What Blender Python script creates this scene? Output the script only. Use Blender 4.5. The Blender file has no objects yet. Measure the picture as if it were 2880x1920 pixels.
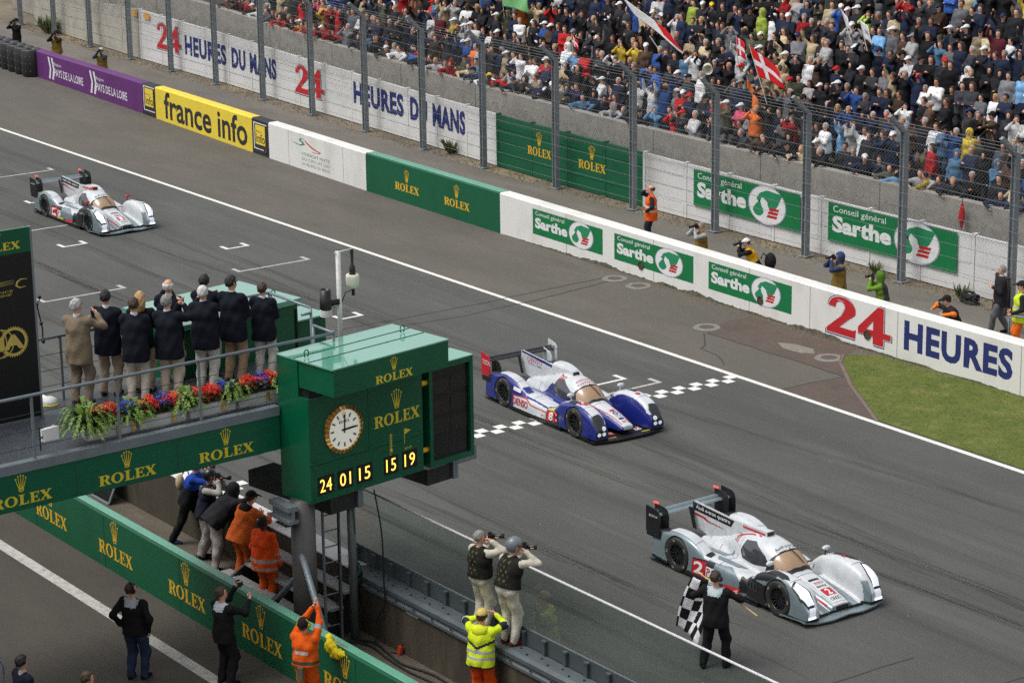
import bpy, math, random
import numpy as np
from mathutils import Vector, Matrix
from mathutils.bvhtree import BVHTree
from mathutils.geometry import tessellate_polygon, delaunay_2d_cdt
random.seed(7); RNG = np.random.default_rng(7)
SC = bpy.context.scene; COL = SC.collection
R = math.radians; PI = math.pi
# ------------------------------------------------------------------ camera, sky, sun, exposure
# world: X along the track (driving direction), Y across it towards the stands, Z up, metres
_th = R(-54.15); _p = 0.27262; _r = -0.01403
def _w(v):                                   # survey frame -> world axes
    return Vector((v[0]*math.cos(_th)+v[1]*math.sin(_th), -v[0]*math.sin(_th)+v[1]*math.cos(_th), v[2]))
_f = Vector((0, math.cos(_p), -math.sin(_p))); _x = Vector((1, 0, 0)); _u = _x.cross(_f)
_rt = _x*math.cos(_r)+_u*math.sin(_r); _up = _x*-math.sin(_r)+_u*math.cos(_r)
_rt, _up, _f = _w(_rt), _w(_up), _w(_f)
cam = bpy.data.cameras.new('camera'); camo = bpy.data.objects.new('camera', cam); COL.objects.link(camo)
camo.matrix_world = Matrix(((_rt.x, _up.x, -_f.x, 44.21), (_rt.y, _up.y, -_f.y, -38.81), (_rt.z, _up.z, -_f.z, 17.38), (0, 0, 0, 1)))
cam.sensor_width = 36; cam.lens = 89.42; cam.clip_start = 1; cam.clip_end = 3000
SC.camera = camo
SUN_EL, SUN_AZ = R(62), R(200)               # overcast: a very soft high sun
world = bpy.data.worlds.new('World'); SC.world = world; world.use_nodes = True
nt = world.node_tree; nt.nodes.clear()
_sky = nt.nodes.new('ShaderNodeTexSky'); _sky.sky_type = 'NISHITA'; _sky.sun_disc = False
_sky.sun_elevation = SUN_EL; _sky.sun_rotation = SUN_AZ; _sky.air_density = 1.0; _sky.dust_density = 4.0
_hs = nt.nodes.new('ShaderNodeHueSaturation'); _hs.inputs['Saturation'].default_value = 0.2
_bg = nt.nodes.new('ShaderNodeBackground'); _bg.inputs[1].default_value = 0.15
_wo = nt.nodes.new('ShaderNodeOutputWorld')
nt.links.new(_sky.outputs[0], _hs.inputs['Color']); nt.links.new(_hs.outputs[0], _bg.inputs[0]); nt.links.new(_bg.outputs[0], _wo.inputs[0])
sun = bpy.data.lights.new('sun', 'SUN'); sun.energy = 0.9; sun.angle = R(24); sun.color = (1, .985, .965)
suno = bpy.data.objects.new('sun', sun); COL.objects.link(suno)
_sd = Vector((math.sin(SUN_AZ)*math.cos(SUN_EL), math.cos(SUN_AZ)*math.cos(SUN_EL), math.sin(SUN_EL)))
suno.rotation_euler = _sd.to_track_quat('Z', 'Y').to_euler(); suno.location = (0, 0, 60)
SC.view_settings.view_transform = 'Standard'; SC.view_settings.look = 'None'
SC.view_settings.exposure = 0.3; SC.view_settings.gamma = 1
SC.cycles.max_bounces = 6; SC.cycles.transparent_max_bounces = 16; SC.cycles.use_denoising = False
# ------------------------------------------------------------------ materials
def s2l(*c):                                  # sRGB bytes -> linear
    return tuple(((v/255+.055)/1.055)**2.4 if v > 10 else v/255/12.92 for v in c)
MATS = {}
def mat(name, col, rough=.6, var=.12, scale=6, bump=0, bscale=60, metal=0, spec=.5, emit=0, coat=0, stretch=None, detail=4):
    if name in MATS: return MATS[name]
    m = bpy.data.materials.new(name); m.use_nodes = True; t = m.node_tree; b = t.nodes['Principled BSDF']
    b.inputs['Roughness'].default_value = rough; b.inputs['Metallic'].default_value = metal
    b.inputs['Specular IOR Level'].default_value = spec; b.inputs['Coat Weight'].default_value = coat
    b.inputs['Base Color'].default_value = (*col, 1)
    co = None
    if var or bump:
        co = t.nodes.new('ShaderNodeTexCoord'); mp = t.nodes.new('ShaderNodeMapping')
        if stretch: mp.inputs['Scale'].default_value = stretch
        t.links.new(co.outputs['Object'], mp.inputs[0])
    if var:
        n = t.nodes.new('ShaderNodeTexNoise'); n.inputs['Scale'].default_value = scale; n.inputs['Detail'].default_value = detail
        n.inputs['Roughness'].default_value = .62
        t.links.new(mp.outputs[0], n.inputs[0])
        r = t.nodes.new('ShaderNodeMapRange'); r.inputs[1].default_value = .28; r.inputs[2].default_value = .72
        r.inputs[3].default_value = 1-var; r.inputs[4].default_value = 1+var*.6
        t.links.new(n.outputs[0], r.inputs[0])
        mx = t.nodes.new('ShaderNodeMix'); mx.data_type = 'RGBA'; mx.blend_type = 'MULTIPLY'; mx.inputs[0].default_value = 1
        mx.inputs[6].default_value = (*col, 1); t.links.new(r.outputs[0], mx.inputs[7]); t.links.new(mx.outputs[2], b.inputs['Base Color'])
    if bump:
        n2 = t.nodes.new('ShaderNodeTexNoise'); n2.inputs['Scale'].default_value = bscale; n2.inputs['Detail'].default_value = 3
        t.links.new(co.outputs['Object'], n2.inputs[0])
        bp = t.nodes.new('ShaderNodeBump'); bp.inputs['Strength'].default_value = bump; bp.inputs['Distance'].default_value = .02
        t.links.new(n2.outputs[0], bp.inputs['Height']); t.links.new(bp.outputs[0], b.inputs['Normal'])
    if emit:
        b.inputs['Emission Color'].default_value = (*col, 1); b.inputs['Emission Strength'].default_value = emit
    MATS[name] = m; return m
def layers(name, base, specs, rough=.85, bump=.25, bscale=90, spec=.4):
    """ground/wall material: base colour overlaid by noise-masked tones; specs = (colour, scale, lo, hi, stretch, amount)"""
    m = bpy.data.materials.new(name); m.use_nodes = True; t = m.node_tree; b = t.nodes['Principled BSDF']
    b.inputs['Roughness'].default_value = rough; b.inputs['Specular IOR Level'].default_value = spec
    co = t.nodes.new('ShaderNodeTexCoord'); cur = None
    for k, (c, sc, lo, hi, st, am) in enumerate(specs):
        mp = t.nodes.new('ShaderNodeMapping'); mp.inputs['Scale'].default_value = st; mp.inputs['Location'].default_value = (k*3.1, k*7.7, k)
        t.links.new(co.outputs['Object'], mp.inputs[0])
        n = t.nodes.new('ShaderNodeTexNoise'); n.inputs['Scale'].default_value = sc; n.inputs['Detail'].default_value = 5; n.inputs['Roughness'].default_value = .65
        t.links.new(mp.outputs[0], n.inputs[0])
        r = t.nodes.new('ShaderNodeMapRange'); r.inputs[1].default_value = lo; r.inputs[2].default_value = hi; r.inputs[4].default_value = am
        t.links.new(n.outputs[0], r.inputs[0])
        mx = t.nodes.new('ShaderNodeMix'); mx.data_type = 'RGBA'; t.links.new(r.outputs[0], mx.inputs[0])
        if cur is None: mx.inputs[6].default_value = (*base, 1)
        else: t.links.new(cur, mx.inputs[6])
        mx.inputs[7].default_value = (*c, 1); cur = mx.outputs[2]
    t.links.new(cur, b.inputs['Base Color'])
    if bump:
        n2 = t.nodes.new('ShaderNodeTexNoise'); n2.inputs['Scale'].default_value = bscale; n2.inputs['Detail'].default_value = 3
        t.links.new(co.outputs['Object'], n2.inputs[0])
        bp = t.nodes.new('ShaderNodeBump'); bp.inputs['Strength'].default_value = bump; bp.inputs['Distance'].default_value = .01
        t.links.new(n2.outputs[0], bp.inputs['Height']); t.links.new(bp.outputs[0], b.inputs['Normal'])
    MATS[name] = m; return m
def cloth(rgb, name=None):                    # fabric from sRGB bytes
    return mat('cloth_%02x%02x%02x' % rgb, s2l(*rgb), .9, .22, 9, .35, 26, spec=.2)
def paint(name, rgb, rough=.35, var=.06, **k): return mat(name, s2l(*rgb), rough, var, 2.5, **k)
WHITE = paint('white_paint', (226, 226, 222), .5, .10)
GREEN = paint('green_paint', (12, 100, 66), .4, .10)
BGREEN = mat('board_green', s2l(8, 90, 60), .22, .07, 1.2, spec=.55)
GOLD = paint('gold_letter', (222, 176, 40), .45, .04)
LEMON = mat('yellow_letter', s2l(226, 205, 50), .5, .03)
NAVY = paint('navy_letter', (34, 46, 108), .55, .10)
RED = paint('red_letter', (190, 34, 40), .5, .10)
BLACK = paint('black_paint', (22, 22, 23), .4, .1)
GALV = mat('galvanised_steel', s2l(128, 138, 144), .5, .14, 3, metal=.35)
DSTEEL = mat('dark_steel', s2l(52, 53, 54), .55, .15, 3, metal=.3)
CONC = layers('concrete', s2l(150, 146, 138), [(s2l(120, 116, 108), 1.2, .4, .75, (1, 1, 2.5), .8), (s2l(172, 168, 158), 3, .5, .8, (1, 1, .3), .6), (s2l(92, 88, 80), 9, .62, .8, (1, 1, .25), .6)])
RUBBER = mat('rubber', s2l(30, 30, 31), .75, .15, 6)
# ------------------------------------------------------------------ objects
def link(name, me, parent=None, m=None, smooth=False):
    o = bpy.data.objects.new(name, me); COL.objects.link(o)
    if parent is not None: o.parent = parent
    if m is not None:
        for q in (m if isinstance(m, (list, tuple)) else [m]): me.materials.append(q)
    if smooth: me.shade_smooth()
    return o
def tag(o, label, cat, group=None, kind=None):
    if label: o['label'] = label
    if cat: o['category'] = cat
    if group: o['group'] = group
    if kind: o['kind'] = kind
    return o
def thing(name, label, cat, loc=(0, 0, 0), rz=0, group=None, scale=1):
    o = bpy.data.objects.new(name, None); COL.objects.link(o); o.location = loc; o.rotation_euler = (0, 0, rz); o.scale = (scale,)*3
    o.empty_display_size = .2
    return tag(o, label, cat, group)
def struct(o): o['kind'] = 'structure'; return o
class MB:
    """collects faces; parts are then linked as ONE mesh object"""
    def __init__(s): s.v = []; s.f = []; s.mi = []; s.cur = 0
    def add(s, vs, fs):
        k = len(s.v); s.v += [tuple(map(float, q)) for q in vs]; s.f += [tuple(i+k for i in q) for q in fs]; s.mi += [s.cur]*len(fs); return s
    def box(s, a, b):
        x0, y0, z0 = a; x1, y1, z1 = b
        return s.hexa([(x0, y0, z0), (x1, y0, z0), (x1, y1, z0), (x0, y1, z0), (x0, y0, z1), (x1, y0, z1), (x1, y1, z1), (x0, y1, z1)])
    def hexa(s, p): return s.add(p, [(3, 2, 1, 0), (4, 5, 6, 7), (0, 1, 5, 4), (1, 2, 6, 5), (2, 3, 7, 6), (3, 0, 4, 7)])
    def obox(s, c, ex, ey, ez, a, b):         # box in a frame: centre-free, extents from a to b
        c, ex, ey, ez = map(Vector, (c, ex, ey, ez))
        P = lambda i, j, k: c+ex*i+ey*j+ez*k
        (x0, y0, z0), (x1, y1, z1) = a, b
        return s.hexa([P(x0, y0, z0), P(x1, y0, z0), P(x1, y1, z0), P(x0, y1, z0), P(x0, y0, z1), P(x1, y0, z1), P(x1, y1, z1), P(x0, y1, z1)])
    def tube(s, pts, r, n=8, cap=True, closed=False):
        pts = [Vector(p) for p in pts]; rs = r if isinstance(r, (list, tuple)) else [r]*len(pts); rings = []; up = None
        for i, p in enumerate(pts):
            d = (pts[min(i+1, len(pts)-1)]-pts[max(i-1, 0)])
            if d.length < 1e-9: d = Vector((0, 0, 1))
            d.normalize()
            if up is None: up = Vector((0, 0, 1)) if abs(d.z) < .9 else Vector((1, 0, 0))
            a = d.cross(up).normalized(); b = d.cross(a); up = b*-1 if False else up
            rings.append([p+(a*math.cos(t)+b*math.sin(t))*rs[i] for t in [2*PI*k/n for k in range(n)]])
        vs = [q for g in rings for q in g]; fs = []
        for i in range(len(rings)-1):
            for k in range(n):
                fs.append((i*n+k, i*n+(k+1) % n, (i+1)*n+(k+1) % n, (i+1)*n+k))
        if cap: fs += [tuple(range(n))[::-1], tuple(range((len(rings)-1)*n, len(rings)*n))]
        return s.add(vs, fs)
    def prism(s, poly, O, ex, ey, ez, t0, t1):  # polygon (2-D) extruded along ez
        O, ex, ey, ez = map(Vector, (O, ex, ey, ez)); n = len(poly)
        vs = [O+ex*a+ey*b+ez*t0 for a, b in poly]+[O+ex*a+ey*b+ez*t1 for a, b in poly]
        return s.add(vs, [tuple(range(n))[::-1], tuple(range(n, 2*n))]+[(i, (i+1) % n, n+(i+1) % n, n+i) for i in range(n)])
    def lathe(s, prof, O=(0, 0, 0), ax=(0, 0, 1), n=24):   # profile (r, h) about an axis
        O, ax = Vector(O), Vector(ax).normalized(); a = ax.cross(Vector((0, 0, 1)) if abs(ax.z) < .9 else Vector((1, 0, 0))).normalized(); b = ax.cross(a); m = len(prof)
        vs = [O+ax*h+(a*math.cos(2*PI*k/n)+b*math.sin(2*PI*k/n))*r for k in range(n) for r, h in prof]
        fs = [(k*m+i, k*m+i+1, ((k+1) % n)*m+i+1, ((k+1) % n)*m+i) for k in range(n) for i in range(m-1)]
        return s.add(vs, fs)
    def sphere(s, c, r, n=10, m=6):
        rx, ry, rz = r if isinstance(r, (list, tuple)) else (r, r, r); vs = [(c[0], c[1], c[2]-rz)]
        for i in range(1, m):
            t = PI*i/m
            vs += [(c[0]+rx*math.sin(t)*math.cos(2*PI*k/n), c[1]+ry*math.sin(t)*math.sin(2*PI*k/n), c[2]-rz*math.cos(t)) for k in range(n)]
        vs.append((c[0], c[1], c[2]+rz)); L = len(vs)-1; fs = [(0, 1+(k+1) % n, 1+k) for k in range(n)]
        for i in range(m-2):
            fs += [(1+i*n+k, 1+i*n+(k+1) % n, 1+(i+1)*n+(k+1) % n, 1+(i+1)*n+k) for k in range(n)]
        fs += [(L, 1+(m-2)*n+k, 1+(m-2)*n+(k+1) % n) for k in range(n)]
        return s.add(vs, fs)
    def mesh(s, name):
        me = bpy.data.meshes.new(name); me.from_pydata(s.v, [], s.f)
        if any(s.mi): me.polygons.foreach_set('material_index', s.mi)
        me.update(); return me
    def build(s, name, m, parent=None, smooth=False, world=True):
        """world=True: the vertices are world coordinates; they are made local to the (unrotated) parent"""
        if parent is not None and world:
            p = parent; off = Vector((0, 0, 0))
            while p is not None: off += p.location; p = p.parent
            s.v = [(a-off.x, b-off.y, c-off.z) for a, b, c in s.v]
        return link(name, s.mesh(name), parent, m, smooth)
def top(name, label, cat, mb, m, group=None, smooth=False):     # a thing that is one mesh; origin moved to its base
    a = np.array(mb.v); c = (a.min(0)+a.max(0))/2; c[2] = a[:, 2].min()
    mb.v = [tuple(q-c) for q in a]; o = mb.build(name, m, None, smooth); o.location = c
    return tag(o, label, cat, group)
# ------------------------------------------------------------------ lettering (flat print as thin meshes)
_TX = {}
def text2d(s, bold=0.0, sp=1.0):
    """2-D mesh of a text, scaled to a unit box"""
    k = (s, bold, sp)
    if k not in _TX:
        cu = bpy.data.curves.new('t', 'FONT'); cu.body = s; cu.offset = bold; cu.space_character = sp; cu.resolution_u = 3; cu.fill_mode = 'FRONT'
        o = bpy.data.objects.new('t', cu); COL.objects.link(o); dg = bpy.context.evaluated_depsgraph_get()
        me = bpy.data.meshes.new_from_object(o.evaluated_get(dg)); v = np.array([q.co[:2] for q in me.vertices]); f = [tuple(p.vertices) for p in me.polygons]
        bpy.data.objects.remove(o); bpy.data.curves.remove(cu); bpy.data.meshes.remove(me)
        a, b = v.min(0), v.max(0); _TX[k] = ((v-a)/(b-a), f)
    return _TX[k]
def tess(loops):
    """triangulate an outline with holes"""
    t = tessellate_polygon([[Vector((a, b, 0)) for a, b in l] for l in loops]); v = np.array([p for l in loops for p in l], float); return v, [tuple(q) for q in t]
def arc(cx, cy, rx, ry, a0, a1, n=10): return [(cx+rx*math.cos(R(a0+(a1-a0)*i/n)), cy+ry*math.sin(R(a0+(a1-a0)*i/n))) for i in range(n+1)]
def join2d(items):                            # [(v, f, x0, y0, w, h)] unit meshes -> one
    V = []; F = []
    for v, f, x, y, w, h in items:
        k = len(V); V += [(x+a*w, y+b*h) for a, b in v]; F += [tuple(i+k for i in q) for q in f]
    return np.array(V), F
def _glyphs():
    g = {}
    g['L'] = tess([[(0, 0), (.92, 0), (1, .3), (.92, .3), (.82, .1), (.48, .1), (.48, .92), (.62, .95), (.62, 1), (0, 1), (0, .95), (.16, .92), (.16, .08), (0, .05)]])
    g['E'] = tess([[(0, 0), (.95, 0), (1, .28), (.92, .28), (.82, .09), (.46, .09), (.46, .47), (.66, .47), (.72, .36), (.8, .36), (.8, .68), (.72, .68), (.66, .56), (.46, .56), (.46, .91), (.8, .91), (.88, .74), (.96, .74), (.94, 1), (0, 1), (0, .95), (.15, .92), (.15, .08), (0, .05)]])
    g['X'] = tess([[(0, 0), (.36, 0), (.36, .05), (.27, .08), (.45, .36), (.64, .08), (.55, .05), (.55, 0), (1, 0), (1, .05), (.92, .08), (.63, .56), (.86, .92), (.97, .95), (.97, 1), (.63, 1), (.63, .95), (.72, .92), (.56, .67), (.40, .92), (.48, .95), (.48, 1), (.03, 1), (.03, .95), (.12, .92), (.40, .46), (.13, .08), (0, .05)]])
    g['O'] = tess([arc(.5, .5, .5, .52, 0, 345, 23), arc(.5, .5, .25, .42, 0, 345, 23)])
    g['R'] = tess([[(0, 0), (.52, 0), (.52, .05), (.4, .08), (.4, .46), (.48, .46), (.72, 0), (1, 0), (1, .05), (.92, .08), (.72, .48)]+arc(.56, .745, .34, .255, -60, 90, 8)+[(0, 1), (0, .95), (.13, .92), (.13, .08), (0, .05)], [(.4, .55), (.4, .91)]+arc(.5, .73, .13, .18, 90, -90, 6)])
    g['2'] = tess([[(0, 0), (.98, 0), (1, .24), (.9, .2), (.42, .2), (.72, .44)]+arc(.52, .7, .46, .3, -20, 168, 12)+[(.06, .7), (.3, .7)]+arc(.46, .74, .17, .14, 170, -30, 8)+[(.5, .5), (0, .1)]])
    g['4'] = tess([[(.46, 0), (.78, 0), (.78, .2), (1, .2), (1, .36), (.78, .36), (.78, 1), (.6, 1), (0, .36), (0, .2), (.46, .2)], [(.25, .36), (.46, .62), (.46, .36)]])
    return g
GL = _glyphs()
ROLEX2D = join2d([(*GL['R'], 0, 0, .21, 1), (*GL['O'], .215, 0, .215, 1), (*GL['L'], .445, 0, .17, 1), (*GL['E'], .625, 0, .165, 1), (*GL['X'], .79, 0, .21, 1)])
N24 = join2d([(*GL['2'], 0, 0, .47, 1), (*GL['4'], .5, 0, .5, 1)])
def _crown():
    it = []
    for k, (a, h) in enumerate([(-.42, .82), (-.22, .95), (0, 1.0), (.22, .95), (.42, .82)]):
        bx = .5+a*.42; tx = .5+a
        it.append((*tess([[(bx-.043, .2), (bx+.043, .2), (tx+.022, h-.1), (tx-.022, h-.1)]]), 0, 0, 1, 1))
        it.append((*tess([arc(tx, h-.04, .075, .05, 0, 324, 9)]), 0, 0, 1, 1))
    it.append((*tess([[(.28, .2), (.72, .2), (.70, .05)]+arc(.5, .055, .2, .055, 0, -180, 8)+[(.30, .05)], arc(.5, .085, .13, .035, 0, 330, 11)]), 0, 0, 1, 1))
    return join2d(it)
CROWN2D = _crown()
def decal(name, vf, m, fn, parent, box, z=0, world=True, shear=0):
    """2-D unit mesh fitted into box (x0, y0, x1, y1) of a surface given by fn(a, b) -> point"""
    v, f = vf; x0, y0, x1, y1 = box; mb = MB()
    mb.add([fn(x0+(x1-x0)*a, y0+(y1-y0)*b+shear*a) for a, b in v], f)
    return mb.build(name, m, parent, world=world)
def rolex(parent, fn, box, m=GOLD, fname='lettering', shear=0, world=True):
    """word with the crown above it; box is that of word + crown"""
    x0, y0, x1, y1 = box; h = (y1-y0); cw = h*.42; cx = (x0+x1)/2
    decal('lettering', ROLEX2D, m, fn, parent, (x0, y0, x1, y0+h*.34), world=world)
    decal('crown_emblem', CROWN2D, m, fn, parent, (cx-cw/2, y0+h*.43, cx+cw/2, y1), world=world)
RECT2D = (np.array([(0, 0), (1, 0), (1, 1), (0, 1)], float), [(0, 1, 2, 3)])
def subrect(n, m=1): return np.array([(i/n, j/m) for j in range(m+1) for i in range(n+1)], float), [(j*(n+1)+i, j*(n+1)+i+1, (j+1)*(n+1)+i+1, (j+1)*(n+1)+i) for j in range(m) for i in range(n)]
def disc2d(n=24): return np.array([(.5+.5*math.cos(2*PI*k/n), .5+.5*math.sin(2*PI*k/n)) for k in range(n)]), [tuple(range(n))]
# ================================================================== ground, road, markings
def itp(x, pts): return float(np.interp(x, [p[0] for p in pts], [p[1] for p in pts]))
WALLY = [(-75, 7.65), (-51.1, 6.12), (-40.6, 5.5), (-30.3, 4.86), (-23.7, 4.56), (-16, 4.38), (-.8, 4.0), (5, 4.05), (40, 4.6)]
WALLH = [(-51, 1.1), (-38, 1.2), (-30, 1.25), (60, 1.27)]
PREY = [(-70, 12.9), (-52.2, 11.65), (-44.2, 11.32), (-38, 10.95), (-30.1, 10.55), (-24.1, 10.18), (-20, 10.05), (40, 10.05)]
PREH = [(-61, 1.75), (-52.2, 2.1), (-44, 1.98), (-38, 1.89), (-30, 1.78), (-20, 1.75), (-10, 1.65), (40, 1.6)]
POSTS = [(-64.8, 12.0), (-60.8, 11.75), (-56.7, 11.47), (-52.5, 11.22), (-48.6, 11.05), (-44.6, 10.9), (-40.4, 10.59), (-36.4, 10.36), (-32.35, 10.12), (-28.25, 9.85), (-24.3, 9.62), (-20.15, 9.54), (-16.15, 9.52), (-12.25, 9.52), (-8.25, 9.5), (-4.4, 9.52), (-.35, 9.52), (3.7, 9.52), (7.7, 9.52)]
STANDY = lambda x: itp(x, PREY)+1.12
STANDZ = lambda x: itp(x, [(-70, 3.1), (-48, 2.65), (-43, 2.48), (-36, 2.28), (-27, 2.2), (-16, 2.13), (40, 2.2)])
wy = lambda x: itp(x, WALLY); wh = lambda x: itp(x, WALLH); py = lambda x: itp(x, PREY)
ASPH = layers('track_asphalt', s2l(82, 83, 79), [(s2l(69, 70, 68), .22, .4, .62, (.35, 1, 1), .8), (s2l(96, 96, 91), .9, .5, .75, (.2, 1, 1), .6), (s2l(56, 57, 56), .5, .52, .7, (.04, 1.8, 1), .8), (s2l(66, 65, 63), 1.6, .56, .7, (.03, 1.5, 1), .6), (s2l(128, 125, 116), 34, .54, .74, (1, 1, 1), .75), (s2l(52, 51, 50), 40, .56, .74, (1, 1, 1), .75)], rough=.82, bscale=140)
RUNOFF = layers('runoff_asphalt', s2l(90, 86, 79), [(s2l(101, 96, 87), .5, .42, .66, (.4, 1, 1), .8), (s2l(82, 78, 71), .9, .5, .75, (.3, 1, 1), .7), (s2l(128, 114, 88), 6, .58, .75, (1, 1, 1), .5), (s2l(70, 66, 60), 55, .57, .75, (1, 1, 1), .5)], rough=.88)
REDASP = layers('red_asphalt', s2l(90, 78, 70), [(s2l(76, 67, 60), 1.2, .45, .7, (1, 1, 1), .8), (s2l(116, 98, 90), 4, .55, .75, (1, 1, 1), .5), (s2l(62, 52, 49), 40, .57, .72, (1, 1, 1), .5)])
SERV = layers('service_asphalt', s2l(104, 99, 91), [(s2l(120, 115, 106), .6, .45, .7, (.25, 1, 1), .8), (s2l(86, 82, 76), 1.1, .5, .75, (.3, 1, 1), .7), (s2l(70, 66, 60), 40, .58, .75, (1, 1, 1), .5)])
PITA = layers('pit_asphalt', s2l(76, 71, 63), [(s2l(62, 58, 52), .7, .42, .68, (.4, 1, 1), .8), (s2l(98, 92, 81), 22, .55, .72, (1, 1, 1), .55), (s2l(58, 54, 49), 34, .55, .72, (1, 1, 1), .6)])
FLOORC = layers('signalling_floor', s2l(96, 88, 76), [(s2l(72, 65, 55), .8, .42, .68, (.5, 1, 1), .8), (s2l(114, 106, 93), 3, .5, .75, (1, 1, 1), .6), (s2l(72, 64, 54), 20, .58, .75, (1, 1, 1), .5)])
SOIL = layers('soil', s2l(120, 110, 94), [(s2l(96, 88, 74), .35, .42, .65, (1, 1, 1), .9), (s2l(150, 134, 102), .22, .52, .7, (1, 1, 1), .8), (s2l(84, 86, 60), 2, .6, .78, (1, 1, 1), .6), (s2l(70, 64, 54), 18, .56, .74, (1, 1, 1), .5)])
LINEW = layers('line_paint', s2l(222, 221, 214), [(s2l(190, 187, 178), 3, .5, .8, (1, 1, 1), .7), (s2l(120, 117, 110), 28, .62, .76, (1, 1, 1), .8)], rough=.7, bump=.1)
LINEOLD = layers('worn_line_paint', s2l(186, 184, 177), [(s2l(140, 137, 130), 6, .45, .7, (1, 1, 1), .8), (s2l(96, 93, 87), 26, .56, .7, (1, 1, 1), .8)], rough=.75, bump=.1)
def sheet(name, pts, m, z):
    mb = MB(); v, f = tess([pts]); mb.add([(a, b, z) for a, b in v], f); me = mb.mesh(name)
    for p in me.polygons:
        if p.normal.z < 0: p.flip()
    return struct(link(name, me, None, m))
sheet('ground', [(-1500, -1500), (1500, -1500), (1500, 1500), (-1500, 1500)], SOIL, -.03)
sheet('racetrack', [(-160, -15.5), (160, -15.5), (160, 0), (-160, 0)], ASPH, 0)
XS = [-160, -75, -51.1, -40.6, -30.3, -23.7, -16, -.8, 5, 40, 160]
sheet('runoff_strip', [(-160, 0), (160, 0)]+[(x, wy(x)+.1) for x in XS[::-1]], RUNOFF, -.001)
sheet('service_road', [(x, wy(x)+.2) for x in XS]+[(x, py(x)-.75) for x in XS[::-1]], SERV, .001)
sheet('signalling_pavement', [(-60, -18), (60, -18), (60, -15.7), (-60, -15.7)], FLOORC, .002)
sheet('pit_lane', [(-160, -70), (160, -70), (160, -18), (-160, -18)], PITA, 0)
sheet('red_asphalt_patch', [(-3.7, 1.95), (1.3, 2.0), (.75, 2.75), (.1, 3.25), (-.3, 3.98), (-4.2, 4.1), (-4.25, 3.0)], REDASP, .003)
sheet('red_asphalt_patch', [(1.2, .1), (4.42, .1), (2.95, 1.02), (1.36, 1.98)], REDASP, .003)
sheet('edge_line', [(-160, -.075), (160, -.075), (160, .075), (-160, .075)], LINEW, .004)
sheet('pit_lane_line', [(-160, -19.3), (160, -19.3), (160, -19.05), (-160, -19.05)], LINEOLD, .004)
# chequered finish line: two rows of painted squares
fin = struct(bpy.data.objects.new('finish_line', None)); COL.objects.link(fin); fin.location = (-.3, -8, .004)
_cm = MB(); _cm.add([(0, 0, 0), (.255, 0, 0), (.255, .255, 0), (0, .255, 0)], [(0, 1, 2, 3)]); _cme = _cm.mesh('square'); _cme.materials.append(LINEW)
for k in range(0, 60):
    o = link('square', _cme, fin); y = -15.4+k*.2555; o.location = (-.12+(.255 if k % 2 == 0 else 0)-.257+.058*(y+7.2)*.6, y+8, 0)
# starting boxes on the grid
def gridmark(x, y0, y1, m, w=.09, leg=.45):
    mb = MB()
    for a, b, c, d in ((x-w, y0, x, y1), (x-leg, y0, x-w, y0+.12), (x-leg, y1-.12, x-w, y1)):
        mb.add([(a, b, .004), (c, b, .004), (c, d, .004), (a, d, .004)], [(0, 1, 2, 3)])
    struct(mb.build('grid_mark', m))
gridmark(-22.82, -6.7, -5.86, LINEW); gridmark(-19.51, -3.05, -2.25, LINEW); gridmark(-29.0, -4.8, -3.9, LINEW); gridmark(-10.7, -4.68, -3.94, LINEW)
for x, y0, y1 in ((-16.9, -4.16, -1.76), (-17.3, -10.02, -7.48), (-33.3, -4.3, -1.78), (-25.4, -6.6, -4.4), (-.98, -3.6, -1.73)): gridmark(x, y0, y1, LINEOLD)
gridmark(-1.74, -4.4, -2.2, LINEW)
# cracks, tar seams and manholes
TAR = mat('tar_seam', s2l(60, 58, 55), .8, .1)
for k, pl in enumerate([[(-9.4, -6), (-9.0, -2), (-9.1, .5), (-9.5, 3.4)], [(-9.9, -6.2), (-9.75, -1), (-9.9, 3.6)], [(16.2, -14), (16.6, -8), (16.4, -2)], [(14.6, -14.5), (14.8, -9)], [(-3.7, 1.9), (-2.9, 1.2), (-2.7, .9), (-2.0, .85), (-1.2, .4)], [(1.2, .15), (1.36, 1.98)], [(-3.7, 1.95), (1.3, 2.0)]]):
    mb = MB(); P = []
    for (a, b), (c, d) in zip(pl, pl[1:]):
        n = max(2, int(math.hypot(c-a, d-b)/.4)); P += [(a+(c-a)*i/n+random.uniform(-.03, .03), b+(d-b)*i/n+random.uniform(-.03, .03)) for i in range(n)]
    P.append(pl[-1]); w = .018
    for (a, b), (c, d) in zip(P, P[1:]):
        l = math.hypot(c-a, d-b) or 1; nx, ny = -(d-b)/l*w, (c-a)/l*w
        mb.add([(a-nx, b-ny, .0055), (c-nx, d-ny, .0055), (c+nx, d+ny, .0055), (a+nx, b+ny, .0055)], [(0, 1, 2, 3)])
    struct(mb.build('tar_seam', TAR))
MHC = mat('manhole_concrete', s2l(128, 123, 114), .85, .3, 9); MHI = mat('cast_iron', s2l(84, 78, 72), .7, .2, 14)
for (x, y, lab) in [(-9.6, 3.62, 'round manhole with pale collar near the wall, upper of two'), (-8.55, 3.62, 'round manhole with pale collar near the wall, lower of two'), (-4.1, 2.3, 'cracked manhole collar at the corner of the red asphalt'), (-.05, 2.8, 'round manhole on the red asphalt beside the grass')]:
    t = thing('manhole', lab, 'manhole', (x, y, .004))
    mb = MB(); mb.lathe([(.2, .0), (.2, .014), (.34, .014), (.36, 0)], n=20); mb.build('collar', MHC, t, world=False)
    mb = MB(); mb.lathe([(0, .01), (.19, .01), (.195, 0)], n=20); mb.build('cover', MHI, t, world=False)
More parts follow.
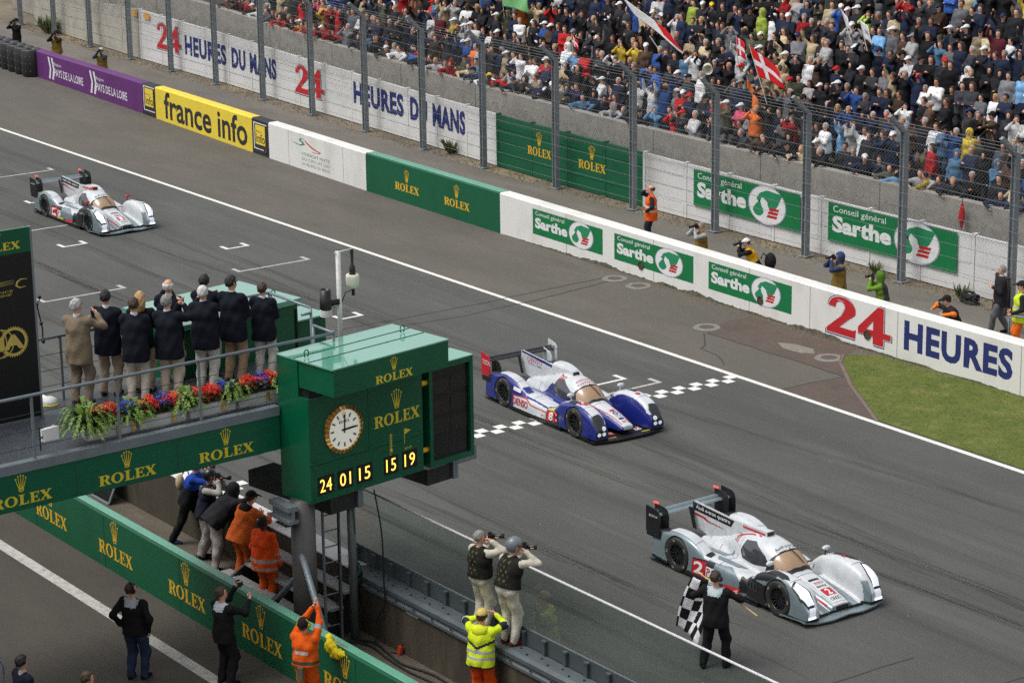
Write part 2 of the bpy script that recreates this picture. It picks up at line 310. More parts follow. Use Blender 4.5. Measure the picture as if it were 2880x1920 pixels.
mb = MB(); v, f = tess([[(-1.9, 2.75), (-1.5, 3.0), (-.9, 3.05), (-.55, 2.8), (-.8, 2.55), (-1.4, 2.5)]]); mb.add([(a, b, .006) for a, b in v], f); struct(mb.build('cement_patch', MHC))
TM = bpy.data.materials.new('tyre_mark'); TM.use_nodes = True; t = TM.node_tree; t.nodes.clear(); _o = t.nodes.new('ShaderNodeOutputMaterial'); _mx = t.nodes.new('ShaderNodeMixShader'); _tr = t.nodes.new('ShaderNodeBsdfTransparent'); _df = t.nodes.new('ShaderNodeBsdfDiffuse'); _df.inputs[0].default_value = (*s2l(46, 46, 46), 1)
_tc = t.nodes.new('ShaderNodeTexCoord'); _mp = t.nodes.new('ShaderNodeMapping'); _mp.inputs['Scale'].default_value = (.12, 9, 1); _n = t.nodes.new('ShaderNodeTexNoise'); _n.inputs['Scale'].default_value = 1.6; _n.inputs['Detail'].default_value = 6; _rg = t.nodes.new('ShaderNodeMapRange'); _rg.inputs[1].default_value = .38; _rg.inputs[2].default_value = .8; _rg.inputs[4].default_value = .3
for a, b in ((_tc.outputs['Object'], _mp.inputs[0]), (_mp.outputs[0], _n.inputs[0]), (_n.outputs[0], _rg.inputs[0]), (_rg.outputs[0], _mx.inputs[0]), (_tr.outputs[0], _mx.inputs[1]), (_df.outputs[0], _mx.inputs[2]), (_mx.outputs[0], _o.inputs[0])): t.links.new(a, b)
for k in range(20):                           # worn rubber lines left by tyres
    x0 = random.uniform(-55, 8); L = random.uniform(10, 45); y0 = random.uniform(-13.5, -1.2); sl = random.uniform(-.07, .07); cv = random.uniform(-.001, .001); w = random.uniform(.10, .18); mb = MB(); n = int(L/1.5)
    P = [(x0+L*i/n, y0+sl*L*i/n+cv*(L*i/n)**2) for i in range(n+1)]
    for i, ((a, b), (c, d)) in enumerate(zip(P, P[1:])): u, v = w*math.sin(PI*i/n)**.5, w*math.sin(PI*(i+1)/n)**.5 if i+1 < n else 0; mb.add([(a, b-u, .0022+k*.00004), (c, d-v, .0022+k*.00004), (c, d+v, .0022+k*.00004), (a, b+u, .0022+k*.00004)], [(0, 1, 2, 3)])
    struct(mb.build('tyre_mark', TM))
# rubber pick-up and paper litter on the asphalt
mb = MB()
for k in range(420):
    x = random.uniform(-45, 18); y = random.uniform(-15, 3.8); s = random.uniform(.005, .017); a = random.uniform(0, 3)
    mb.add([(x+s*math.cos(a+q), y+s*math.sin(a+q)*.7, .007) for q in (0, 1.8, 3.4, 4.8)], [(0, 1, 2, 3)])
tag(mb.build('litter', mat('pale_litter', s2l(190, 184, 168), .8, .2)), 'tiny pale crumbs of rubber and paper strewn over the asphalt', 'litter', kind='stuff')
# grass verge with its kerb
GRASSB = layers('grass_ground', s2l(92, 100, 38), [(s2l(74, 90, 30), 1.1, .4, .66, (1, 1, 1), .85), (s2l(120, 118, 62), 1.7, .5, .72, (1, 1, 1), .8), (s2l(84, 74, 46), 2.4, .62, .78, (1, 1, 1), .8), (s2l(58, 74, 24), 5, .5, .7, (1, 1, 1), .6), (s2l(140, 134, 84), 9, .6, .76, (1, 1, 1), .6)], rough=.9)
GP = [(.02, 3.3), (.5, 2.75), (1.2, 2.26), (2.1, 1.6), (3.0, 1.06), (4.5, .14), (24, .14), (24, 4.3), (5, 4.1), (.6, 3.96)]
sheet('grass_ground', GP, GRASSB, .012)
def inpoly(x, y, P):
    c = False
    for (a, b), (d, e) in zip(P, P[1:]+P[:1]):
        if (b > y) != (e > y) and x < (d-a)*(y-b)/(e-b)+a: c = not c
    return c
mb = MB(); n = 0
while n < 9000:
    x = random.uniform(0, 13); y = random.uniform(.14, 4.1)
    if not inpoly(x, y, GP): continue
    h = random.uniform(.015, .04); a = random.uniform(0, 6.28); w = .011; dx, dy = math.cos(a)*w, math.sin(a)*w; lx, ly = random.uniform(-.03, .03), random.uniform(-.03, .03)
    mb.add([(x-dx, y-dy, .01), (x+dx, y+dy, .01), (x+lx, y+ly, h)], [(0, 1, 2)]); n += 1
tag(mb.build('grass', [GRASSB]), 'short mottled green and yellow grass growing below the white wall', 'grass', kind='stuff')
mb = MB(); KP = [(.02, 3.3), (.5, 2.75), (1.2, 2.26), (2.1, 1.6), (3.0, 1.06), (4.5, .14)]
for (a, b), (c, d) in zip(KP, KP[1:]):
    l = math.hypot(c-a, d-b); mb.obox((a, b, 0), ((c-a)/l, (d-b)/l, 0), (-(d-b)/l, (c-a)/l, 0), (0, 0, 1), (0, -.11, 0), (l-.012, -.02, .018))
struct(mb.build('grass_kerb', mat('kerb', s2l(112, 98, 90), .85, .2, 6)))
# rubble and weeds at the wall foot, along the posts
GRAV = mat('rubble', s2l(128, 118, 102), .9, .3, 10); mb = MB()
for k in range(2600):
    x = random.uniform(-66, 6); y = py(x)-random.uniform(.1, .95); s = random.uniform(.012, .05)
    mb.add([(x-s, y, 0), (x+s*.5, y-s, 0), (x+s*.6, y+s, 0), (x, y, s)], [(0, 1, 3), (1, 2, 3), (2, 0, 3)])
for k in range(500):
    x = random.uniform(-52, -39); y = wy(x)-random.uniform(.05, 1.1)*random.random(); s = random.uniform(.012, .035)
    mb.add([(x-s, y, 0), (x+s*.5, y-s, 0), (x+s*.6, y+s, 0), (x, y, s*.6)], [(0, 1, 3), (1, 2, 3), (2, 0, 3)])
for k in range(700):
    x = random.uniform(-9, 3); y = wy(x)-random.uniform(.03, .25); s = random.uniform(.012, .04)
    mb.add([(x-s, y, 0), (x+s*.5, y-s, 0), (x+s*.6, y+s, 0), (x, y, s)], [(0, 1, 3), (1, 2, 3), (2, 0, 3)])
tag(mb.build('rubble', GRAV), 'loose stones and dirt gathered along the feet of the walls', 'rubble', kind='stuff')
WEED = mat('weed', s2l(96, 104, 62), .8, .3, 8); k = 0
for (x, y, s, lab) in [(-27.0, 10.2, 1.0, 'dry tuft of weeds at the wall foot left of the green panel'), (-2.2, 9.6, .7, 'small green weed by the fence post near the man in black'), (-61.5, 11.9, 1.6, 'tall shrub beside the far end of the concrete wall'), (-5.6, 9.7, .6, 'low weed below the green logo board on the right')]:
    mb = MB()
    for q in range(int(130*s)):
        a = random.uniform(0, 6.28); l = random.uniform(.15, .55)*s; t = random.uniform(.1, .8); b = (math.cos(a)*.15*s*random.random(), math.sin(a)*.15*s*random.random())
        e = (b[0]+math.cos(a)*l*t, b[1]+math.sin(a)*l*t, l); w = .018*s
        mb.add([(b[0]-w, b[1], 0), (b[0]+w, b[1], 0), (e[0]+w, e[1], e[2]*.8), (e[0], e[1]+w, e[2]), (e[0]-w, e[1], e[2]*.8)], [(0, 1, 2, 3, 4)])
    o = tag(mb.build('weed', WEED), lab, 'plant'); o.location = (x, y, 0)
# ================================================================== the painted barrier wall across the track
WW = layers('wall_white', s2l(224, 223, 218), [(s2l(196, 193, 184), .9, .5, .75, (1, 1, .5), .7), (s2l(150, 145, 132), 7, .66, .8, (1, 1, .4), .6), (s2l(110, 102, 88), 14, .7, .8, (1, 1, 1), .6)], rough=.6, bump=.15, bscale=40)
WPUR = layers('wall_purple', s2l(96, 44, 108), [(s2l(82, 38, 92), 1.2, .5, .75, (1, 1, 1), .8), (s2l(140, 110, 140), 12, .7, .82, (1, 1, 1), .5)], rough=.55, bump=.1)
WYEL = layers('wall_yellow', s2l(232, 206, 66), [(s2l(206, 180, 60), 1.4, .5, .75, (1, 1, 1), .7), (s2l(170, 110, 90), 8, .7, .8, (1, 1, 1), .5)], rough=.55, bump=.1)
WBLK = layers('wall_black', s2l(40, 40, 44), [(s2l(62, 62, 66), 2, .5, .75, (1, 1, 1), .7)], rough=.6, bump=.1)
WGRN = layers('wall_green', s2l(13, 90, 59), [(s2l(9, 76, 50), 1, .5, .75, (1, 1, 1), .7), (s2l(60, 140, 104), 10, .7, .84, (1, 1, 1), .5)], rough=.5, bump=.1)
MOSS = layers('wall_foot_dirt', s2l(110, 104, 90), [(s2l(66, 66, 48), 6, .4, .66, (1, 1, 1), .9), (s2l(150, 146, 136), 12, .55, .75, (1, 1, 1), .7)], rough=.95)
def strip(x0, x1, yf, prof, mb, step=1.6):
    """extrude a section (dy, z(x)) along the wall's line"""
    n = max(1, int(abs(x1-x0)/step)); xs = [x0+(x1-x0)*i/n for i in range(n+1)]; m = len(prof)
    vs = [(x, yf(x)+dy, (z(x) if callable(z) else z)) for x in xs for dy, z in prof]
    fs = [(i*m+k, (i+1)*m+k, (i+1)*m+(k+1) % m, i*m+(k+1) % m) for i in range(n) for k in range(m)]+[tuple(range(m)), tuple(range(n*m, (n+1)*m))[::-1]]
    mb.add(vs, fs); return mb
bw = thing('barrier_wall', 'long low concrete barrier wall with painted sponsor sections beyond the track', 'wall', (-16, 4.38, 0))
WP = [(0, 0), (0, lambda x: wh(x)-.04), (.05, wh), (.36, wh), (.40, lambda x: wh(x)-.04), (.40, 0)]
SECS = [(-51.1, -40.64, WPUR, 'purple painted section'), (-40.64, -39.49, WBLK, 'black end block with small yellow logo'), (-39.49, -31.56, WYEL, 'bright yellow section with large black lettering'), (-31.56, -30.32, WBLK, 'black block with yellow logo before the white section'), (-30.32, -23.71, WW, 'white section with faded small print'), (-23.71, -16.08, WGRN, 'dark green section with gold lettering'), (-16.08, 60, WW, 'white section running to the right edge')]
SEC = []
for a, b, m, lab in SECS:
    o = strip(a, b-.012, wy, WP, MB(), 1.3).build('painted_section', m, bw); o['label'] = lab; SEC.append(o)
onw = lambda d: (lambda a, b: (a, wy(a)-d, b))
PURW = mat('print_white', s2l(222, 218, 224), .6, .05)
for k, x in enumerate((-49.7, -45.55)):
    for dx in (0, .34):
        decal('chevron', tess([[(0, 1), (.5, 1), (1, .5), (.6, 0), (.1, 0), (.55, .5)]]), PURW, onw(.003), SEC[0], (x+dx, .12, x+dx+.32, 1.0))
    decal('lettering', text2d('Région'), PURW, onw(.003), SEC[0], (x+.62, .68, x+1.35, .84))
    decal('lettering', text2d('PAYS DE LA LOIRE', .012), PURW, onw(.003), SEC[0], (x+.62, .28, x+3.5, .6))
for k, x in ((1, -40.55), (3, -31.45)):
    decal('logo_outline', RECT2D, PURW, onw(.003), SEC[k], (x, .18, x+.98, 1.12)); decal('logo_outline', RECT2D, WBLK, onw(.005), SEC[k], (x+.06, .22, x+.98, 1.08))
    decal('logo_square', RECT2D, WYEL, onw(.007), SEC[k], (x+.14, .36, x+.86, 1.04)); decal('lettering', text2d('info', .01), WBLK, onw(.009), SEC[k], (x+.2, .42, x+.84, .74))
    decal('lettering', text2d('france'), WBLK, onw(.009), SEC[k], (x+.2, .78, x+.6, .86))
decal('lettering', text2d('france info', .02), WBLK, onw(.003), SEC[2], (-38.75, .12, -31.95, 1.13))
GRNP = mat('print_green', s2l(46, 128, 88), .6, .05); REDP = mat('print_red', s2l(196, 56, 50), .6, .05); GRYP = mat('print_grey', s2l(140, 146, 142), .7, .2, 20)
def ribbon(pts, w):
    v = []; 
    for i, (a, b) in enumerate(pts):
        p, q = pts[max(i-1, 0)], pts[min(i+1, len(pts)-1)]; d = math.hypot(q[0]-p[0], q[1]-p[1]) or 1; k = w*(.25+.75*math.sin(PI*i/(len(pts)-1)))
        v += [(a-(q[1]-p[1])/d*k, b+(q[0]-p[0])/d*k), (a+(q[1]-p[1])/d*k, b-(q[0]-p[0])/d*k)]
    return np.array(v), [(2*i, 2*i+1, 2*i+3, 2*i+2) for i in range(len(pts)-1)]
decal('logo', ribbon([(0, .45), (.2, .3), (.4, .28), (.55, .45), (.48, .62), (.35, .75), (.42, .95), (.6, 1)], .06), GRNP, onw(.003), SEC[4], (-28.6, .72, -27.2, 1.06))
decal('logo', ribbon([(0, 1), (.15, .95), (.25, .75), (.5, .45), (.7, .3), (1, .15), (.9, .02), (.5, 0)], .06), REDP, onw(.005), SEC[4], (-27.9, .7, -26.7, 1.02))
for k, (s, m) in enumerate([('SYNDICAT MIXTE', GRNP), ('DU CIRCUIT DES', GRYP), ('24 HEURES DU MANS', GRYP)]):
    decal('lettering', text2d(s), m, onw(.003), SEC[4], (-28.0, .5-k*.17, -26.1, .6-k*.17))
for x in (-21.97, -19.13): rolex(SEC[5], onw(.003), (x, .37, x+1.4, 1.08))
SGR = layers('sarthe_green', s2l(16, 116, 66), [(s2l(12, 100, 58), 1.5, .5, .75, (1, 1, 1), .6)], rough=.5, bump=0)
PRW = mat('print_bright', s2l(226, 227, 226), .5, .06); PRG = mat('print_leaf', s2l(34, 136, 92), .5, .1, 2); PRD = mat('print_disc_rim', s2l(168, 160, 182), .5, .05)
def sarthe(parent, fn, x0, z0, x1, z1, d):
    """green poster: two lines of lettering and a round emblem"""
    w, h = x1-x0, z1-z0
    decal('poster', subrect(4), SGR, fn(d), parent, (x0, z0, x1, z1))
    decal('lettering', text2d('Conseil général'), PRW, fn(d+.002), parent, (x0+.04*w, z0+.72*h, x0+.46*w, z0+.93*h))
    decal('lettering', text2d('Sarthe', .045), PRW, fn(d+.002), parent, (x0+.035*w, z0+.26*h, x0+.505*w, z0+.68*h))
    r = .53*h; kx = .175*w/r; cx, cz = x0+.70*w, z0+.5*h
    decal('emblem_rim', disc2d(28), PRD, fn(d+.002), parent, (cx-r*kx, cz-r, cx+r*kx, cz+r)); r *= .95
    decal('emblem_disc', disc2d(28), PRW, fn(d+.004), parent, (cx-r*kx, cz-r, cx+r*kx, cz+r))
    B = (cx-r*kx, cz-r, cx+r*kx, cz+r)
    decal('emblem_leaf', tess([[(.2, .62), (.3, .8), (.5, .9), (.92, .86), (.8, .55), (.62, .3), (.54, .46), (.5, .6), (.36, .7), (.3, .55)]]), PRG, fn(d+.006), parent, B)
    decal('emblem_drop', tess([arc(.26, .33, .15, .15, -230, 50, 9)+[(.30, .62)]]), PRG, fn(d+.006), parent, B)
    for q in range(3): decal('emblem_bar', tess([[(0, 0), (.9, 0), (1, 1), (.12, 1)]]), RED, fn(d+.008), parent, (cx+r*kx*(-.02+.06*q), cz-r*(.62-.2*q), cx+r*kx*(.58+.05*q), cz-r*(.47-.2*q)))
for x0, x1 in ((-14.38, -10.95), (-10.4, -6.85), (-6.2, -2.81)): sarthe(SEC[6], onw, x0, .32, x1, 1.07, .003)
def big24(parent, fn, x0, z0, x1, z1, d=.003):
    v, f = N24
    decal('numeral_outline', N24, NAVY, fn(d), parent, (x0-.05, z0-.05, x1+.05, z1+.04)); decal('numeral_edge', N24, PRW, fn(d+.002), parent, (x0-.02, z0-.02, x1+.02, z1+.02))
    decal('numeral', N24, RED, fn(d+.004), parent, (x0, z0, x1, z1))
big24(SEC[6], onw, -1.45, .2, .85, 1.18)
def word(parent, fn, s, x0, z0, x1, z1, d=.003): decal('lettering', text2d(s, .042, 1.1), NAVY, fn(d), parent, (x0, z0, x1, z1))
word(SEC[6], onw, 'HEURES', 1.3, .3, 4.85, 1.06)
for x, z in ((-30.57, .24), (-9.16, .37), (-4.04, .44), (.04, .4)):
    mb = MB(); mb.lathe([(0, 0), (.11, 0), (.12, .014), (.10, .016)], (x, wy(x)-.012, z), (0, -1, 0), 16); mb.build('drain_hole', mat('hole_dark', s2l(74, 66, 54), .9, .2, 20), SEC[6] if x > -20 else SEC[4])
mb = MB()                                     # ragged dirty foot of the wall
JNT = mat('wall_joint_grey', s2l(166, 162, 152), .8, .2, 12)
for x in (-12.7, -8.6, -4.5, -2.1, 1.07, 5.1, 9.2): decal('wall_joint', RECT2D, JNT, onw(.002), SEC[6], (x-.012, .02, x+.012, 1.22))
for x in (-28.9, -25.2): decal('wall_joint', RECT2D, JNT, onw(.002), SEC[4], (x-.012, .02, x+.012, 1.2))
hs_ = []; q = .06
for i in range(360):
    x = -15.9+i*.08; q = min(max(q+random.uniform(-.028, .028), .025), .13); k = min(1, (x+15.9)/3) if x < -.9 else .4; hs_.append((x, (q+random.uniform(-.012, .012))*k+.008))
for (xa, ha), (xb, hb) in zip(hs_, hs_[1:]): mb.add([(xa, wy(xa)-.004, 0), (xb, wy(xb)-.004, 0), (xb, wy(xb)-.004, hb), (xa, wy(xa)-.004, ha)], [(0, 1, 2, 3)])
mb.build('dirty_foot', MOSS, SEC[6])
# ================================================================== precast wall with plank bays behind the service road
PW = thing('precast_wall', 'tall precast concrete plank wall painted white with race lettering', 'wall', (-24, 10.2, 0))
PCON = layers('precast_bare', s2l(176, 172, 160), [(s2l(150, 146, 134), 1.2, .45, .7, (1, 1, 1), .8), (s2l(112, 110, 100), 3, .6, .78, (1, 1, .3), .6), (s2l(196, 192, 182), 6, .6, .8, (1, 1, 1), .5)])
PWHI = layers('precast_white', s2l(216, 216, 214), [(s2l(196, 195, 190), 1.0, .45, .72, (1, 1, 1), .7), (s2l(160, 156, 146), 5, .64, .8, (1, 1, .3), .5)], rough=.6, bump=.1)
BX = [-64.2+2.0*i for i in range(37)]
pmat = lambda x: PCON if x < -52.6 else (WGRN if -24.25 < x < -16.6 else PWHI)
for i, x in enumerate(BX):
    mb = MB(); h = itp(x, PREH); mb.box((x-.06, py(x)-.058, 0), (x+.06, py(x)+.1, h+.04)); mb.build('post', pmat(x-.02), PW)
    if i+1 == len(BX): break
    x1 = x+2.0
    for q in range(4):
        mb = MB(); P = lambda xx, dy, t: (xx, py(xx)+dy, itp(xx, PREH)*t)
        t0, t1 = q/4+.004, (q+1)/4-.004; j = random.uniform(-.008, .008)
        mb.hexa([P(x+.075, -.05+j, t0), P(x1-.075, -.05+j, t0), P(x1-.075, .05, t0), P(x+.075, .05, t0), P(x+.075, -.05+j, t1), P(x1-.075, -.05+j, t1), P(x1-.075, .05, t1), P(x+.075, .05, t1)])
        mb.build('plank', pmat(x+1), PW)
onp = lambda d: (lambda a, b: (a, py(a)-.060-d, b))
for x in (-50.6, -38.5): big24(PW, onp, x, .68 if x < -45 else .5, x+2.25, 1.78 if x < -45 else 1.6)
for x, z, l in ((-48.0, .72, 7.95), (-34.0, .72, 7.75)):
    for s, a, b in (('HEURES', 0, .46), ('DU', .52, .67), ('MANS', .72, 1)): word(PW, onp, s, x+l*a, z, x+l*b, z+.82)
for x, l in ((-22.4, 1.35), (-19.55, 1.42)): rolex(PW, onp(.003), (x, .72, x+l, 1.53))
sarthe(PW, onp, -13.75, .48, -8.98, 1.6, .045); sarthe(PW, onp, -7.8, .48, -2.74, 1.62, .045)
for x in (-52.55, -51.4): decal('notice', RECT2D, mat('amber_notice', s2l(224, 170, 66), .6, .05), onp(.05), PW, (x-.28, 1.78, x+.25, 2.05))
# ================================================================== debris fence: posts with cranked tops, wires, chain link
FN = thing('debris_fence', 'high trackside fence of grey posts, wires and chain link before the stands', 'fence', (-24, 9.6, 0))
POSTM = mat('fence_post', s2l(128, 135, 139), .55, .14, 2); WIRE = mat('fence_wire', s2l(112, 115, 116), .5, 0, metal=.3)
PH = 4.15
for x, y in POSTS:
    mb = MB(); mb.box((x-.085, y-.09, 0), (x-.06, y+.09, PH)); mb.box((x+.06, y-.09, 0), (x+.085, y+.09, PH)); mb.box((x-.06, y-.02, 0), (x+.06, y+.02, PH))
    o = mb.build('post', POSTM, FN)
    mb = MB(); mb.hexa([(x-.08, y-.085, PH), (x+.08, y-.085, PH), (x+.08, y+.085, PH), (x-.08, y+.085, PH), (x-.05, y-.62, PH+.5), (x+.05, y-.62, PH+.5), (x+.05, y-.52, PH+.56), (x-.05, y-.52, PH+.56)]); mb.build('cranked_top', POSTM, o)
    mb = MB(); mb.box((x-.16, y-.16, 0), (x+.16, y+.16, .02)); mb.build('base_plate', POSTM, o)
def fy(x): return itp(x, POSTS)-.11
for k, z in enumerate([.35+.36*i for i in range(11)]):
    mb = MB(); mb.tube([(x, fy(x), z) for x, _ in POSTS], .0055, 4); mb.build('wire', WIRE, FN)
for q in range(4):
    mb = MB(); mb.tube([(x, fy(x)-.13*q, PH+.02+.125*q) for x, _ in POSTS], .0075, 4); mb.build('wire', WIRE, FN)
for (xa, ya), (xb, yb) in zip(POSTS, POSTS[1:]):
    mb = MB(); L = xb-xa; z0, z1 = 1.7, PH; Hh = z1-z0; s = .12; w = .0036
    def seg(a, za, b, zb):
        P = lambda t, z, o: (xa+t, fy(xa+t)+o, z)
        mb.add([P(a-w, za, 0), P(a+w, za, 0), P(b+w, zb, 0), P(b-w, zb, 0)], [(0, 1, 2, 3)])
    n = int((L+Hh)/s)
    for i in range(n):
        t = -Hh+i*s; a, za = (t, z0) if t >= 0 else (0, z0-t); b, zb = (t+Hh, z1) if t+Hh <= L else (L, z0+(L-t)); seg(a, za, b, zb)
        t = i*s; a, za = (t, z0) if t <= L else (L, z0+(t-L)); b, zb = (t-Hh, z1) if t-Hh >= 0 else (0, z0+t); seg(a, za, b, zb)
    for i in range(int(L/s)):                 # cranked strip of mesh
        t = i*s
        for d in (-.3, .3):
            e = min(max(t+d, 0), L); mb.add([(xa+t-w, fy(xa+t), PH), (xa+t+w, fy(xa+t), PH), (xa+e+w, fy(xa+e)-.48, PH+.5), (xa+e-w, fy(xa+e)-.48, PH+.5)], [(0, 1, 2, 3)])
    mb.build('chain_link', WIRE, FN)['kind'] = 'stuff'
# barbed tangle on top of the precast wall
mb = MB()
for (xa, _), (xb, _) in zip(POSTS, POSTS[1:]):
    P = []
    for i in range(70):
        x = xa+(xb-xa)*i/69; a = i*1.15+xa; P.append((x+.1*math.sin(a*1.7), py(x)+.02+.05*math.cos(a), itp(x, PREH)+.2+.16*math.sin(a)))
    mb.tube(P, .0055, 3)
mb.build('barbed_wire', WIRE, PW)['kind'] = 'stuff'
# ================================================================== grandstand: front wall and terrace steps
SW = strip(-70, 45, STANDY, [(0, 0), (0, STANDZ), (.3, STANDZ), (.3, 0)], MB(), 2.5)
stand_wall = top('stand_wall', 'grey concrete front wall of the stand with spectators leaning over it', 'wall', SW, CONC)
JM = mat('joint_dark', s2l(92, 88, 82), .9, .1)
for i in range(12):
    x = -58+i*5.1; mb = MB(); mb.box((x-.012, STANDY(x)-.006, .2), (x+.012, STANDY(x)+.02, STANDZ(x)-.01)); mb.build('joint', JM, stand_wall)
NROW = 14; RD = .84; RH = .41
def row_z(x, r): return STANDZ(x)-1.12+RH*r
def row_y(x, r): return STANDY(x)+.32+RD*(r+.42)
mb = MB(); xs = np.linspace(-70, 45, 47); prof = []
for r in range(NROW): prof += [(.3+RD*r, r), (.3+RD*(r+1), r)]
m = len(prof); mb.add([(x, STANDY(x)+dy, row_z(x, r)) for x in xs for dy, r in prof], [(i*m+k, (i+1)*m+k, (i+1)*m+k+1, i*m+k+1) for i in range(len(xs)-1) for k in range(m-1)])
o = mb.build('stand_terrace', layers('terrace_concrete', s2l(96, 94, 90), [(s2l(70, 69, 66), 1, .45, .7, (1, 1, 1), .8)])); struct(o)
# ================================================================== implicit surfaces (smooth unions of rounded cones and ellipsoids) -> one continuous mesh
def pe(p, Q):
    if p[0] == 'c':
        a, b, ra, rb = np.array(p[1]), np.array(p[2]), p[3], p[4]; ba = b-a; L = ba@ba+1e-12
        t = np.clip(((Q-a)@ba)/L, 0, 1); return np.linalg.norm(Q-a-t[..., None]*ba, axis=-1)-(ra+(rb-ra)*t)
    if p[0] == 'e':
        q = Q-np.array(p[1])
        if len(p) > 3 and p[3] is not None: q = q@np.array(p[3]).T
        r = np.array(p[2]); k0 = np.linalg.norm(q/r, axis=-1); k1 = np.linalg.norm(q/(r*r), axis=-1)+1e-9; return k0*(k0-1)/k1
    return p[1](Q)
def pbox(p):
    if p[0] == 'c':
        a, b, r = np.array(p[1]), np.array(p[2]), max(p[3], p[4]); return np.minimum(a, b)-r, np.maximum(a, b)+r
    if p[0] == 'e': r = max(p[2]); return np.array(p[1])-r, np.array(p[1])+r
    return np.array(p[2]), np.array(p[3])
def smin(a, b, k):
    h = np.clip(.5+.5*(b-a)/k, 0, 1); return b+(a-b)*h-k*h*(1-h)
def surf(prims, h, k=.03, infl=0, cut=None, post=None, newton=2, box=None):
    """mesh (verts, quads) of the smooth union"""
    bb = [pbox(p) for p in prims]; lo = np.min([b[0] for b in bb], 0)-abs(infl)-2.1*h; hi = np.max([b[1] for b in bb], 0)+abs(infl)+2.1*h
    if box is not None: lo, hi = np.maximum(lo, box[0]), np.minimum(hi, box[1])
    n = np.ceil((hi-lo)/h).astype(int)+1; ax = [lo[i]+h*np.arange(n[i]) for i in range(3)]
    V = np.full(n, 9.0, np.float32); mg = abs(infl)+k+3*h
    for p, (a, b) in zip(prims, bb):
        i0 = np.maximum(np.floor((a-mg-lo)/h).astype(int), 0); i1 = np.minimum(np.ceil((b+mg-lo)/h).astype(int)+1, n)
        if (i1 <= i0).any(): continue
        sl = tuple(slice(i0[q], i1[q]) for q in range(3))
        Q = np.stack(np.meshgrid(*[ax[q][sl[q]] for q in range(3)], indexing='ij'), -1); V[sl] = smin(V[sl], pe(p, Q), k)
    V -= infl
    G = None
    if cut or post: G = np.stack(np.meshgrid(*ax, indexing='ij'), -1)
    if post: V = post(V, G)
    if cut: V = np.maximum(V, cut(G))
    S = V < 0; nx, ny, nz = n
    # naive surface nets
    cs = [(0, 0, 0), (1, 0, 0), (0, 1, 0), (1, 1, 0), (0, 0, 1), (1, 0, 1), (0, 1, 1), (1, 1, 1)]
    c = lambda A, o: A[o[0]:nx-1+o[0], o[1]:ny-1+o[1], o[2]:nz-1+o[2]]
    cnt = sum(c(S, o).astype(np.int8) for o in cs); act = np.argwhere((cnt > 0) & (cnt < 8))
    if len(act) == 0: return np.zeros((0, 3)), []
    acc = np.zeros((len(act), 3)); num = np.zeros(len(act))
    for i, a in enumerate(cs):
        for b in cs[i+1:]:
            if sum(abs(a[q]-b[q]) for q in range(3)) != 1: continue
            ia, ib = act+a, act+b; va, vb = V[tuple(ia.T)], V[tuple(ib.T)]; m = (va < 0) != (vb < 0)
            t = (va/(va-vb+1e-12))[:, None]; acc += np.where(m[:, None], ia+(ib-ia)*t, 0); num += m
    P = lo+h*acc/num[:, None]
    idx = np.full((nx-1, ny-1, nz-1), -1); idx[tuple(act.T)] = np.arange(len(act)); F = []
    for d in range(3):
        e = [0, 0, 0]; e[d] = 1; u, w = [(1, 2), (2, 0), (0, 1)][d]
        A = S[:nx-e[0], :ny-e[1], :nz-e[2]]; B = S[e[0]:, e[1]:, e[2]:]; q = np.argwhere(A != B)
        q = q[(q[:, u] > 0) & (q[:, w] > 0) & (q[:, u] < n[u]-1) & (q[:, w] < n[w]-1)]
        if not len(q): continue
        du = np.zeros(3, int); du[u] = 1; dw = np.zeros(3, int); dw[w] = 1
        f = np.stack([idx[tuple((q-du-dw).T)], idx[tuple((q-dw).T)], idx[tuple(q.T)], idx[tuple((q-du).T)]], 1)
        fl = ~A[tuple(q.T)]; f[fl] = f[fl][:, ::-1]; F.append(f)
    F = np.concatenate(F); F = F[(F >= 0).all(1)]
    def field(Q):
        v = np.full(len(Q), 9.0)
        for p in prims: v = smin(v, pe(p, Q), k)
        v = v-infl
        if post: v = post(v, Q)
        if cut: v = np.maximum(v, cut(Q))
        return v
    for _ in range(newton):
        e = h*.25; f0 = field(P); g = np.stack([(field(P+np.eye(3)[q]*e)-f0)/e for q in range(3)], 1)
        P = P-np.clip(f0/np.maximum((g*g).sum(1), .2), -h*.5, h*.5)[:, None]*g
    return P, F
def npmesh(name, P, F, mi=None):
    me = bpy.data.meshes.new(name); F = np.asarray(F, dtype=np.int32); nf = len(F); w = F.shape[1]
    me.vertices.add(len(P)); me.vertices.foreach_set('co', np.asarray(P, np.float32).ravel())
    me.loops.add(nf*w); me.loops.foreach_set('vertex_index', F.ravel())
    me.polygons.add(nf); me.polygons.foreach_set('loop_start', np.arange(nf, dtype=np.int32)*w)
    if mi is not None: me.polygons.foreach_set('material_index', np.asarray(mi, np.int32))
    me.update(calc_edges=True); me.shade_smooth(); return me
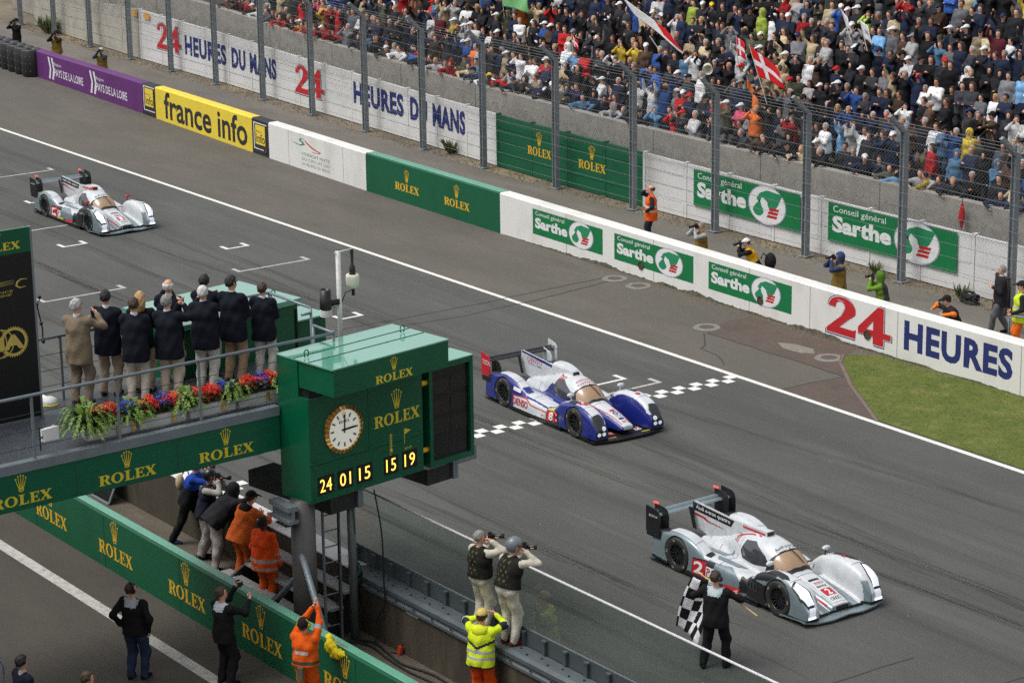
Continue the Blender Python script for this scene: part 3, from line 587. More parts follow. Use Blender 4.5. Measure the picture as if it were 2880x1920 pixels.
# ================================================================== people
def ik(a, t, l1, l2, hint):
    a, t, hint = map(np.array, (a, t, hint)); d = t-a; L = np.linalg.norm(d)
    if L > (l1+l2)*.995: t = a+d/L*(l1+l2)*.995; d = t-a; L = np.linalg.norm(d)
    x = (l1*l1-l2*l2+L*L)/(2*L); h = math.sqrt(max(l1*l1-x*x, 0)); u = d/L
    q = hint-u*(hint@u); q = q/(np.linalg.norm(q)+1e-9); return a+u*x+q*h, t
def skel(lean=0, side=0, hz=.93, px=0, py=0, hp=0, hyaw=0, feet=None, hands=None, el=None, bulk=1.1, twist=0):
    a, s = R(lean), R(side); U = np.array([math.sin(a), math.sin(s), math.cos(a)]); U /= np.linalg.norm(U)
    Y = np.array([math.sin(R(-twist)), math.cos(R(twist)), 0]); Y = Y-U*(Y@U); Y /= np.linalg.norm(Y); Fv = np.cross(Y, U)
    J = dict(U=U, Y=Y, F=Fv); P = np.array([px, py, hz]); J['P'] = P; J['C'] = P+U*.28; J['N'] = P+U*.50
    b = R(lean*.45+hp); Fh = np.array([math.cos(b)*math.cos(R(hyaw)), math.cos(b)*math.sin(R(hyaw)), -math.sin(b)])
    Uh = np.array([math.sin(b)*math.cos(R(hyaw)), math.sin(b)*math.sin(R(hyaw))+math.sin(s)*.5, math.cos(b)]); Uh /= np.linalg.norm(Uh)
    Yh = np.cross(Uh, Fh); Yh /= np.linalg.norm(Yh); Fh = np.cross(Yh, Uh)
    J.update(Uh=Uh, Fh=Fh, Yh=Yh); J['H'] = J['N']+(U*.4+Uh*.6)*.2
    feet = feet or [(0, .11, 0, 8), (0, -.11, 0, -8)]; hands = hands or [(.08, .30, .80), (.08, -.30, .80)]; el = el or [(-.6, .6, -.3), (-.6, -.6, -.3)]
    for i, (sd, n) in enumerate(((1, 'L'), (-1, 'R'))):
        S = J['N']-U*.05+Y*.175*sd*(.5+.5*bulk); J['S'+n] = S
        J['E'+n], J['W'+n] = ik(S, hands[i], .285, .265, el[i])
        Hp = P-U*.03+Y*.09*sd; J['Q'+n] = Hp; fx, fy, fz, fa = feet[i]; A = np.array([fx, fy, fz+.085])
        J['K'+n], J['A'+n] = ik(Hp, A, .43, .415, (1, .15*sd, 0)); J['fa'+n] = R(fa)
    J['bulk'] = bulk; return J
def wrinkle(P, s, amp, seed): return amp*(np.sin(P[..., 0]*31*s+seed)*np.sin(P[..., 2]*23*s+seed*2)+.7*np.sin(P[..., 1]*37*s+P[..., 2]*17*s+seed*3))
def hand(mb, W, E, side, Y, curl=.5, palm=None):
    """five separate bent fingers, rooted in the palm"""
    d = Vector(W)-Vector(E); d.normalize(); n = Vector(palm) if palm is not None else Vector(Y)*-side
    n = (n-d*n.dot(d)).normalized(); s = d.cross(n)*-side; W = Vector(W)
    for q, (o, l) in enumerate(((.03, .85), (.01, 1), (-.01, .95), (-.029, .75))):
        b = W+d*.07+s*o; c1 = d*math.cos(curl)+n*math.sin(curl); c2 = d*math.cos(curl*2.2)+n*math.sin(curl*2.2)
        mb.tube([b, b+c1*.045*l, b+c1*.045*l+c2*.04*l], [.0105, .0095, .008], 5)
    b = W+d*.03+s*.034; c1 = d*.6+s*.75+n*.25; mb.tube([b, b+c1*.035, b+c1*.035+(d*.85+n*.5)*.03], [.012, .011, .009], 5)
SKIN = {k: mat('skin_'+k, c, .55, .12, 14, spec=.4) for k, c in (('fair', s2l(214, 162, 138)), ('tan', s2l(186, 132, 104)), ('dark', s2l(84, 56, 44)))}
HAIRC = {k: mat('hair_'+k, s2l(*c), .6, .35, 40, .5, 90) for k, c in (('grey', (176, 176, 174)), ('white', (206, 206, 204)), ('black', (28, 24, 22)), ('brown', (66, 48, 36)), ('blond', (184, 150, 100)), ('silver', (140, 138, 134)))}
EYE = mat('eye_dark', s2l(40, 28, 24), .4, 0); LIP = mat('lip', s2l(150, 84, 76), .5, 0)
def glove_or(p): return p
def person(label, loc, rz, J, o, h=1.78, res=.02, group=None, name='person', detail=True, root=None, rc=None):
    """o: outfit dict. Body is one continuous mesh; clothes, shoes, hair and headgear are its sibling parts"""
    rc = rc or res; g = J['bulk']; seed = random.uniform(0, 9); U, Y, Fv, Uh, Yh, Fh = (J[k] for k in ('U', 'Y', 'F', 'Uh', 'Yh', 'Fh')); P, C, N, H = J['P'], J['C'], J['N'], J['H']
    B = np.stack([Fv, Y, U]); Bh = np.stack([Fh, Yh, Uh])
    t = root or thing(name, label, 'person', loc, rz, group, h/1.75)
    torso = [('e', P+U*.02, (.115*g, .165*g, .13), B), ('e', P+U*.15+Fv*.01*g, (.115*g, .15*g, .16), B), ('e', C+U*.04, (.115*g, .165*g, .19), B), ('c', J['SL']-Y*.03, J['SR']+Y*.03, .07, .07)]
    arms = []; legs = []
    for n in 'LR':
        arms += [('c', J['S'+n], J['E'+n], .056*g, .043), ('c', J['E'+n], J['W'+n], .043, .031)]
        legs += [('c', J['Q'+n], J['K'+n], .088*g, .062), ('c', J['K'+n]-np.array([.012, 0, 0]), J['A'+n], .06, .042)]
    neck = [('c', N-U*.04, H-Uh*.06, .06, .054)]
    head = [('e', H-Fh*.004, (.1, .079, .106), Bh), ('e', H+Fh*.028-Uh*.062, (.066, .056, .066), Bh)]
    if detail: head += [('c', H+Fh*.094+Uh*.012, H+Fh*.108-Uh*.024, .01, .016), ('e', H+Yh*.084-Fh*.002-Uh*.012, (.026, .014, .034), Bh), ('e', H-Yh*.084-Fh*.002-Uh*.012, (.026, .014, .034), Bh)]
    hands = []
    for n in 'LR':
        d = J['W'+n]-J['E'+n]; d = d/np.linalg.norm(d); s = Y if n == 'L' else -Y
        hands += [('c', J['W'+n], J['W'+n]+d*.06, .03, .034)]
    feet = [('c', J['A'+n], J['A'+n]-np.array([0, 0, .04]), .038, .04) for n in 'LR']
    V, F = surf(torso+arms+legs+neck+head+hands+feet, res if rc == res else res*1.25, .02, -.006)
    mb = MB(); mb.v = [tuple(q) for q in V]; mb.f = [tuple(q) for q in F]; mb.mi = [0]*len(F)
    if detail:
        for n, sd in (('L', 1), ('R', -1)): hand(mb, J['W'+n], J['E'+n], sd, Y, o.get('curl', .5), o.get('palm'))
        mb.cur = 1
        for s in (-1, 1): mb.sphere(tuple(H+Fh*.089+Yh*.034*s+Uh*.016), .012, 6, 4)
        mb.cur = 2; q = H+Fh*.09-Uh*.062; mb.tube([q-Yh*.022, q+Fh*.004, q+Yh*.022], .006, 4)
    mb.build('body', [SKIN[o.get('skin', 'fair')], EYE, LIP], t, True, world=False)
    # trousers
    tr = o.get('bottom')
    waist = o.get('waist', .06)
    if tr:
        pr = [('e', P+U*.0, (.122*g, .168*g, .14), B)]
        for n in 'LR':
            k = J['K'+n]; a = J['A'+n]; pr += [('c', J['Q'+n], k, .096*g, .076*g), ('c', k, a+np.array([-.008, 0, -.015]), .076*g, .066)]
        V, F = surf(pr, rc*1.1, .025, .0, cut=lambda Q: (Q-P)@U-waist, post=lambda v, Q: v+wrinkle(Q, 1, .006, seed)+wrinkle(Q[..., [1, 2, 0]], .7, .005, seed+2))
        mi = o['bpaint'](V[F].mean(1), J) if 'bpaint' in o else None
        mm = [cloth(c) for c in tr] if isinstance(tr, list) else [cloth(tr)]
        link('trousers', npmesh('trousers', V, F, mi), t, mm)
    # shoes
    if detail or o.get('shoe'):
        for n in 'LR':
            a = J['A'+n]; fa = J['fa'+n]; d = np.array([math.cos(fa), math.sin(fa), 0]); z = np.array([0, 0, a[2]-.085])
            b = np.array([a[0], a[1], 0])+z
            V, F = surf([('c', b-d*.055+np.array([0, 0, .042]), b+d*.08+np.array([0, 0, .036]), .042, .042), ('c', b+d*.08+np.array([0, 0, .036]), b+d*.165+np.array([0, 0, .028]), .042, .03), ('c', b+np.array([0, 0, .05]), a+np.array([0, 0, .03]), .044, .046)], res*.9, .02, cut=lambda Q: z[2]+.001-Q[..., 2])
            link('shoe', npmesh('shoe', V, F), t, cloth(o.get('shoe', (30, 28, 28))))
    # upper clothing
    def top_prims(fat, hem):
        pr = [('e', C+U*.04, (.125*g+fat, .175*g+fat, .2), B), ('c', J['SL']-Y*.03, J['SR']+Y*.03, .074+fat*.4, .074+fat*.4), ('e', P+U*.15, (.125*g+fat, .165*g+fat, .2), B), ('c', N-U*.05, N+U*.005, .075, .062)]
        if hem < .05: pr += [('e', P-U*.10, (.14*g+fat, .186*g+fat, .52), B)]
        return pr
    slv = []
    for n in 'LR':
        e = J['W'+n]-(J['W'+n]-J['E'+n])*.08; slv += [('c', J['S'+n], J['E'+n], .062*g, .056), ('c', J['E'+n], e, .056, .044)]
    hem = o.get('hem', -.06); fat = o.get('fat', 0)
    def paintdata(V, F):
        c = V[F].mean(1); dT = np.min([pe(p, c) for p in top_prims(fat, hem)], 0); dA = np.min([pe(p, c) for p in slv], 0)
        tt = (c-P)@U; at = np.zeros(len(c)); best = np.full(len(c), 9.0)
        for n in 'LR':
            for off, a, b in ((0, J['S'+n], J['E'+n]), (1, J['E'+n], J['W'+n])):
                ba = b-a; q = np.clip(((c-a)@ba)/(ba@ba), 0, 1); dd = np.linalg.norm(c-a-q[:, None]*ba, axis=1); m = dd < best; best[m] = dd[m]; at[m] = q[m]+off
        return dict(c=c, tt=tt, arm=dA < dT-.004, at=at, f=(c-P)@Fv, y=(c-P)@Y)
    cutj = lambda Q: np.maximum(hem-(Q-P)@U, -9)
    if 'shirt' in o:                          # sleeves of a shirt worn under a waistcoat
        V, F = surf(top_prims(-.004, hem)+slv, res, .03, cut=lambda Q: hem+.02-(Q-P)@U, post=lambda v, Q: v+wrinkle(Q, 1, .004, seed+1)); link('shirt', npmesh('shirt', V, F), t, cloth(o['shirt']))
        pr = top_prims(fat+.012, hem)
    else: pr = top_prims(fat, hem)+slv
    if 'top' in o:
        V, F = surf(pr, rc, .035, 0, cut=cutj, post=lambda v, Q: v+wrinkle(Q, 1, .006, seed)+wrinkle(Q[..., [2, 0, 1]], .55, .006, seed+4))
        mi = o['tpaint'](paintdata(V, F)) if 'tpaint' in o else None
        tm = o['top'] if isinstance(o['top'], list) else [o['top']]
        link(o.get('topname', 'jacket'), npmesh('jacket', V, F, mi), t, [cloth(c) for c in tm])
    if o.get('collar'):
        V, F = surf([('c', N-U*.0, N+U*.035+Fv*.0, .066, .061)], res*.8, .01); link('collar', npmesh('collar', V, F), t, cloth(o['collar']))
    if o.get('hoodback'):                     # hood lying on the shoulders
        V, F = surf([('e', N-Fv*.10-U*.03, (.07, .13, .10), B), ('c', N-Fv*.05+Y*.09, N-Fv*.05-Y*.09, .05, .05)], res, .04); link('hood', npmesh('hood', V, F), t, cloth(o['hoodback']))
    # hair and headgear
    hc = o.get('hair', 'brown'); hat = o.get('hat')
    def dH(Q): q = Q-H; return q@Fh, q@Yh, q@Uh
    def hcut(Q):
        f, y, u = dH(Q); A = np.maximum(f-.025-.25*(u+.03), -.022-.045*np.clip(-f/.08, 0, 1)-u); Bq = .058-u; k = np.minimum(A, Bq)
        if o.get('bald'): k = np.maximum(A, u-.035)
        return k
    if hc and hat not in ('hood', 'helmet'):
        pr = [('e', H-Fh*.006, (.108, .088, .116), Bh)]
        if o.get('long'): pr += [('e', H-Fh*.06-Uh*.09, (.085, .11, .16), Bh)]
        if o.get('long'): hc_cut = lambda Q: np.minimum(hcut(Q), np.maximum(dH(Q)[0]-.0, -.26-dH(Q)[2]))
        else: hc_cut = hcut
        V, F = surf(pr, res*.8, .03, 0, cut=hc_cut, post=lambda v, Q: v+wrinkle(Q, 2.6, .004, seed))
        if len(V): link('hair', npmesh('hair', V, F), t, HAIRC[hc])
    hm = cloth(o.get('hatc') or (30, 30, 34))
    if hat == 'cap':
        V, F = surf([('e', H+Uh*.012-Fh*.004, (.118, .1, .122), Bh), ('e', H+Fh*.135+Uh*.045, (.085, .075, .014), np.stack([Fh*.96+Uh*-.28, Yh, Uh*.96+Fh*.28]))], res*.7, .012, cut=lambda Q: np.where((Q-H)@Fh > .1, -9, .03-(Q-H)@Uh)); link('cap', npmesh('cap', V, F), t, hm)
    elif hat == 'helmet':
        V, F = surf([('e', H+Uh*.02, (.14, .125, .14), Bh)], res*.8, .02, cut=lambda Q: np.maximum(-.07-(Q-H)@Uh, np.minimum((Q-H)@Fh-.03, .045-(Q-H)@Uh))); link('helmet', npmesh('helmet', V, F), t, mat('helmet_'+label[:8], s2l(*(o.get('hatc') or (60, 62, 66))), .3, .06, spec=.6))
    elif hat == 'hood':
        V, F = surf([('e', H-Fh*.02+Uh*.01, (.13, .118, .14), Bh), ('c', N, H-Uh*.08-Fh*.03, .1, .1)], res, .04, cut=lambda Q: -(np.linalg.norm(((Q-H-Fh*.13+Uh*.01)@Bh.T)/np.array([.11, .075, .11]), axis=-1)-1)*.08); link('hood', npmesh('hood', V, F), t, cloth(o.get('hatc', o['top'] if not isinstance(o['top'], list) else o['top'][0])))
    elif hat == 'beanie':
        V, F = surf([('e', H+Uh*.01-Fh*.004, (.116, .1, .124), Bh)], res*.8, .02, cut=lambda Q: .0-(Q-H)@Uh+np.maximum((Q-H)@Fh, 0)*.3); link('beanie', npmesh('beanie', V, F), t, hm)
    if o.get('phones'):
        mb = MB()
        for s in (-1, 1): q = H+Yh*.098*s-Uh*.012; mb.lathe([(0, .0), (.042, 0), (.046, .018), (.036, .03), (0, .032)], q-Yh*.012*s, tuple(Yh*s), 14)
        mb.tube([H+Yh*.108*math.cos(a)+Uh*(.118*math.sin(a)+.0) for a in np.linspace(0, PI, 11)], .012, 6)
        mb.build('headphones', cloth(o['phones']), t, True, world=False)
    return t
def shooting(**k):
    """camera held to the eye with both hands"""
    J = skel(**k); c = J['H']+J['Fh']*.19-J['Uh']*.02
    k['hands'] = [tuple(c+J['Fh']*.05+J['Yh']*.05-J['Uh']*.05), tuple(c-J['Yh']*.075-J['Uh']*.03)]; k.setdefault('el', [(.1, .7, -1), (.1, -.7, -1)])
    return skel(**k)
def cam_for(label, p, J, lens=.2):
    c = to_world(p, J, J['H']+J['Fh']*.17+J['Uh']*.01); f = J['Fh']; a = p.rotation_euler[2]+math.atan2(f[1], f[0])
    return camera_at(label, c, a, math.degrees(math.asin(max(-1, min(1, f[2])))), lens)
def to_world(t, J, p):
    s = t.scale[0]; c, k = math.cos(t.rotation_euler[2]), math.sin(t.rotation_euler[2]); x, y, z = np.array(p)*s
    return (t.location[0]+c*x-k*y, t.location[1]+k*x+c*y, t.location[2]+z)
def camera_at(label, loc, rz, pitch=0, lens=.18, big=1.0, group='press cameras'):
    """hand-held still camera: body, prism, lens barrel, hood"""
    t = thing('photo_camera', label, 'camera', loc, rz, None, big); CB = mat('camera_black', s2l(26, 26, 28), .5, .1)
    c, s = math.cos(R(pitch)), math.sin(R(pitch)); d = (c, 0, s)
    mb = MB(); mb.box((-.04, -.075, -.055), (.035, .075, .045)); mb.box((-.03, -.03, .045), (.03, .03, .075)); mb.build('housing', CB, t, world=False)
    mb = MB(); mb.lathe([(0, .03), (.036, .03), (.036, lens*.6), (.042, lens*.65), (.044, lens), (.03, lens)], (0, 0, 0), d, 14); mb.build('lens', mat('lens_black', s2l(36, 36, 38), .35, .1), t, True, world=False)
    return t
# ================================================================== pit side: painted pit wall, track-edge wall with guard rail and glass
pitw = thing('pit_wall', 'long dark green pit wall with gold lettering beside the pit lane', 'wall', (4, -18.1, 0))
mb = MB(); mb.prism([(-18.1, 0), (-18.1, 1.07), (-18.06, 1.12), (-17.90, 1.12), (-17.86, 1.07), (-17.86, 0)], (0, 0, 0), (0, 1, 0), (0, 0, 1), (1, 0, 0), -70, 60)
mb.build('wall_body', WGRN, pitw)
MINT = layers('mint_sky_sheen', s2l(98, 160, 136), [(s2l(80, 142, 118), 1.2, .45, .72, (1, 1, 1), .7), (s2l(60, 80, 70), 16, .66, .8, (1, 1, 1), .6)], rough=.35, bump=.1, spec=.6)  # wall-top green lightened: the sky's sheen is painted into the colour
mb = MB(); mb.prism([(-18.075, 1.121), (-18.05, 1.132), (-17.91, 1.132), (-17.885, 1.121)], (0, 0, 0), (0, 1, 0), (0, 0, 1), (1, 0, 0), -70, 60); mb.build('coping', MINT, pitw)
mb = strip(-23.69, -16.1, wy, [(.03, wh), (.05, lambda x: wh(x)+.008), (.35, lambda x: wh(x)+.008), (.37, wh)], MB(), 1.3); mb.build('coping', MINT, SEC[5])  # thin strip over the green top, holding the painted-in sky sheen
onq = lambda a, b: (a, -18.103, b)
for x in (-12.4, -9.55, -6.7, -3.85, -1.0, 1.76, 4.56, 7.25, 9.98, 12.8):
    rolex(pitw, onq, (x, .27, x+1.38, 1.06))
for i in range(22):
    x = -22+i*3.0; mb = MB(); mb.box((x-.008, -18.1035, .0), (x+.008, -18.09, 1.06)); mb.build('wall_joint', mat('joint_green', s2l(8, 48, 34), .8, .1), pitw)
tw = thing('track_wall', 'bare concrete wall between signalling pavement and track', 'wall', (4, -15.7, 0))
OLDC = layers('stained_concrete', s2l(76, 69, 58), [(s2l(52, 46, 36), .7, .4, .66, (.6, 1, .5), .9), (s2l(106, 96, 80), 1.6, .5, .75, (1, 1, .25), .7), (s2l(54, 48, 38), 4, .55, .75, (1, 1, .2), .7), (s2l(120, 84, 60), 5, .66, .8, (1.5, 1, .15), .6)], rough=.92)
mb = MB(); mb.box((-70, -15.95, 0), (60, -15.5, 1.1)); mb.build('wall_body', OLDC, tw)
for i in range(11):
    mb = MB(); x = -20+i*2.5; mb.box((x+.01, -15.96, 1.1), (x+2.49, -15.49, 1.125)); mb.build('coping', WHITE if x < 6 else OLDC, tw)
RAILM = mat('rail_steel', s2l(98, 106, 110), .5, .2, 3, metal=.3)
gr = thing('guard_rail', 'galvanised steel guard rail bolted along the track-edge wall', 'guard rail', (14, -16.0, 0))
mb = MB(); mb.prism([(0, .86), (-.03, .88), (-.03, .93), (0.0, .96), (0.0, 1.0), (-.03, 1.03), (-.03, 1.1), (.05, 1.135), (.32, 1.135), (.32, 1.126), (.05, 1.126), (.01, 1.1)], (0, -15.965, 0), (0, 1, 0), (0, 0, 1), (1, 0, 0), 7.6, 60); mb.build('beam', RAILM, gr)
_bm = MB(); _bm.lathe([(0, .022), (.018, .02), (.022, 0)], n=8); _bme = _bm.mesh('bolt'); _bme.materials.append(DSTEEL)
for i in range(46):
    x = 7.9+i*.285; o = link('bolt', _bme, gr); o.location = (x-14, (.14 if i % 2 else .23), 1.135)
    if i % 2 == 0: o = link('bolt', _bme, gr); o.location = (x-14, .0, .98); o.rotation_euler = (R(90), 0, 0)
gs = thing('glass_screen', 'clear glass safety screen with white top rail beside the track', 'screen', (14, -15.6, 0))
SKG = mat('skirt_steel', s2l(84, 92, 94), .5, .12, 3, metal=.3)
mb = MB(); mb.box((6.9, -15.62, 1.126), (60, -15.6, 1.42)); mb.build('skirt_plate', SKG, gs)
for i in range(60):
    x = 7.25+i*.57; mb = MB(); mb.box((x-.035, -15.68, 1.13), (x+.035, -15.62, 1.36)); mb.box((x-.05, -15.69, 1.36), (x+.05, -15.62, 1.40)); mb.build('bracket', SKG, gs)
    if x > 24: break
gm = bpy.data.materials.new('screen_glass'); gm.use_nodes = True; t = gm.node_tree; t.nodes.clear()
_o = t.nodes.new('ShaderNodeOutputMaterial'); _mx = t.nodes.new('ShaderNodeMixShader'); _tr = t.nodes.new('ShaderNodeBsdfTransparent'); _gl = t.nodes.new('ShaderNodeBsdfGlossy'); _fr = t.nodes.new('ShaderNodeValue')
_tr.inputs[0].default_value = (.88, .915, .895, 1); _gl.inputs['Roughness'].default_value = .03; _gl.inputs[0].default_value = (.92, 1, .96, 1); _fr.outputs[0].default_value = .04
t.links.new(_fr.outputs[0], _mx.inputs[0]); t.links.new(_tr.outputs[0], _mx.inputs[1]); t.links.new(_gl.outputs[0], _mx.inputs[2]); t.links.new(_mx.outputs[0], _o.inputs[0])
for i in range(6):
    x = 7.42+i*3.8-(0 if i else .5); mb = MB(); mb.box((x+.006, -15.607, 1.425), (7.42+(i+1)*3.8-.006, -15.595, 2.52)); mb.build('pane', gm, gs)
mb = MB(); mb.tube([(6.9, -15.6, 2.54), (40, -15.6, 2.54)], .022, 8); mb.build('top_rail', mat('rail_white', s2l(214, 214, 214), .4, .06), gs, True)
mb = MB(); mb.tube([(6.9, -15.6, 1.43), (40, -15.6, 1.43)], .014, 6); mb.build('bottom_rail', GALV, gs, True)
# timber bleacher steps, steel column and cable ladder under the board
bl = thing('bleacher_steps', 'grey plank steps against the wall under the clock board', 'steps', (6, -16.4, 0))
PLK = mat('plank_grey', s2l(150, 148, 146), .7, .12, 5)
for q, (y, z, x0) in enumerate([(-16.2, .86, 4.5), (-16.5, .6, 4.9), (-16.8, .34, 4.35)]):
    mb = MB(); mb.box((x0, y-.15, z-.04), (7.9, y+.13, z)); mb.build('tread', PLK, bl)
for x in (4.7, 6.2, 7.7):
    mb = MB(); mb.hexa([(x, -16.95, 0), (x+.06, -16.95, 0), (x+.06, -16.05, 0), (x, -16.05, 0), (x, -16.95, .3), (x+.06, -16.95, .3), (x+.06, -16.05, .82), (x, -16.05, .82)]); mb.build('stringer', DSTEEL, bl)
CX, CY = 8.4, -17.45
brg = thing('podium_bridge', 'grey steel podium bridge over the pit wall with green lettered fascia', 'bridge', (CX, CY, 0))
COLM = mat('column_paint', s2l(74, 72, 70), .5, .1, 2)
mb = MB(); mb.tube([(CX, CY, 0), (CX, CY, 3.0)], .215, 24); mb.build('column', COLM, brg, True)
mb = MB(); mb.box((CX-.45, CY-.4, 2.88), (CX+.2, CY-.2, 2.97)); mb.box((CX-.45, CY-.33, 2.72), (CX+.2, CY-.27, 2.88)); mb.box((CX-.45, CY-.4, 2.66), (CX+.2, CY-.2, 2.72)); mb.build('bracket', GALV, brg)
for p, q in (((CX+.12, CY-.12, 2.05), (9.6, -17.6, .2)), ((CX-.15, CY+.1, 1.7), (6.6, -17.25, .25))):
    mb = MB(); mb.tube([p, q], .055, 10); mb.build('strut', GALV, brg, True)
mb = MB()
for y in (-16.75, -16.42): mb.tube([(7.9, y, 0), (7.9, y, 3)], .03, 6)
mb.build('ladder_rail', GALV, brg)
for i in range(9): mb = MB(); mb.tube([(7.9, -16.75, .3+.3*i), (7.9, -16.42, .3+.3*i)], .014, 5); mb.build('ladder_rung', GALV, brg)
mb = MB(); mb.tube([(8.15, -16.3, 0), (8.12, -16.3, 3.0)], .075, 10); mb.build('service_pipe', mat('pipe_grey', s2l(104, 108, 108), .5, .15, 4, metal=.3), brg, True)
# bridge frame
u1 = Vector((-math.sin(R(1.2)), math.cos(R(1.2)), 0)); n1 = Vector((math.cos(R(1.2)), math.sin(R(1.2)), 0)); P1 = Vector((7.96, -17.55, 0)); ZZ = Vector((0, 0, 1))
def BR(u, n, z): return P1+u1*u+n1*n+ZZ*z
def bbox_(a, b, name, m, parent=None): mb = MB(); mb.obox(P1, u1, n1, ZZ, a, b); return mb.build(name, m, parent or brg)
GRATE = layers('deck_grating', s2l(74, 80, 86), [(s2l(44, 48, 52), 14, .45, .6, (1, 6, 1), .8), (s2l(96, 102, 108), 3, .5, .75, (1, 1, 1), .5)], rough=.5, bump=.6, bscale=60)
bbox_((-14, -3.15, 4.36), (1.9, -.14, 4.5), 'deck', GRATE)
bbox_((-14, -2.7, 3.6), (-.2, -2.3, 4.36), 'girder', DSTEEL); bbox_((-14, -.6, 3.7), (-.2, -.3, 4.36), 'girder', DSTEEL)
bbox_((-14, -.02, 3.82), (-.03, 0, 4.44), 'fascia', mat('fascia_green', s2l(6, 94, 66), .35, .06, 1))
bbox_((-14, -.14, 4.44), (-.03, .02, 4.60), 'edge_channel', GALV)
fas = lambda a, b: tuple(BR(a, .0035, b))
for c in (-7.85, -5.9, -3.95, -2.05):
    bbox_((c-.004, 0, 3.83), (c+.004, .002, 4.43), 'panel_joint', DSTEEL)
    for z in (3.87, 4.13, 4.39):
        for d in (-.06, .06): mb = MB(); mb.sphere(tuple(BR(c+d, .001, z)), .011, 6, 4); mb.build('rivet', DSTEEL, brg)
for c in (-6.87, -4.94, -3.01, -1.11): rolex(brg, fas, (c-.54, 3.9, c+.54, 4.41), LEMON)
for n in (-.08, -3.02):
    mb = MB(); mb.tube([BR(-14, n, 5.66), BR(1.2, n, 5.66)], .03, 8); mb.build('hand_rail', GALV, brg, True)
    for i in range(-6, 1):
        u = -1.52+i*1.55+(.0 if n > -1 else .5); mb = MB(); mb.obox(P1, u1, n1, ZZ, (u-.022, n-.012, 4.5), (u+.022, n+.012, 5.64)); mb.build('rail_post', GALV, brg)
    for z in (4.8, 5.08, 5.36):
        mb = MB(); mb.tube([BR(-14, n, z), BR(1.2, n, z)], .006, 4); mb.build('rail_wire', DSTEEL, brg)
mb = MB()                                     # gate and guard at the track end of the deck
for a, b in (((1.2, -.1, 4.5), (1.2, -.1, 5.7)), ((1.2, -.1, 5.66), (1.2, -.75, 5.66)), ((1.2, -.75, 5.66), (1.2, -.75, 4.5)), ((1.45, -1.2, 4.5), (1.45, -1.2, 5.75)), ((1.45, -1.2, 5.75), (1.25, -1.2, 5.75)), ((.2, -3.0, 4.5), (1.7, -3.0, 5.6)), ((1.7, -3.0, 4.5), (1.7, -3.0, 5.75)), ((1.7, -3.0, 5.72), (1.7, -1.6, 5.72)), ((1.7, -1.6, 5.72), (1.7, -1.6, 4.5)), ((.2, -3.0, 5.72), (1.7, -3.0, 5.72)), ((.9, -3.02, 4.5), (.9, -3.02, 5.7))):
    mb.tube([BR(*a), BR(*b)], .026, 7)
mb.build('end_guard', GALV, brg, True)
# ================================================================== clock board
u0 = Vector((-math.sin(R(8)), math.cos(R(8)), 0)); n0 = Vector((math.cos(R(8)), math.sin(R(8)), 0)); P0 = Vector((8.7, -17.4, 0))
def BD(u, n, z): return P0+u0*u+n0*n+ZZ*z
cb = thing('clock_board', 'large green clock board with gold clock and lit digits on the bridge end', 'board', (8.6, -16.2, 2.97))
def dbox(a, b, name, m, parent=None): mb = MB(); mb.obox(P0, u0, n0, ZZ, a, b); return mb.build(name, m, parent or cb)
dbox((-.05, -.79, 2.98), (2.55, -.03, 4.86), 'cabinet', BGREEN); dbox((-.05, -.79, 4.86), (2.55, -.25, 5.5), 'cabinet_upper', BGREEN)
WETR = mat('wet_roof_sky_sheen', s2l(96, 168, 142), .14, .08, 1, spec=1.0, coat=1.0)  # wet roof green, base colour paled to include the reflected sky
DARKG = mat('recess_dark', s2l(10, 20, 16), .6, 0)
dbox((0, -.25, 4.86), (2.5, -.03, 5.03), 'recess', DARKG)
dbox((-.03, -.25, 5.03), (2.58, .68, 5.5), 'hood', BGREEN)
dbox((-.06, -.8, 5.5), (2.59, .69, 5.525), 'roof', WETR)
for n in (-.35, .05): dbox((-.05, n, 5.525), (2.58, n+.012, 5.533), 'roof_seam', DARKG)
for a, b in (((-.05, 3.655), (1.28, 4.86)), ((1.29, 3.655), (2.55, 4.86)), ((-.05, 2.98), (2.55, 3.645))): dbox((a[0], -.03, a[1]), (b[0], 0, b[1]), 'face_panel', BGREEN)
for u, z in ((.03, 4.8), (2.47, 4.8), (.03, 3.72), (2.47, 3.72), (.03, 3.05), (2.47, 3.05), (1.2, 4.8), (1.37, 4.8), (1.2, 3.72), (1.37, 3.72), (.03, 3.58), (2.47, 3.58)): mb = MB(); mb.sphere(tuple(BD(u, .001, z)), .012, 6, 4); mb.build('rivet', DARKG, cb)
for u in (.12, 2.3): mb = MB(); mb.tube([BD(u+.05*math.cos(a), -.2, 5.56+.07*math.sin(a)+.04) for a in np.linspace(-1, PI+1, 9)], .012, 6); mb.build('lifting_eye', BGREEN, cb, True)
face = lambda d: (lambda a, b: tuple(BD(a, d, b)))
rolex(cb, face(.004), (1.41, 4.0, 2.48, 4.62), LEMON); rolex(cb, face(.684), (.89, 5.06, 1.74, 5.475), LEMON)
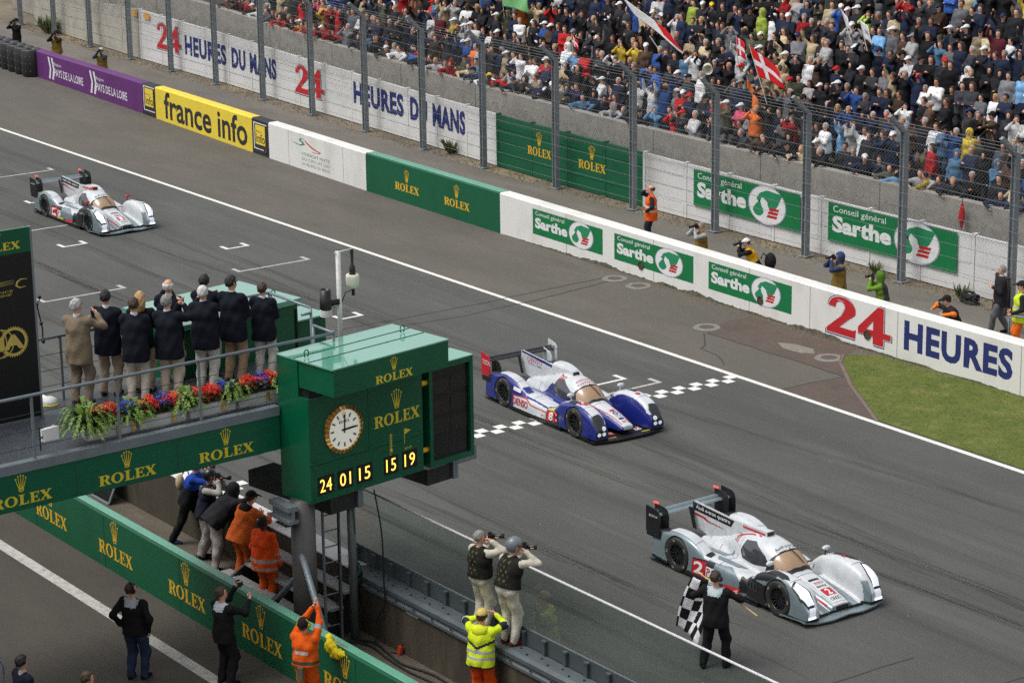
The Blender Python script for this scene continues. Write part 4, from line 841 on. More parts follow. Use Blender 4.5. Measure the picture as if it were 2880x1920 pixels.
# clock
ck = bpy.data.objects.new('clock', None); COL.objects.link(ck); ck.parent = cb; ck.location = BD(.71, .0, 4.17)-cb.location
GOLDM = mat('gold_metal', s2l(240, 200, 120), .25, .03, metal=.75); GOLDD = mat('gold_dark', s2l(176, 128, 62), .3, .03, metal=.75)
mb = MB(); ctr = BD(.71, 0, 4.17); n = 60
for k in range(n):
    a0, a1 = 2*PI*k/n, 2*PI*(k+1)/n; am = (a0+a1)/2; mb.cur = k % 2
    P = lambda a, r, h: ctr+u0*math.cos(a)*r+ZZ*math.sin(a)*r+n0*h
    mb.add([P(a0, .425, .02), P(a1, .425, .02), P(a1, .362, .06), P(a0, .362, .06), P(am, .43, .04), P(am, .366, .08)], [(0, 4, 5, 3), (4, 1, 2, 5)])
    mb.add([P(a0, .43, 0), P(a1, .43, 0), P(a1, .425, .02), P(a0, .425, .02), P(a1, .362, .06), P(a0, .362, .06), P(a0, .352, .03), P(a1, .352, .03)], [(0, 1, 2, 3), (5, 4, 7, 6)])
mb.build('bezel', [GOLDM, GOLDD], ck)
mb = MB(); mb.prism([(.365*math.cos(2*PI*k/40), .365*math.sin(2*PI*k/40)) for k in range(40)], ctr, u0, ZZ, n0, .0, .03); mb.build('dial', mat('dial_cream', s2l(236, 235, 220), .4, .02, emit=.22), ck)
ckf = lambda d: (lambda a, b: tuple(ctr+u0*a+ZZ*b+n0*d))
for k in range(1, 12):
    a = PI/2-2*PI*k/12; c, s = math.cos(a), math.sin(a); mb = MB(); mb.obox(ctr, u0*c+ZZ*s, u0*-s+ZZ*c, n0, (.23, -.017, .03), (.305, .017, .036)); mb.build('hour_marker', GALV, ck)
decal('crown_emblem', CROWN2D, GOLDD, ckf(.034), ck, (-.05, .2, .05, .32)); decal('lettering', ROLEX2D, BLACK, ckf(.034), ck, (-.12, .12, .12, .17))
for a, l, w in ((PI/2-.05, .27, .013), (.03, .24, .018)):
    c, s = math.cos(a), math.sin(a); mb = MB(); mb.obox(ctr, u0*c+ZZ*s, u0*-s+ZZ*c, n0, (-.06, -w, .04), (l, w, .046)); mb.build('hand', BLACK, ck)
# lit digits
LIT = mat('lit_digit', s2l(255, 206, 84), .5, 0, emit=1.6)
for s, a, b in (('24', .11, .465), ('01', .557, .897), ('15', .99, 1.34), ('15', 1.62, 1.94), ('19', 2.05, 2.39)):
    w = dbox((a, .0, 3.1), (b, .012, 3.43), 'digit_window', mat('window_black', s2l(26, 24, 22), .3, 0))
    decal('digits', text2d(s, .0, 1.1), LIT, face(.016), w, (a+.035, 3.15, b-.06, 3.38), world=True)
decal('thermometer_icon', join2d([(*disc2d(12), .25, .0, .5, .2), (*RECT2D, .44, .2, .12, .8)]+[(*RECT2D, .25, .3+.14*q, .5, .035) for q in range(5)]), LEMON, face(.004), cb, (1.72, 3.5, 1.86, 3.84))
decal('flag_icon', join2d([(*RECT2D, 0, 0, .08, 1), (*tess([[(.0, 0), (1, .5), (0, 1)]]), .1, .6, .9, .4)]), LEMON, face(.004), cb, (2.1, 3.58, 2.26, 3.86))
decal('lettering', text2d('C°'), LEMON, face(.004), cb, (1.75, 3.445, 1.84, 3.495)); decal('lettering', text2d('km/h'), LEMON, face(.004), cb, (2.11, 3.46, 2.27, 3.52))
# dot-matrix screen beside it
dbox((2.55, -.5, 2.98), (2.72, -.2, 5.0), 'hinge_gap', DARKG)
for z in (4.55, 3.31): mb = MB(); mb.tube([BD(2.54, -.08, z), BD(2.73, -.08, z)], .05, 12); mb.build('amber_lamp', mat('amber_lamp', s2l(232, 178, 40), .4, .03), cb, True)
for a, b in (((2.72, 2.97), (2.8, 4.85)), ((3.71, 2.97), (3.79, 4.85)), ((2.8, 2.97), (3.71, 3.07)), ((2.8, 4.75), (3.71, 4.85))): dbox((a[0], -.4, a[1]), (b[0], 0, b[1]), 'screen_frame', BGREEN)
dbox((2.8, -.4, 3.07), (3.71, -.06, 4.75), 'display', mat('display_black', s2l(24, 25, 25), .25, .1, 3))
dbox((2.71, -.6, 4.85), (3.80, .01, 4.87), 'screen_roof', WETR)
for i in range(2):
    for k in range(3): dbox((2.84+.44*i, -.06, 3.55+.37*k), (3.25+.44*i, -.055, 3.82+.37*k), 'display_module', mat('module_dark', s2l(30, 26, 25), .35, .1))
for u, z in ((1.27, 2.55), (3.55, 2.52)):
    dbox((u-.06, -.45, z), (u+.06, -.25, 2.97), 'hanger', GALV); dbox((u-.65, -2.6, z), (u-.06, -.3, z+.3), 'support_beam', DSTEEL)
plat = []
for a, b in (((3.95, -.5, 4.1), (4.4, -.9, 4.0)), ((4.4, -.9, 4.0), (4.4, -2.5, 4.0)), ((4.4, -.9, 4.0), (4.4, -.9, 2.7)), ((4.15, -.7, 4.05), (4.15, -.7, 2.75)), ((4.15, -.7, 3.6), (4.4, -.9, 3.6)), ((4.15, -.7, 3.2), (4.4, -.9, 3.2))):
    mb = MB(); mb.tube([BD(*a), BD(*b)], .022, 7); mb.build('platform_rail', GALV, cb, True)
dbox((3.8, -2.5, 2.62), (4.4, -.6, 2.9), 'platform', GALV)
# rear board facing the other way
rb = thing('signal_board', 'second green signal board behind the podium guests, seen from its back', 'board', (4.5, -16.5, 3))
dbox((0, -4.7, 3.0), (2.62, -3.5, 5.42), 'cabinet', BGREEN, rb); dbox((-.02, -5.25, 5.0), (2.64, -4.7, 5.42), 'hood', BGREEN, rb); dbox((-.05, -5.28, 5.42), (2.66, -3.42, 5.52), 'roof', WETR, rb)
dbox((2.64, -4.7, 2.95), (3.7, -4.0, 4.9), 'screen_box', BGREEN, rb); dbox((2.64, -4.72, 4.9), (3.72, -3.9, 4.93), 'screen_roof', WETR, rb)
dbox((2.56, -3.5, 3.2), (2.6, -3.47, 5.3), 'rib', DARKG, rb); dbox((1.9, -3.5, 3.2), (1.93, -3.47, 5.3), 'rib', DARKG, rb)
mb = MB(); mb.tube([BD(2.3+.05*math.cos(a), -3.8, 5.58+.07*math.sin(a)+.02) for a in np.linspace(-1, PI+1, 9)], .012, 6); mb.build('lifting_eye', BGREEN, rb, True)
# weather and camera mast
ms = thing('weather_mast', 'white mast with dome camera and weather sensor behind the clock board', 'mast', BR(1.67, -.6, 4.5))
PVC = mat('mast_white', s2l(206, 206, 202), .5, .12, 6)
mb = MB(); mb.tube([BR(1.67, -.6, 4.5), BR(1.67, -.6, 6.95)], .045, 10); mb.build('pole', PVC, ms, True)
mb = MB(); mb.tube([BR(1.6, -.6, 6.93), BR(1.98, -.6, 6.95)], .014, 6); mb.build('arm', PVC, ms, True)
mb = MB(); mb.lathe([(.02, 0), (.035, -.06), (.025, -.12), (.025, -.28), (.05, -.32), (.06, -.46), (.02, -.46)], BR(1.96, -.6, 6.95), n=14); mb.build('camera_stem', DSTEEL, ms, True)
mb = MB(); mb.lathe([(.02, -.46), (.11, -.46), (.12, -.5), (.12, -.62), (.09, -.7), (0, -.74)], BR(1.96, -.6, 6.95), n=18); mb.build('dome', mat('dome_cream', s2l(222, 218, 196), .35, .03), ms, True)
mb = MB(); mb.tube([BR(1.69, -.58, 6.0), BR(1.78, -.56, 6.2), BR(1.92, -.56, 6.22)], .01, 5); mb.lathe([(0, 0), (.03, 0), (.03, .14), (0, .14)], BR(1.94, -.56, 6.12), n=8); mb.obox(P1, u1, n1, ZZ, (1.9, -.57, 6.26), (2.02, -.55, 6.34)); mb.build('wind_vane', BLACK, ms)
mb = MB(); mb.lathe([(0, 0), (.1, 0), (.105, .02), (.1, .36), (.085, .36), (.085, .3), (0, .3)], BR(1.38, -.6, 5.95), n=18); mb.obox(P1, u1, n1, ZZ, (1.46, -.64, 6.0), (1.66, -.56, 6.1)); mb.build('rain_gauge', BLACK, ms, True)
mb = MB()
for k in range(4): mb.lathe([(0, 0), (.1, 0), (.11, .02), (.09, .028), (0, .028)], BR(1.38, -.6, 5.82+.03*k), n=16)
mb.build('shield_plates', PVC, ms, True)
# black banner panel with gold marks on the deck
bp = thing('banner_panel', 'tall black banner panel with gold motorsport logos at the left edge', 'banner', BR(-4.5, -2.38, 4.5))
BNK = mat('banner_black', s2l(16, 16, 17), .45, .1, 2); GLG = mat('banner_gold', s2l(206, 182, 92), .4, .08)
bbox_((-6.5, -2.42, 4.52), (-3.34, -2.36, 7.42), 'panel', BNK, bp); bbox_((-6.5, -2.42, 7.42), (-3.34, -2.36, 7.84), 'header', BGREEN, bp); bbox_((-3.34, -2.44, 4.5), (-3.3, -2.36, 7.84), 'edge_frame', GALV, bp)
ban = lambda d: (lambda a, b: tuple(BR(a, -2.36+d, b)))
decal('lettering', ROLEX2D, LEMON, ban(.004), bp, (-4.4, 7.5, -3.53, 7.63))
decal('crown_emblem', CROWN2D, LEMON, ban(.004), bp, (-4.06, 7.66, -3.87, 7.82))
for q in range(3): decal('logo_swoosh', ribbon([(0, 0), (.25, .05), (.45, .45), (.6, .85), (1, .95)], .05), GLG, ban(.004+.001*q), bp, (-4.5+.05*q, 6.80+.03*q-.02, -3.68, 6.9+.03*q+.02))
decal('logo_swoosh', ribbon([(1, .9), (.5, 1), (.15, .75), (.05, .3), (.35, .02), (.85, .1)], .09), GLG, ban(.004), bp, (-3.66, 6.82, -3.44, 6.97))
decal('lettering', text2d('ENDURANCE'), GLG, ban(.004), bp, (-4.5, 6.77, -3.72, 6.81)); decal('lettering', text2d('CHAMPIONSHIP'), GLG, ban(.004), bp, (-4.5, 6.71, -3.74, 6.75))
cc = (-3.76, 5.91); rr = .265
it = [(*tess([arc(.5, .5, .46, .46, 0, 354, 59), arc(.5, .5, .38, .38, 0, 354, 59)]), 0, 0, 1, 1)]
for k in range(36):
    a = 2*PI*k/36; it.append((*tess([[(.5+r*math.cos(a+d), .5+r*math.sin(a+d)) for r, d in ((.46, -.045), (.5, -.04), (.5, .04), (.46, .045))]]), 0, 0, 1, 1))
decal('gear_emblem', join2d(it), GLG, ban(.004), bp, (cc[0]-rr, cc[1]-rr, cc[0]+rr, cc[1]+rr))
decal('globe_emblem', join2d([(*tess([arc(.5, .5, .5, .5, 0, 350, 35), arc(.5, .5, .46, .46, 0, 350, 35)]), 0, 0, 1, 1), (*tess([arc(.5, .5, .25, .48, 0, 350, 30), arc(.5, .5, .21, .46, 0, 350, 30)]), 0, 0, 1, 1)]), GLG, ban(.006), bp, (cc[0]-rr*1.9, cc[1]-rr*.95, cc[0]+rr*.0, cc[1]+rr*.95))
decal('lettering', text2d('FiA', .05), GLG, ban(.009), bp, (cc[0]-.5, cc[1]-.13, cc[0]+.19, cc[1]+.13))
# flood light and small deck fittings
fl = thing('flood_light', 'white flood light box fixed to the bridge rail by the ferns', 'light', BR(-4.33, -.2, 4.8))
mb = MB(); mb.hexa([BR(-4.46, -.2, 4.82), BR(-4.2, -.2, 4.82), BR(-4.2, -.02, 4.86), BR(-4.46, -.02, 4.86), BR(-4.44, -.24, 5.0), BR(-4.18, -.24, 5.04), BR(-4.2, -.02, 5.08), BR(-4.46, -.02, 5.06)]); mb.build('casing', WHITE, fl)
mb = MB(); mb.tube([BR(-4.5, -.1, 4.7), BR(-4.5, -.1, 5.1)], .015, 6); mb.tube([BR(-4.5, -.1, 4.9), BR(-4.4, -.1, 4.95)], .015, 6); mb.build('clamp', DSTEEL, fl)
mt = thing('microphone_arm', 'black jointed microphone arm clamped to the far deck rail', 'stand', BR(-2.9, -3.02, 5.62))
mb = MB(); mb.tube([BR(-2.9, -3.02, 5.62), BR(-2.9, -3.0, 5.85), BR(-2.98, -3.0, 6.3), BR(-2.9, -3.0, 6.4)], .014, 6); mb.build('arm', BLACK, mt)
for p in ((-2.9, -3.0, 5.62), (-2.92, -3, 5.95), (-2.98, -3, 6.3), (-2.92, -3, 6.42)): mb = MB(); mb.sphere(tuple(BR(*p)), .035, 8, 6); mb.build('joint', BLACK, mt, True)
bk = thing('deck_lamp', 'small round white and yellow lamp lying at the deck edge by the banner', 'lamp', BR(-2.9, -2.95, 4.5))
mb = MB(); mb.lathe([(0, 0), (.13, 0), (.15, .03), (.12, .11), (.05, .15), (0, .16)], BR(-2.9, -2.9, 4.5), n=16); mb.build('shell', WHITE, bk, True); mb = MB(); mb.lathe([(.155, .0), (.16, .02), (.15, .035)], BR(-2.9, -2.9, 4.5), n=16); mb.build('rim', LEMON, bk)
# ================================================================== flower boxes along the front rail
FERN = mat('fern_leaf', s2l(104, 134, 52), .55, .35, 9); REDF = mat('red_petal', s2l(226, 62, 40), .5, .2, 30); BLUF = mat('blue_petal', s2l(46, 66, 190), .5, .2, 30); LEAFD = mat('dark_leaf', s2l(38, 62, 34), .5, .3, 20); TROUGH = mat('trough_white', s2l(206, 206, 200), .6, .1, 6); RIB = mat('gold_ribbon', s2l(212, 174, 84), .25, .1, metal=.6)
def fern(o, r, n):
    mb = MB()
    for k in range(n):
        a = random.uniform(0, 2*PI); L = r*random.uniform(.6, 1.1); up = random.uniform(.25, .95); P = []
        for i in range(9):
            t = i/8; P.append(Vector((math.cos(a)*L*t*(1-up*.4), math.sin(a)*L*t*(1-up*.4), L*up*math.sin(t*2.2)*.95-L*.25*t*t)))
        s = Vector((-math.sin(a), math.cos(a), 0))
        for i in range(1, 9):
            w = .055*math.sin(PI*(i/9.5)**.7)+.01; d = (P[i]-P[i-1])
            for q in (-1, 1):
                j = random.uniform(.5, 1.0); mb.add([P[i-1], P[i], P[i]+s*q*w*j+d*.5, P[i-1]+s*q*w*j*.9+d*.9], [(0, 1, 2, 3)])
    b = mb.build('fern', FERN, o, world=False); b['kind'] = 'stuff'; return b
def blooms(o, m, r, n, name):
    mb = MB()
    for k in range(n):
        a = random.uniform(0, 2*PI); q = r*math.sqrt(random.random()); c = Vector((math.cos(a)*q, math.sin(a)*q*.8, random.uniform(.0, .16)+(.1*(1-q/r)))); w = random.uniform(.022, .04)
        nrm = Vector((random.uniform(-.2, 1), random.uniform(-.8, .3), random.uniform(.3, 1))).normalized(); e1 = nrm.orthogonal().normalized(); e2 = nrm.cross(e1)
        for i in range(4):
            f = i*PI/2; mb.add([c, c+(e1*math.cos(f-.5)+e2*math.sin(f-.5))*w+nrm*.012, c+(e1*math.cos(f)+e2*math.sin(f))*w*1.35, c+(e1*math.cos(f+.5)+e2*math.sin(f+.5))*w+nrm*.012], [(0, 1, 2, 3)])
    b = mb.build(name, m, o, world=False); b['kind'] = 'stuff'; return b
def foliage(o, r, n):
    mb = MB()
    for k in range(n):
        a = random.uniform(0, 6.28); q = r*math.sqrt(random.random()); c = Vector((math.cos(a)*q, math.sin(a)*q*.7, random.uniform(-.02, .14))); e1 = Vector((random.uniform(-1, 1), random.uniform(-1, 1), random.uniform(-.3, .6))).normalized()*.055; e2 = e1.orthogonal().normalized()*.03
        mb.add([c-e1, c+e2, c+e1, c-e2], [(0, 1, 2, 3)])
    b = mb.build('leaves', LEAFD, o, world=False); b['kind'] = 'stuff'; return b
labs = ['leftmost white flower box overflowing with large green ferns', 'second white flower box from the left with red begonias', 'third white flower box with red flowers beside a rail post', 'fourth white flower box ending beside the clock board']
for k in range(4):
    ua = -3.55+k*.97; c = BR(ua+.46, -.42, 4.60); t = thing('flower_box', labs[k], 'planter', c, R(1.2+90), 'flower boxes on the podium bridge')
    mb = MB(); mb.hexa([(-.44, -.1, 0), (.44, -.1, 0), (.44, .1, 0), (-.44, .1, 0), (-.46, -.125, .2), (.46, -.125, .2), (.46, .125, .2), (-.46, .125, .2)]); mb.build('trough', TROUGH, t, world=False)
    mb = MB(); mb.box((-.44, -.11, .2), (.44, .11, .215)); mb.build('soil', SOIL, t, world=False)
    for x, r, n in ([(-.42, .60, 90), (-.1, .45, 40), (.36, .45, 50)] if k == 0 else [(-.4, .42, 50), (.4, .42, 50)]):
        f = fern(t, r, n); f.location = (x, 0, .18)
    for x in (-.12, .14): f = foliage(t, .2, 130); f.location = (x, 0, .26)
    for x, m, n, nm in ((-.2, REDF, 120, 'red_flowers'), (.22 if k % 2 else .02, REDF, 120, 'red_flowers'), (.04 if k % 2 else .3, BLUF, 42, 'blue_flowers')):
        f = blooms(t, m, .18, n, nm); f.location = (x, -.02, .3+random.uniform(-.02, .04))
    for x in ((.12, .4) if k in (0, 3) else (.2,)): mb = MB(); mb.add([(x-.03, -.128, .19), (x+.03, -.128, .2), (x+.05, -.14, .02), (x, -.14, .06), (x-.04, -.135, .0)], [(0, 1, 2, 3), (0, 3, 4)]); mb.build('ribbon', RIB, t, world=False)
# ================================================================== loose things behind the pit wall
def cable(pts, r, name, label, m=RUBBER):
    P = [Vector(p) for p in pts]; Q = []
    for i in range(len(P)-1):
        a, b, c, d = P[max(i-1, 0)], P[i], P[i+1], P[min(i+2, len(P)-1)]
        for k in range(8):
            t = k/8; Q.append(.5*((2*b)+(c-a)*t+(2*a-5*b+4*c-d)*t*t+(3*b-a-3*c+d)*t**3))
    Q.append(P[-1]); mb = MB(); mb.tube(Q, r, 6); return top(name, label, 'cable', mb, m, smooth=True)
cable([(8.16, -16.7, .03), (8.2, -16.3, .04), (8.5, -16.12, .03), (9.1, -16.2, .03), (9.6, -16.26, .03), (10.5, -16.1, .03), (12.2, -16.3, .03)], .022, 'cable', 'thick black cable snaking along the foot of the concrete wall')
cable([(8.1, -16.8, .03), (8.25, -16.4, .05), (8.6, -16.25, .03), (9.2, -16.32, .03), (9.9, -16.36, .03), (11, -16.3, .03), (12.6, -16.5, .03)], .02, 'cable', 'second black cable lying beside the thick one on the pavement')
cable([(8.75, -16.2, 3.0), (8.8, -16.1, 2.2), (8.75, -16.05, 1.3), (8.7, -16.02, .8), (8.45, -16.05, .4), (8.5, -16.1, .05)], .016, 'cable', 'thin black cable hanging from the clock board down the wall')
cable([(8.02, -16.5, 3.0), (8.0, -16.5, 2.0), (8.02, -16.52, 1.0), (8.05, -16.55, .05)], .018, 'cable', 'dark cable tied up the ladder next to the steel column')
cable([(8.2, -16.35, 2.95), (8.22, -16.28, 2.2), (8.1, -16.25, 1.7), (8.24, -16.22, 1.35), (8.16, -16.38, 1.2), (8.1, -16.2, 1.6)], .012, 'cable', 'tangled green cord hanging on the service pipe', mat('green_cord', s2l(30, 96, 76), .6, .1))
rl = thing('cable_coil', 'coil of black cable hung on the guard rail end', 'coil', (7.85, -16.05, .95))
for k in range(7):
    mb = MB(); mb.tube([(7.85+.02*random.uniform(-1, 1)+.17*math.cos(a), -16.04-.012*k, 1.13+.25*math.sin(a)) for a in np.linspace(0, 2*PI, 22)], .014, 5); mb.build('loop', RUBBER, rl, True)
mb = MB(); mb.box((9.3, -15.962, .82), (9.68, -15.956, 1.04)); top('paper_notice', 'small blank white notice on the concrete wall below the guard rail', 'notice', mb, mat('notice_white', s2l(168, 168, 166), .7, .1))
oc = thing('orange_clamp', 'small orange clamp standing at the foot of the concrete wall', 'clamp', (9.15, -15.99, 0))
mb = MB(); mb.hexa([(9.1, -16.05, .02), (9.2, -16.05, .02), (9.2, -15.99, .02), (9.1, -15.99, .02), (9.12, -16.03, .16), (9.22, -16.03, .16), (9.22, -15.98, .16), (9.12, -15.98, .16)]); mb.build('jaw', mat('clamp_orange', s2l(196, 66, 34), .5, .1), oc); mb = MB(); mb.tube([(9.2, -16.0, .16), (9.26, -16, .24)], .01, 5); mb.tube([(9.1, -16.04, .02), (9.0, -16.1, 0.01)], .012, 5); mb.build('handle', DSTEEL, oc)
fb = thing('flight_case_lid', 'black framed case lid leaning on the wall under the bridge', 'case', (-1.5, -16.05, 0))
mb = MB(); mb.hexa([(-1.95, -16.35, .02), (-1.25, -16.35, .02), (-1.25, -16.29, .02), (-1.95, -16.29, .02), (-1.95, -16.05, .72), (-1.25, -16.05, .72), (-1.25, -15.99, .72), (-1.95, -15.99, .72)]); mb.build('panel', BLACK, fb)
for a, b in (((-1.97, -16.36, .02), (-1.97, -16.03, .74)), ((-1.23, -16.36, .02), (-1.23, -16.03, .74)), ((-1.97, -16.36, .02), (-1.23, -16.36, .02)), ((-1.97, -16.03, .74), (-1.23, -16.03, .74))): mb = MB(); mb.tube([a, b], .03, 6); mb.build('edge', GALV, fb)
wg = thing('wall_gauge', 'small black clamp device standing on the white wall coping', 'device', (4.75, -15.7, 1.125))
mb = MB(); mb.box((4.55, -15.76, 1.125), (4.95, -15.66, 1.15)); mb.build('base', DSTEEL, wg)
for x, h in ((4.6, .14), (4.72, .22), (4.86, .26)): mb = MB(); mb.box((x, -15.73, 1.15), (x+.04, -15.69, 1.15+h)); mb.build('upright', BLACK, wg)
rp = thing('pit_rail', 'bent grey tubular rail at the lower left corner', 'railing', (7.4, -22.8, 0))
mb = MB(); mb.tube([(6.3, -23.2, 1.08), (7.1, -22.86, 1.1), (7.35, -22.76, 1.07), (7.42, -22.72, .95), (7.42, -22.72, 0)], .03, 8); mb.build('rail_tube', GALV, rp, True); mb = MB(); mb.box((7.32, -22.82, 0), (7.52, -22.62, .015)); mb.build('base_plate', GALV, rp)
# black conveyor-belt tyre barrier at the far left
BELT = mat('belt_black', s2l(38, 38, 40), .45, .2, 5)
for k in range(9):
    x = -51.3-k*.78; t = thing('tyre_stack', ['black strapped tyre stack touching the purple wall end', 'second black tyre stack from the purple wall', 'third black tyre stack from the purple wall', 'fourth black tyre stack from the purple wall', 'fifth black tyre stack from the purple wall', 'sixth black tyre stack from the purple wall', 'seventh black tyre stack from the purple wall', 'eighth black tyre stack from the purple wall', 'ninth black tyre stack from the purple wall'][k], 'tyre stack', (x, wy(x)-.05, 0), 0, 'tyre stacks before the far wall')
    mb = MB(); mb.lathe([(.2, .02), (.38, .0), (.42, .06), (.42, 1.06), (.38, 1.12), (.2, 1.1), (.18, .9)], n=20); mb.build('belt', BELT, t, True, world=False)
    for a in range(10):
        mb = MB(); q = -2.6+a*.25
        for z in (.25, .55, .85): mb.sphere((.42*math.cos(q), .42*math.sin(q), z), .018, 6, 4)
        if a % 2 == 0: mb.build('bolt', GALV, t, world=False)
# coil of cable and dark board near the man in black on the service road
cl = thing('cable_heap', 'tangled heap of black cable by the white plank wall', 'cable', (-1.6, 9.2, 0))
for k in range(9):
    a0 = random.uniform(0, 6); mb = MB(); mb.tube([(-1.6+random.uniform(-.1, .1)+.26*math.cos(a), 9.3+.15*math.sin(a), .15+.13*math.sin(a+a0)) for a in np.linspace(0, 2*PI, 16)], .02, 5); mb.build('loop', RUBBER, cl)
db = thing('leaning_board', 'dark brown board leaning on the right-hand fence post', 'board', (-.2, 9.0, 0)); mb = MB(); mb.hexa([(-.75, 9.25, 0), (-.1, 9.05, 0), (-.08, 9.1, 0), (-.73, 9.3, 0), (-.75, 9.35, 1.0), (-.1, 9.15, 1.0), (-.08, 9.2, 1.0), (-.73, 9.4, 1.0)]); mb.build('panel', mat('board_brown', s2l(58, 44, 38), .7, .2), db)
for a, b in (((-.75, 9.235, .0), (-.1, 9.035, .05)), ((-.75, 9.33, .95), (-.1, 9.13, 1.0))): mb = MB(); mb.tube([a, b], .02, 5); mb.build('batten', DSTEEL, db)
rr2 = thing('service_rail', 'grey tubular barrier by the marshals at the right edge', 'railing', (3.2, 6.6, 0))
mb = MB(); mb.tube([(2.6, 6.3, 0), (2.6, 6.3, .98), (2.72, 6.34, 1.05), (4.6, 6.9, 1.05), (4.7, 6.93, .98), (4.7, 6.93, 0)], .024, 7); mb.build('frame', GALV, rr2, True)
for x in (3.1, 3.6, 4.1): mb = MB(); mb.tube([(x, 6.3+(x-2.6)*.3, .15), (x, 6.3+(x-2.6)*.3, 1.04)], .012, 5); mb.build('bar', GALV, rr2)
# ================================================================== people (facing angle: 0 = along the track, 90 = towards the stands)
def clap(z=1.36, x=.30, y=0): return dict(hands=[(x, .035+y, z), (x, -.035+y, z)], el=[(-.2, .55, -1), (-.2, -.55, -1)])
def shoot(z=1.50, x=.24, **k): return dict(hands=[(x+.04, .055, z), (x-.02, -.075, z-.01)], el=[(.1, .7, -1), (.1, -.7, -1)], **k)
PALM = dict(curl=.12)
NAVYB = (24, 27, 38)
blazer = lambda bot, hair, **k: dict(top=NAVYB, bottom=bot, hem=-.24, fat=.02, hair=hair, collar=(214, 214, 214), shoe=(46, 32, 28), topname='blazer', curl=.15, **k)
def on_bridge(u, n): p = BR(u, n, 4.5); return (p.x, p.y, p.z)
G1 = 'guests on the podium bridge'
person('man in tan suit with grey hair clapping beside the banner panel', on_bridge(-2.46, -2.55), R(128), skel(hands=[(.26, .02, 1.34), (.30, -.20, 1.42)], el=[(-.2, 1, -.5), (.1, -1, -.8)], hyaw=-30), dict(top=(126, 112, 92), bottom=(124, 110, 94), hem=-.24, fat=.02, hair='grey', collar=(210, 210, 210), shoe=(50, 40, 34), topname='blazer', curl=.2), 1.92, group=G1)
person('dark-haired man in navy blazer, second guest from the banner panel', on_bridge(-1.80, -2.72), R(135), skel(**clap(1.22)), blazer((158, 142, 124), 'black'), 1.93, group=G1)
person('short-haired man in navy blazer standing in front of the blonde woman', on_bridge(-1.62, -2.05), R(140), skel(**clap(1.2)), blazer((188, 178, 164), 'brown'), 1.90, group=G1)
person('blonde long-haired woman in dark jacket between two blazered men', on_bridge(-1.22, -2.55), R(135), skel(**clap(1.25)), dict(top=(24, 24, 32), bottom=(172, 154, 132), hem=-.15, hair='blond', long=True, shoe=(40, 34, 32)), 1.84, group=G1)
person('grey-haired man in navy blazer clapping with hands raised to his face', on_bridge(-1.08, -1.85), R(128), skel(hands=[(.25, -.10, 1.52), (.25, -.17, 1.52)], el=[(0, .4, -1), (0, -.7, -1)], hyaw=-15, bulk=1.18), blazer((190, 172, 154), 'silver'), 1.90, group=G1)
person('white-haired balding man in navy blazer clapping at the far rail', on_bridge(-.55, -2.72), R(130), skel(hands=[(.26, .16, 1.48), (.26, .09, 1.48)], el=[(0, .6, -1), (0, -.5, -1)], bulk=1.1), blazer((180, 166, 148), 'white', bald=True), 1.92, group=G1)
person('white-haired man in navy blazer and pale trousers clapping near the centre', on_bridge(-.28, -1.98), R(130), skel(hands=[(.26, .18, 1.46), (.26, .11, 1.46)], el=[(0, .7, -1), (0, -.4, -1)], bulk=1.18), blazer((206, 200, 190), 'white'), 1.90, group=G1)
person('black-haired man in navy blazer mostly hidden behind the white-haired man', on_bridge(.12, -2.6), R(128), skel(**clap(1.3)), blazer((196, 188, 176), 'black'), 1.92, group=G1)
person('tallest guest with dark hair, navy blazer and tan trousers', on_bridge(.33, -2.02), R(122), skel(**clap(1.18), hyaw=-25), blazer((164, 136, 108), 'black'), 1.98, group=G1)
person('brown-haired guest in navy blazer closest to the clock board', on_bridge(.90, -1.92), R(130), skel(**clap(1.12)), blazer((208, 202, 190), 'brown'), 1.78, group=G1)
# --- pit lane
def grey_yoke(d): m = np.zeros(len(d['c']), int); m[(d['tt'] > .40) & (d['f'] < .0) & (np.abs(d['y']) < .11+ (d['tt']-.40)*.25) & ~d['arm']] = 1; return m
person('man with headset, black jacket and blue jeans standing on the pit lane line', (7.28, -20.22, 0), R(122), skel(hyaw=-45, bulk=1.22, hands=[(-.02, .24, .96), (.03, -.26, .88)], el=[(-1, .7, 0), (-.5, -.8, 0)], feet=[(.0, .12, 0, 10), (.08, -.1, 0, -8)], hp=-8), dict(top=[(26, 26, 28), (170, 176, 180)], tpaint=grey_yoke, bottom=(44, 56, 78), hair='brown', phones=(36, 36, 40), hem=-.1, shoe=(24, 24, 26)), 1.80)
r_ = person('man in black jacket filming with raised phone beside the green pit wall', (8.4, -19.1, 0), R(100), skel(hyaw=-30, bulk=1.2, hands=[(.34, .06, 1.62), (.44, -.16, 1.42)], el=[(.2, .6, -1), (.0, -.7, -1)], hp=-6), dict(top=[(25, 25, 27), (184, 190, 192)], tpaint=grey_yoke, bottom=(28, 28, 32), hair='brown', hem=-.16, shoe=(24, 24, 26), curl=.2), 1.80)
camera_at('small compact camera raised by the man at the green pit wall', to_world(r_, None, (.40, .05, 1.66)), R(75), 0, .08, .9)
ORG = (226, 92, 22); HIV = (250, 88, 34)
def bands(rgbi=1, zs=(.06, .2), arms=(1.35,), w=.028):
    def f(d):
        m = np.zeros(len(d['c']), int)
        for z in zs: m[(np.abs(d['tt']-z) < w) & ~d['arm']] = rgbi
        for a in arms: m[(np.abs(d['at']-a) < .09) & d['arm']] = rgbi
        return m
    return f
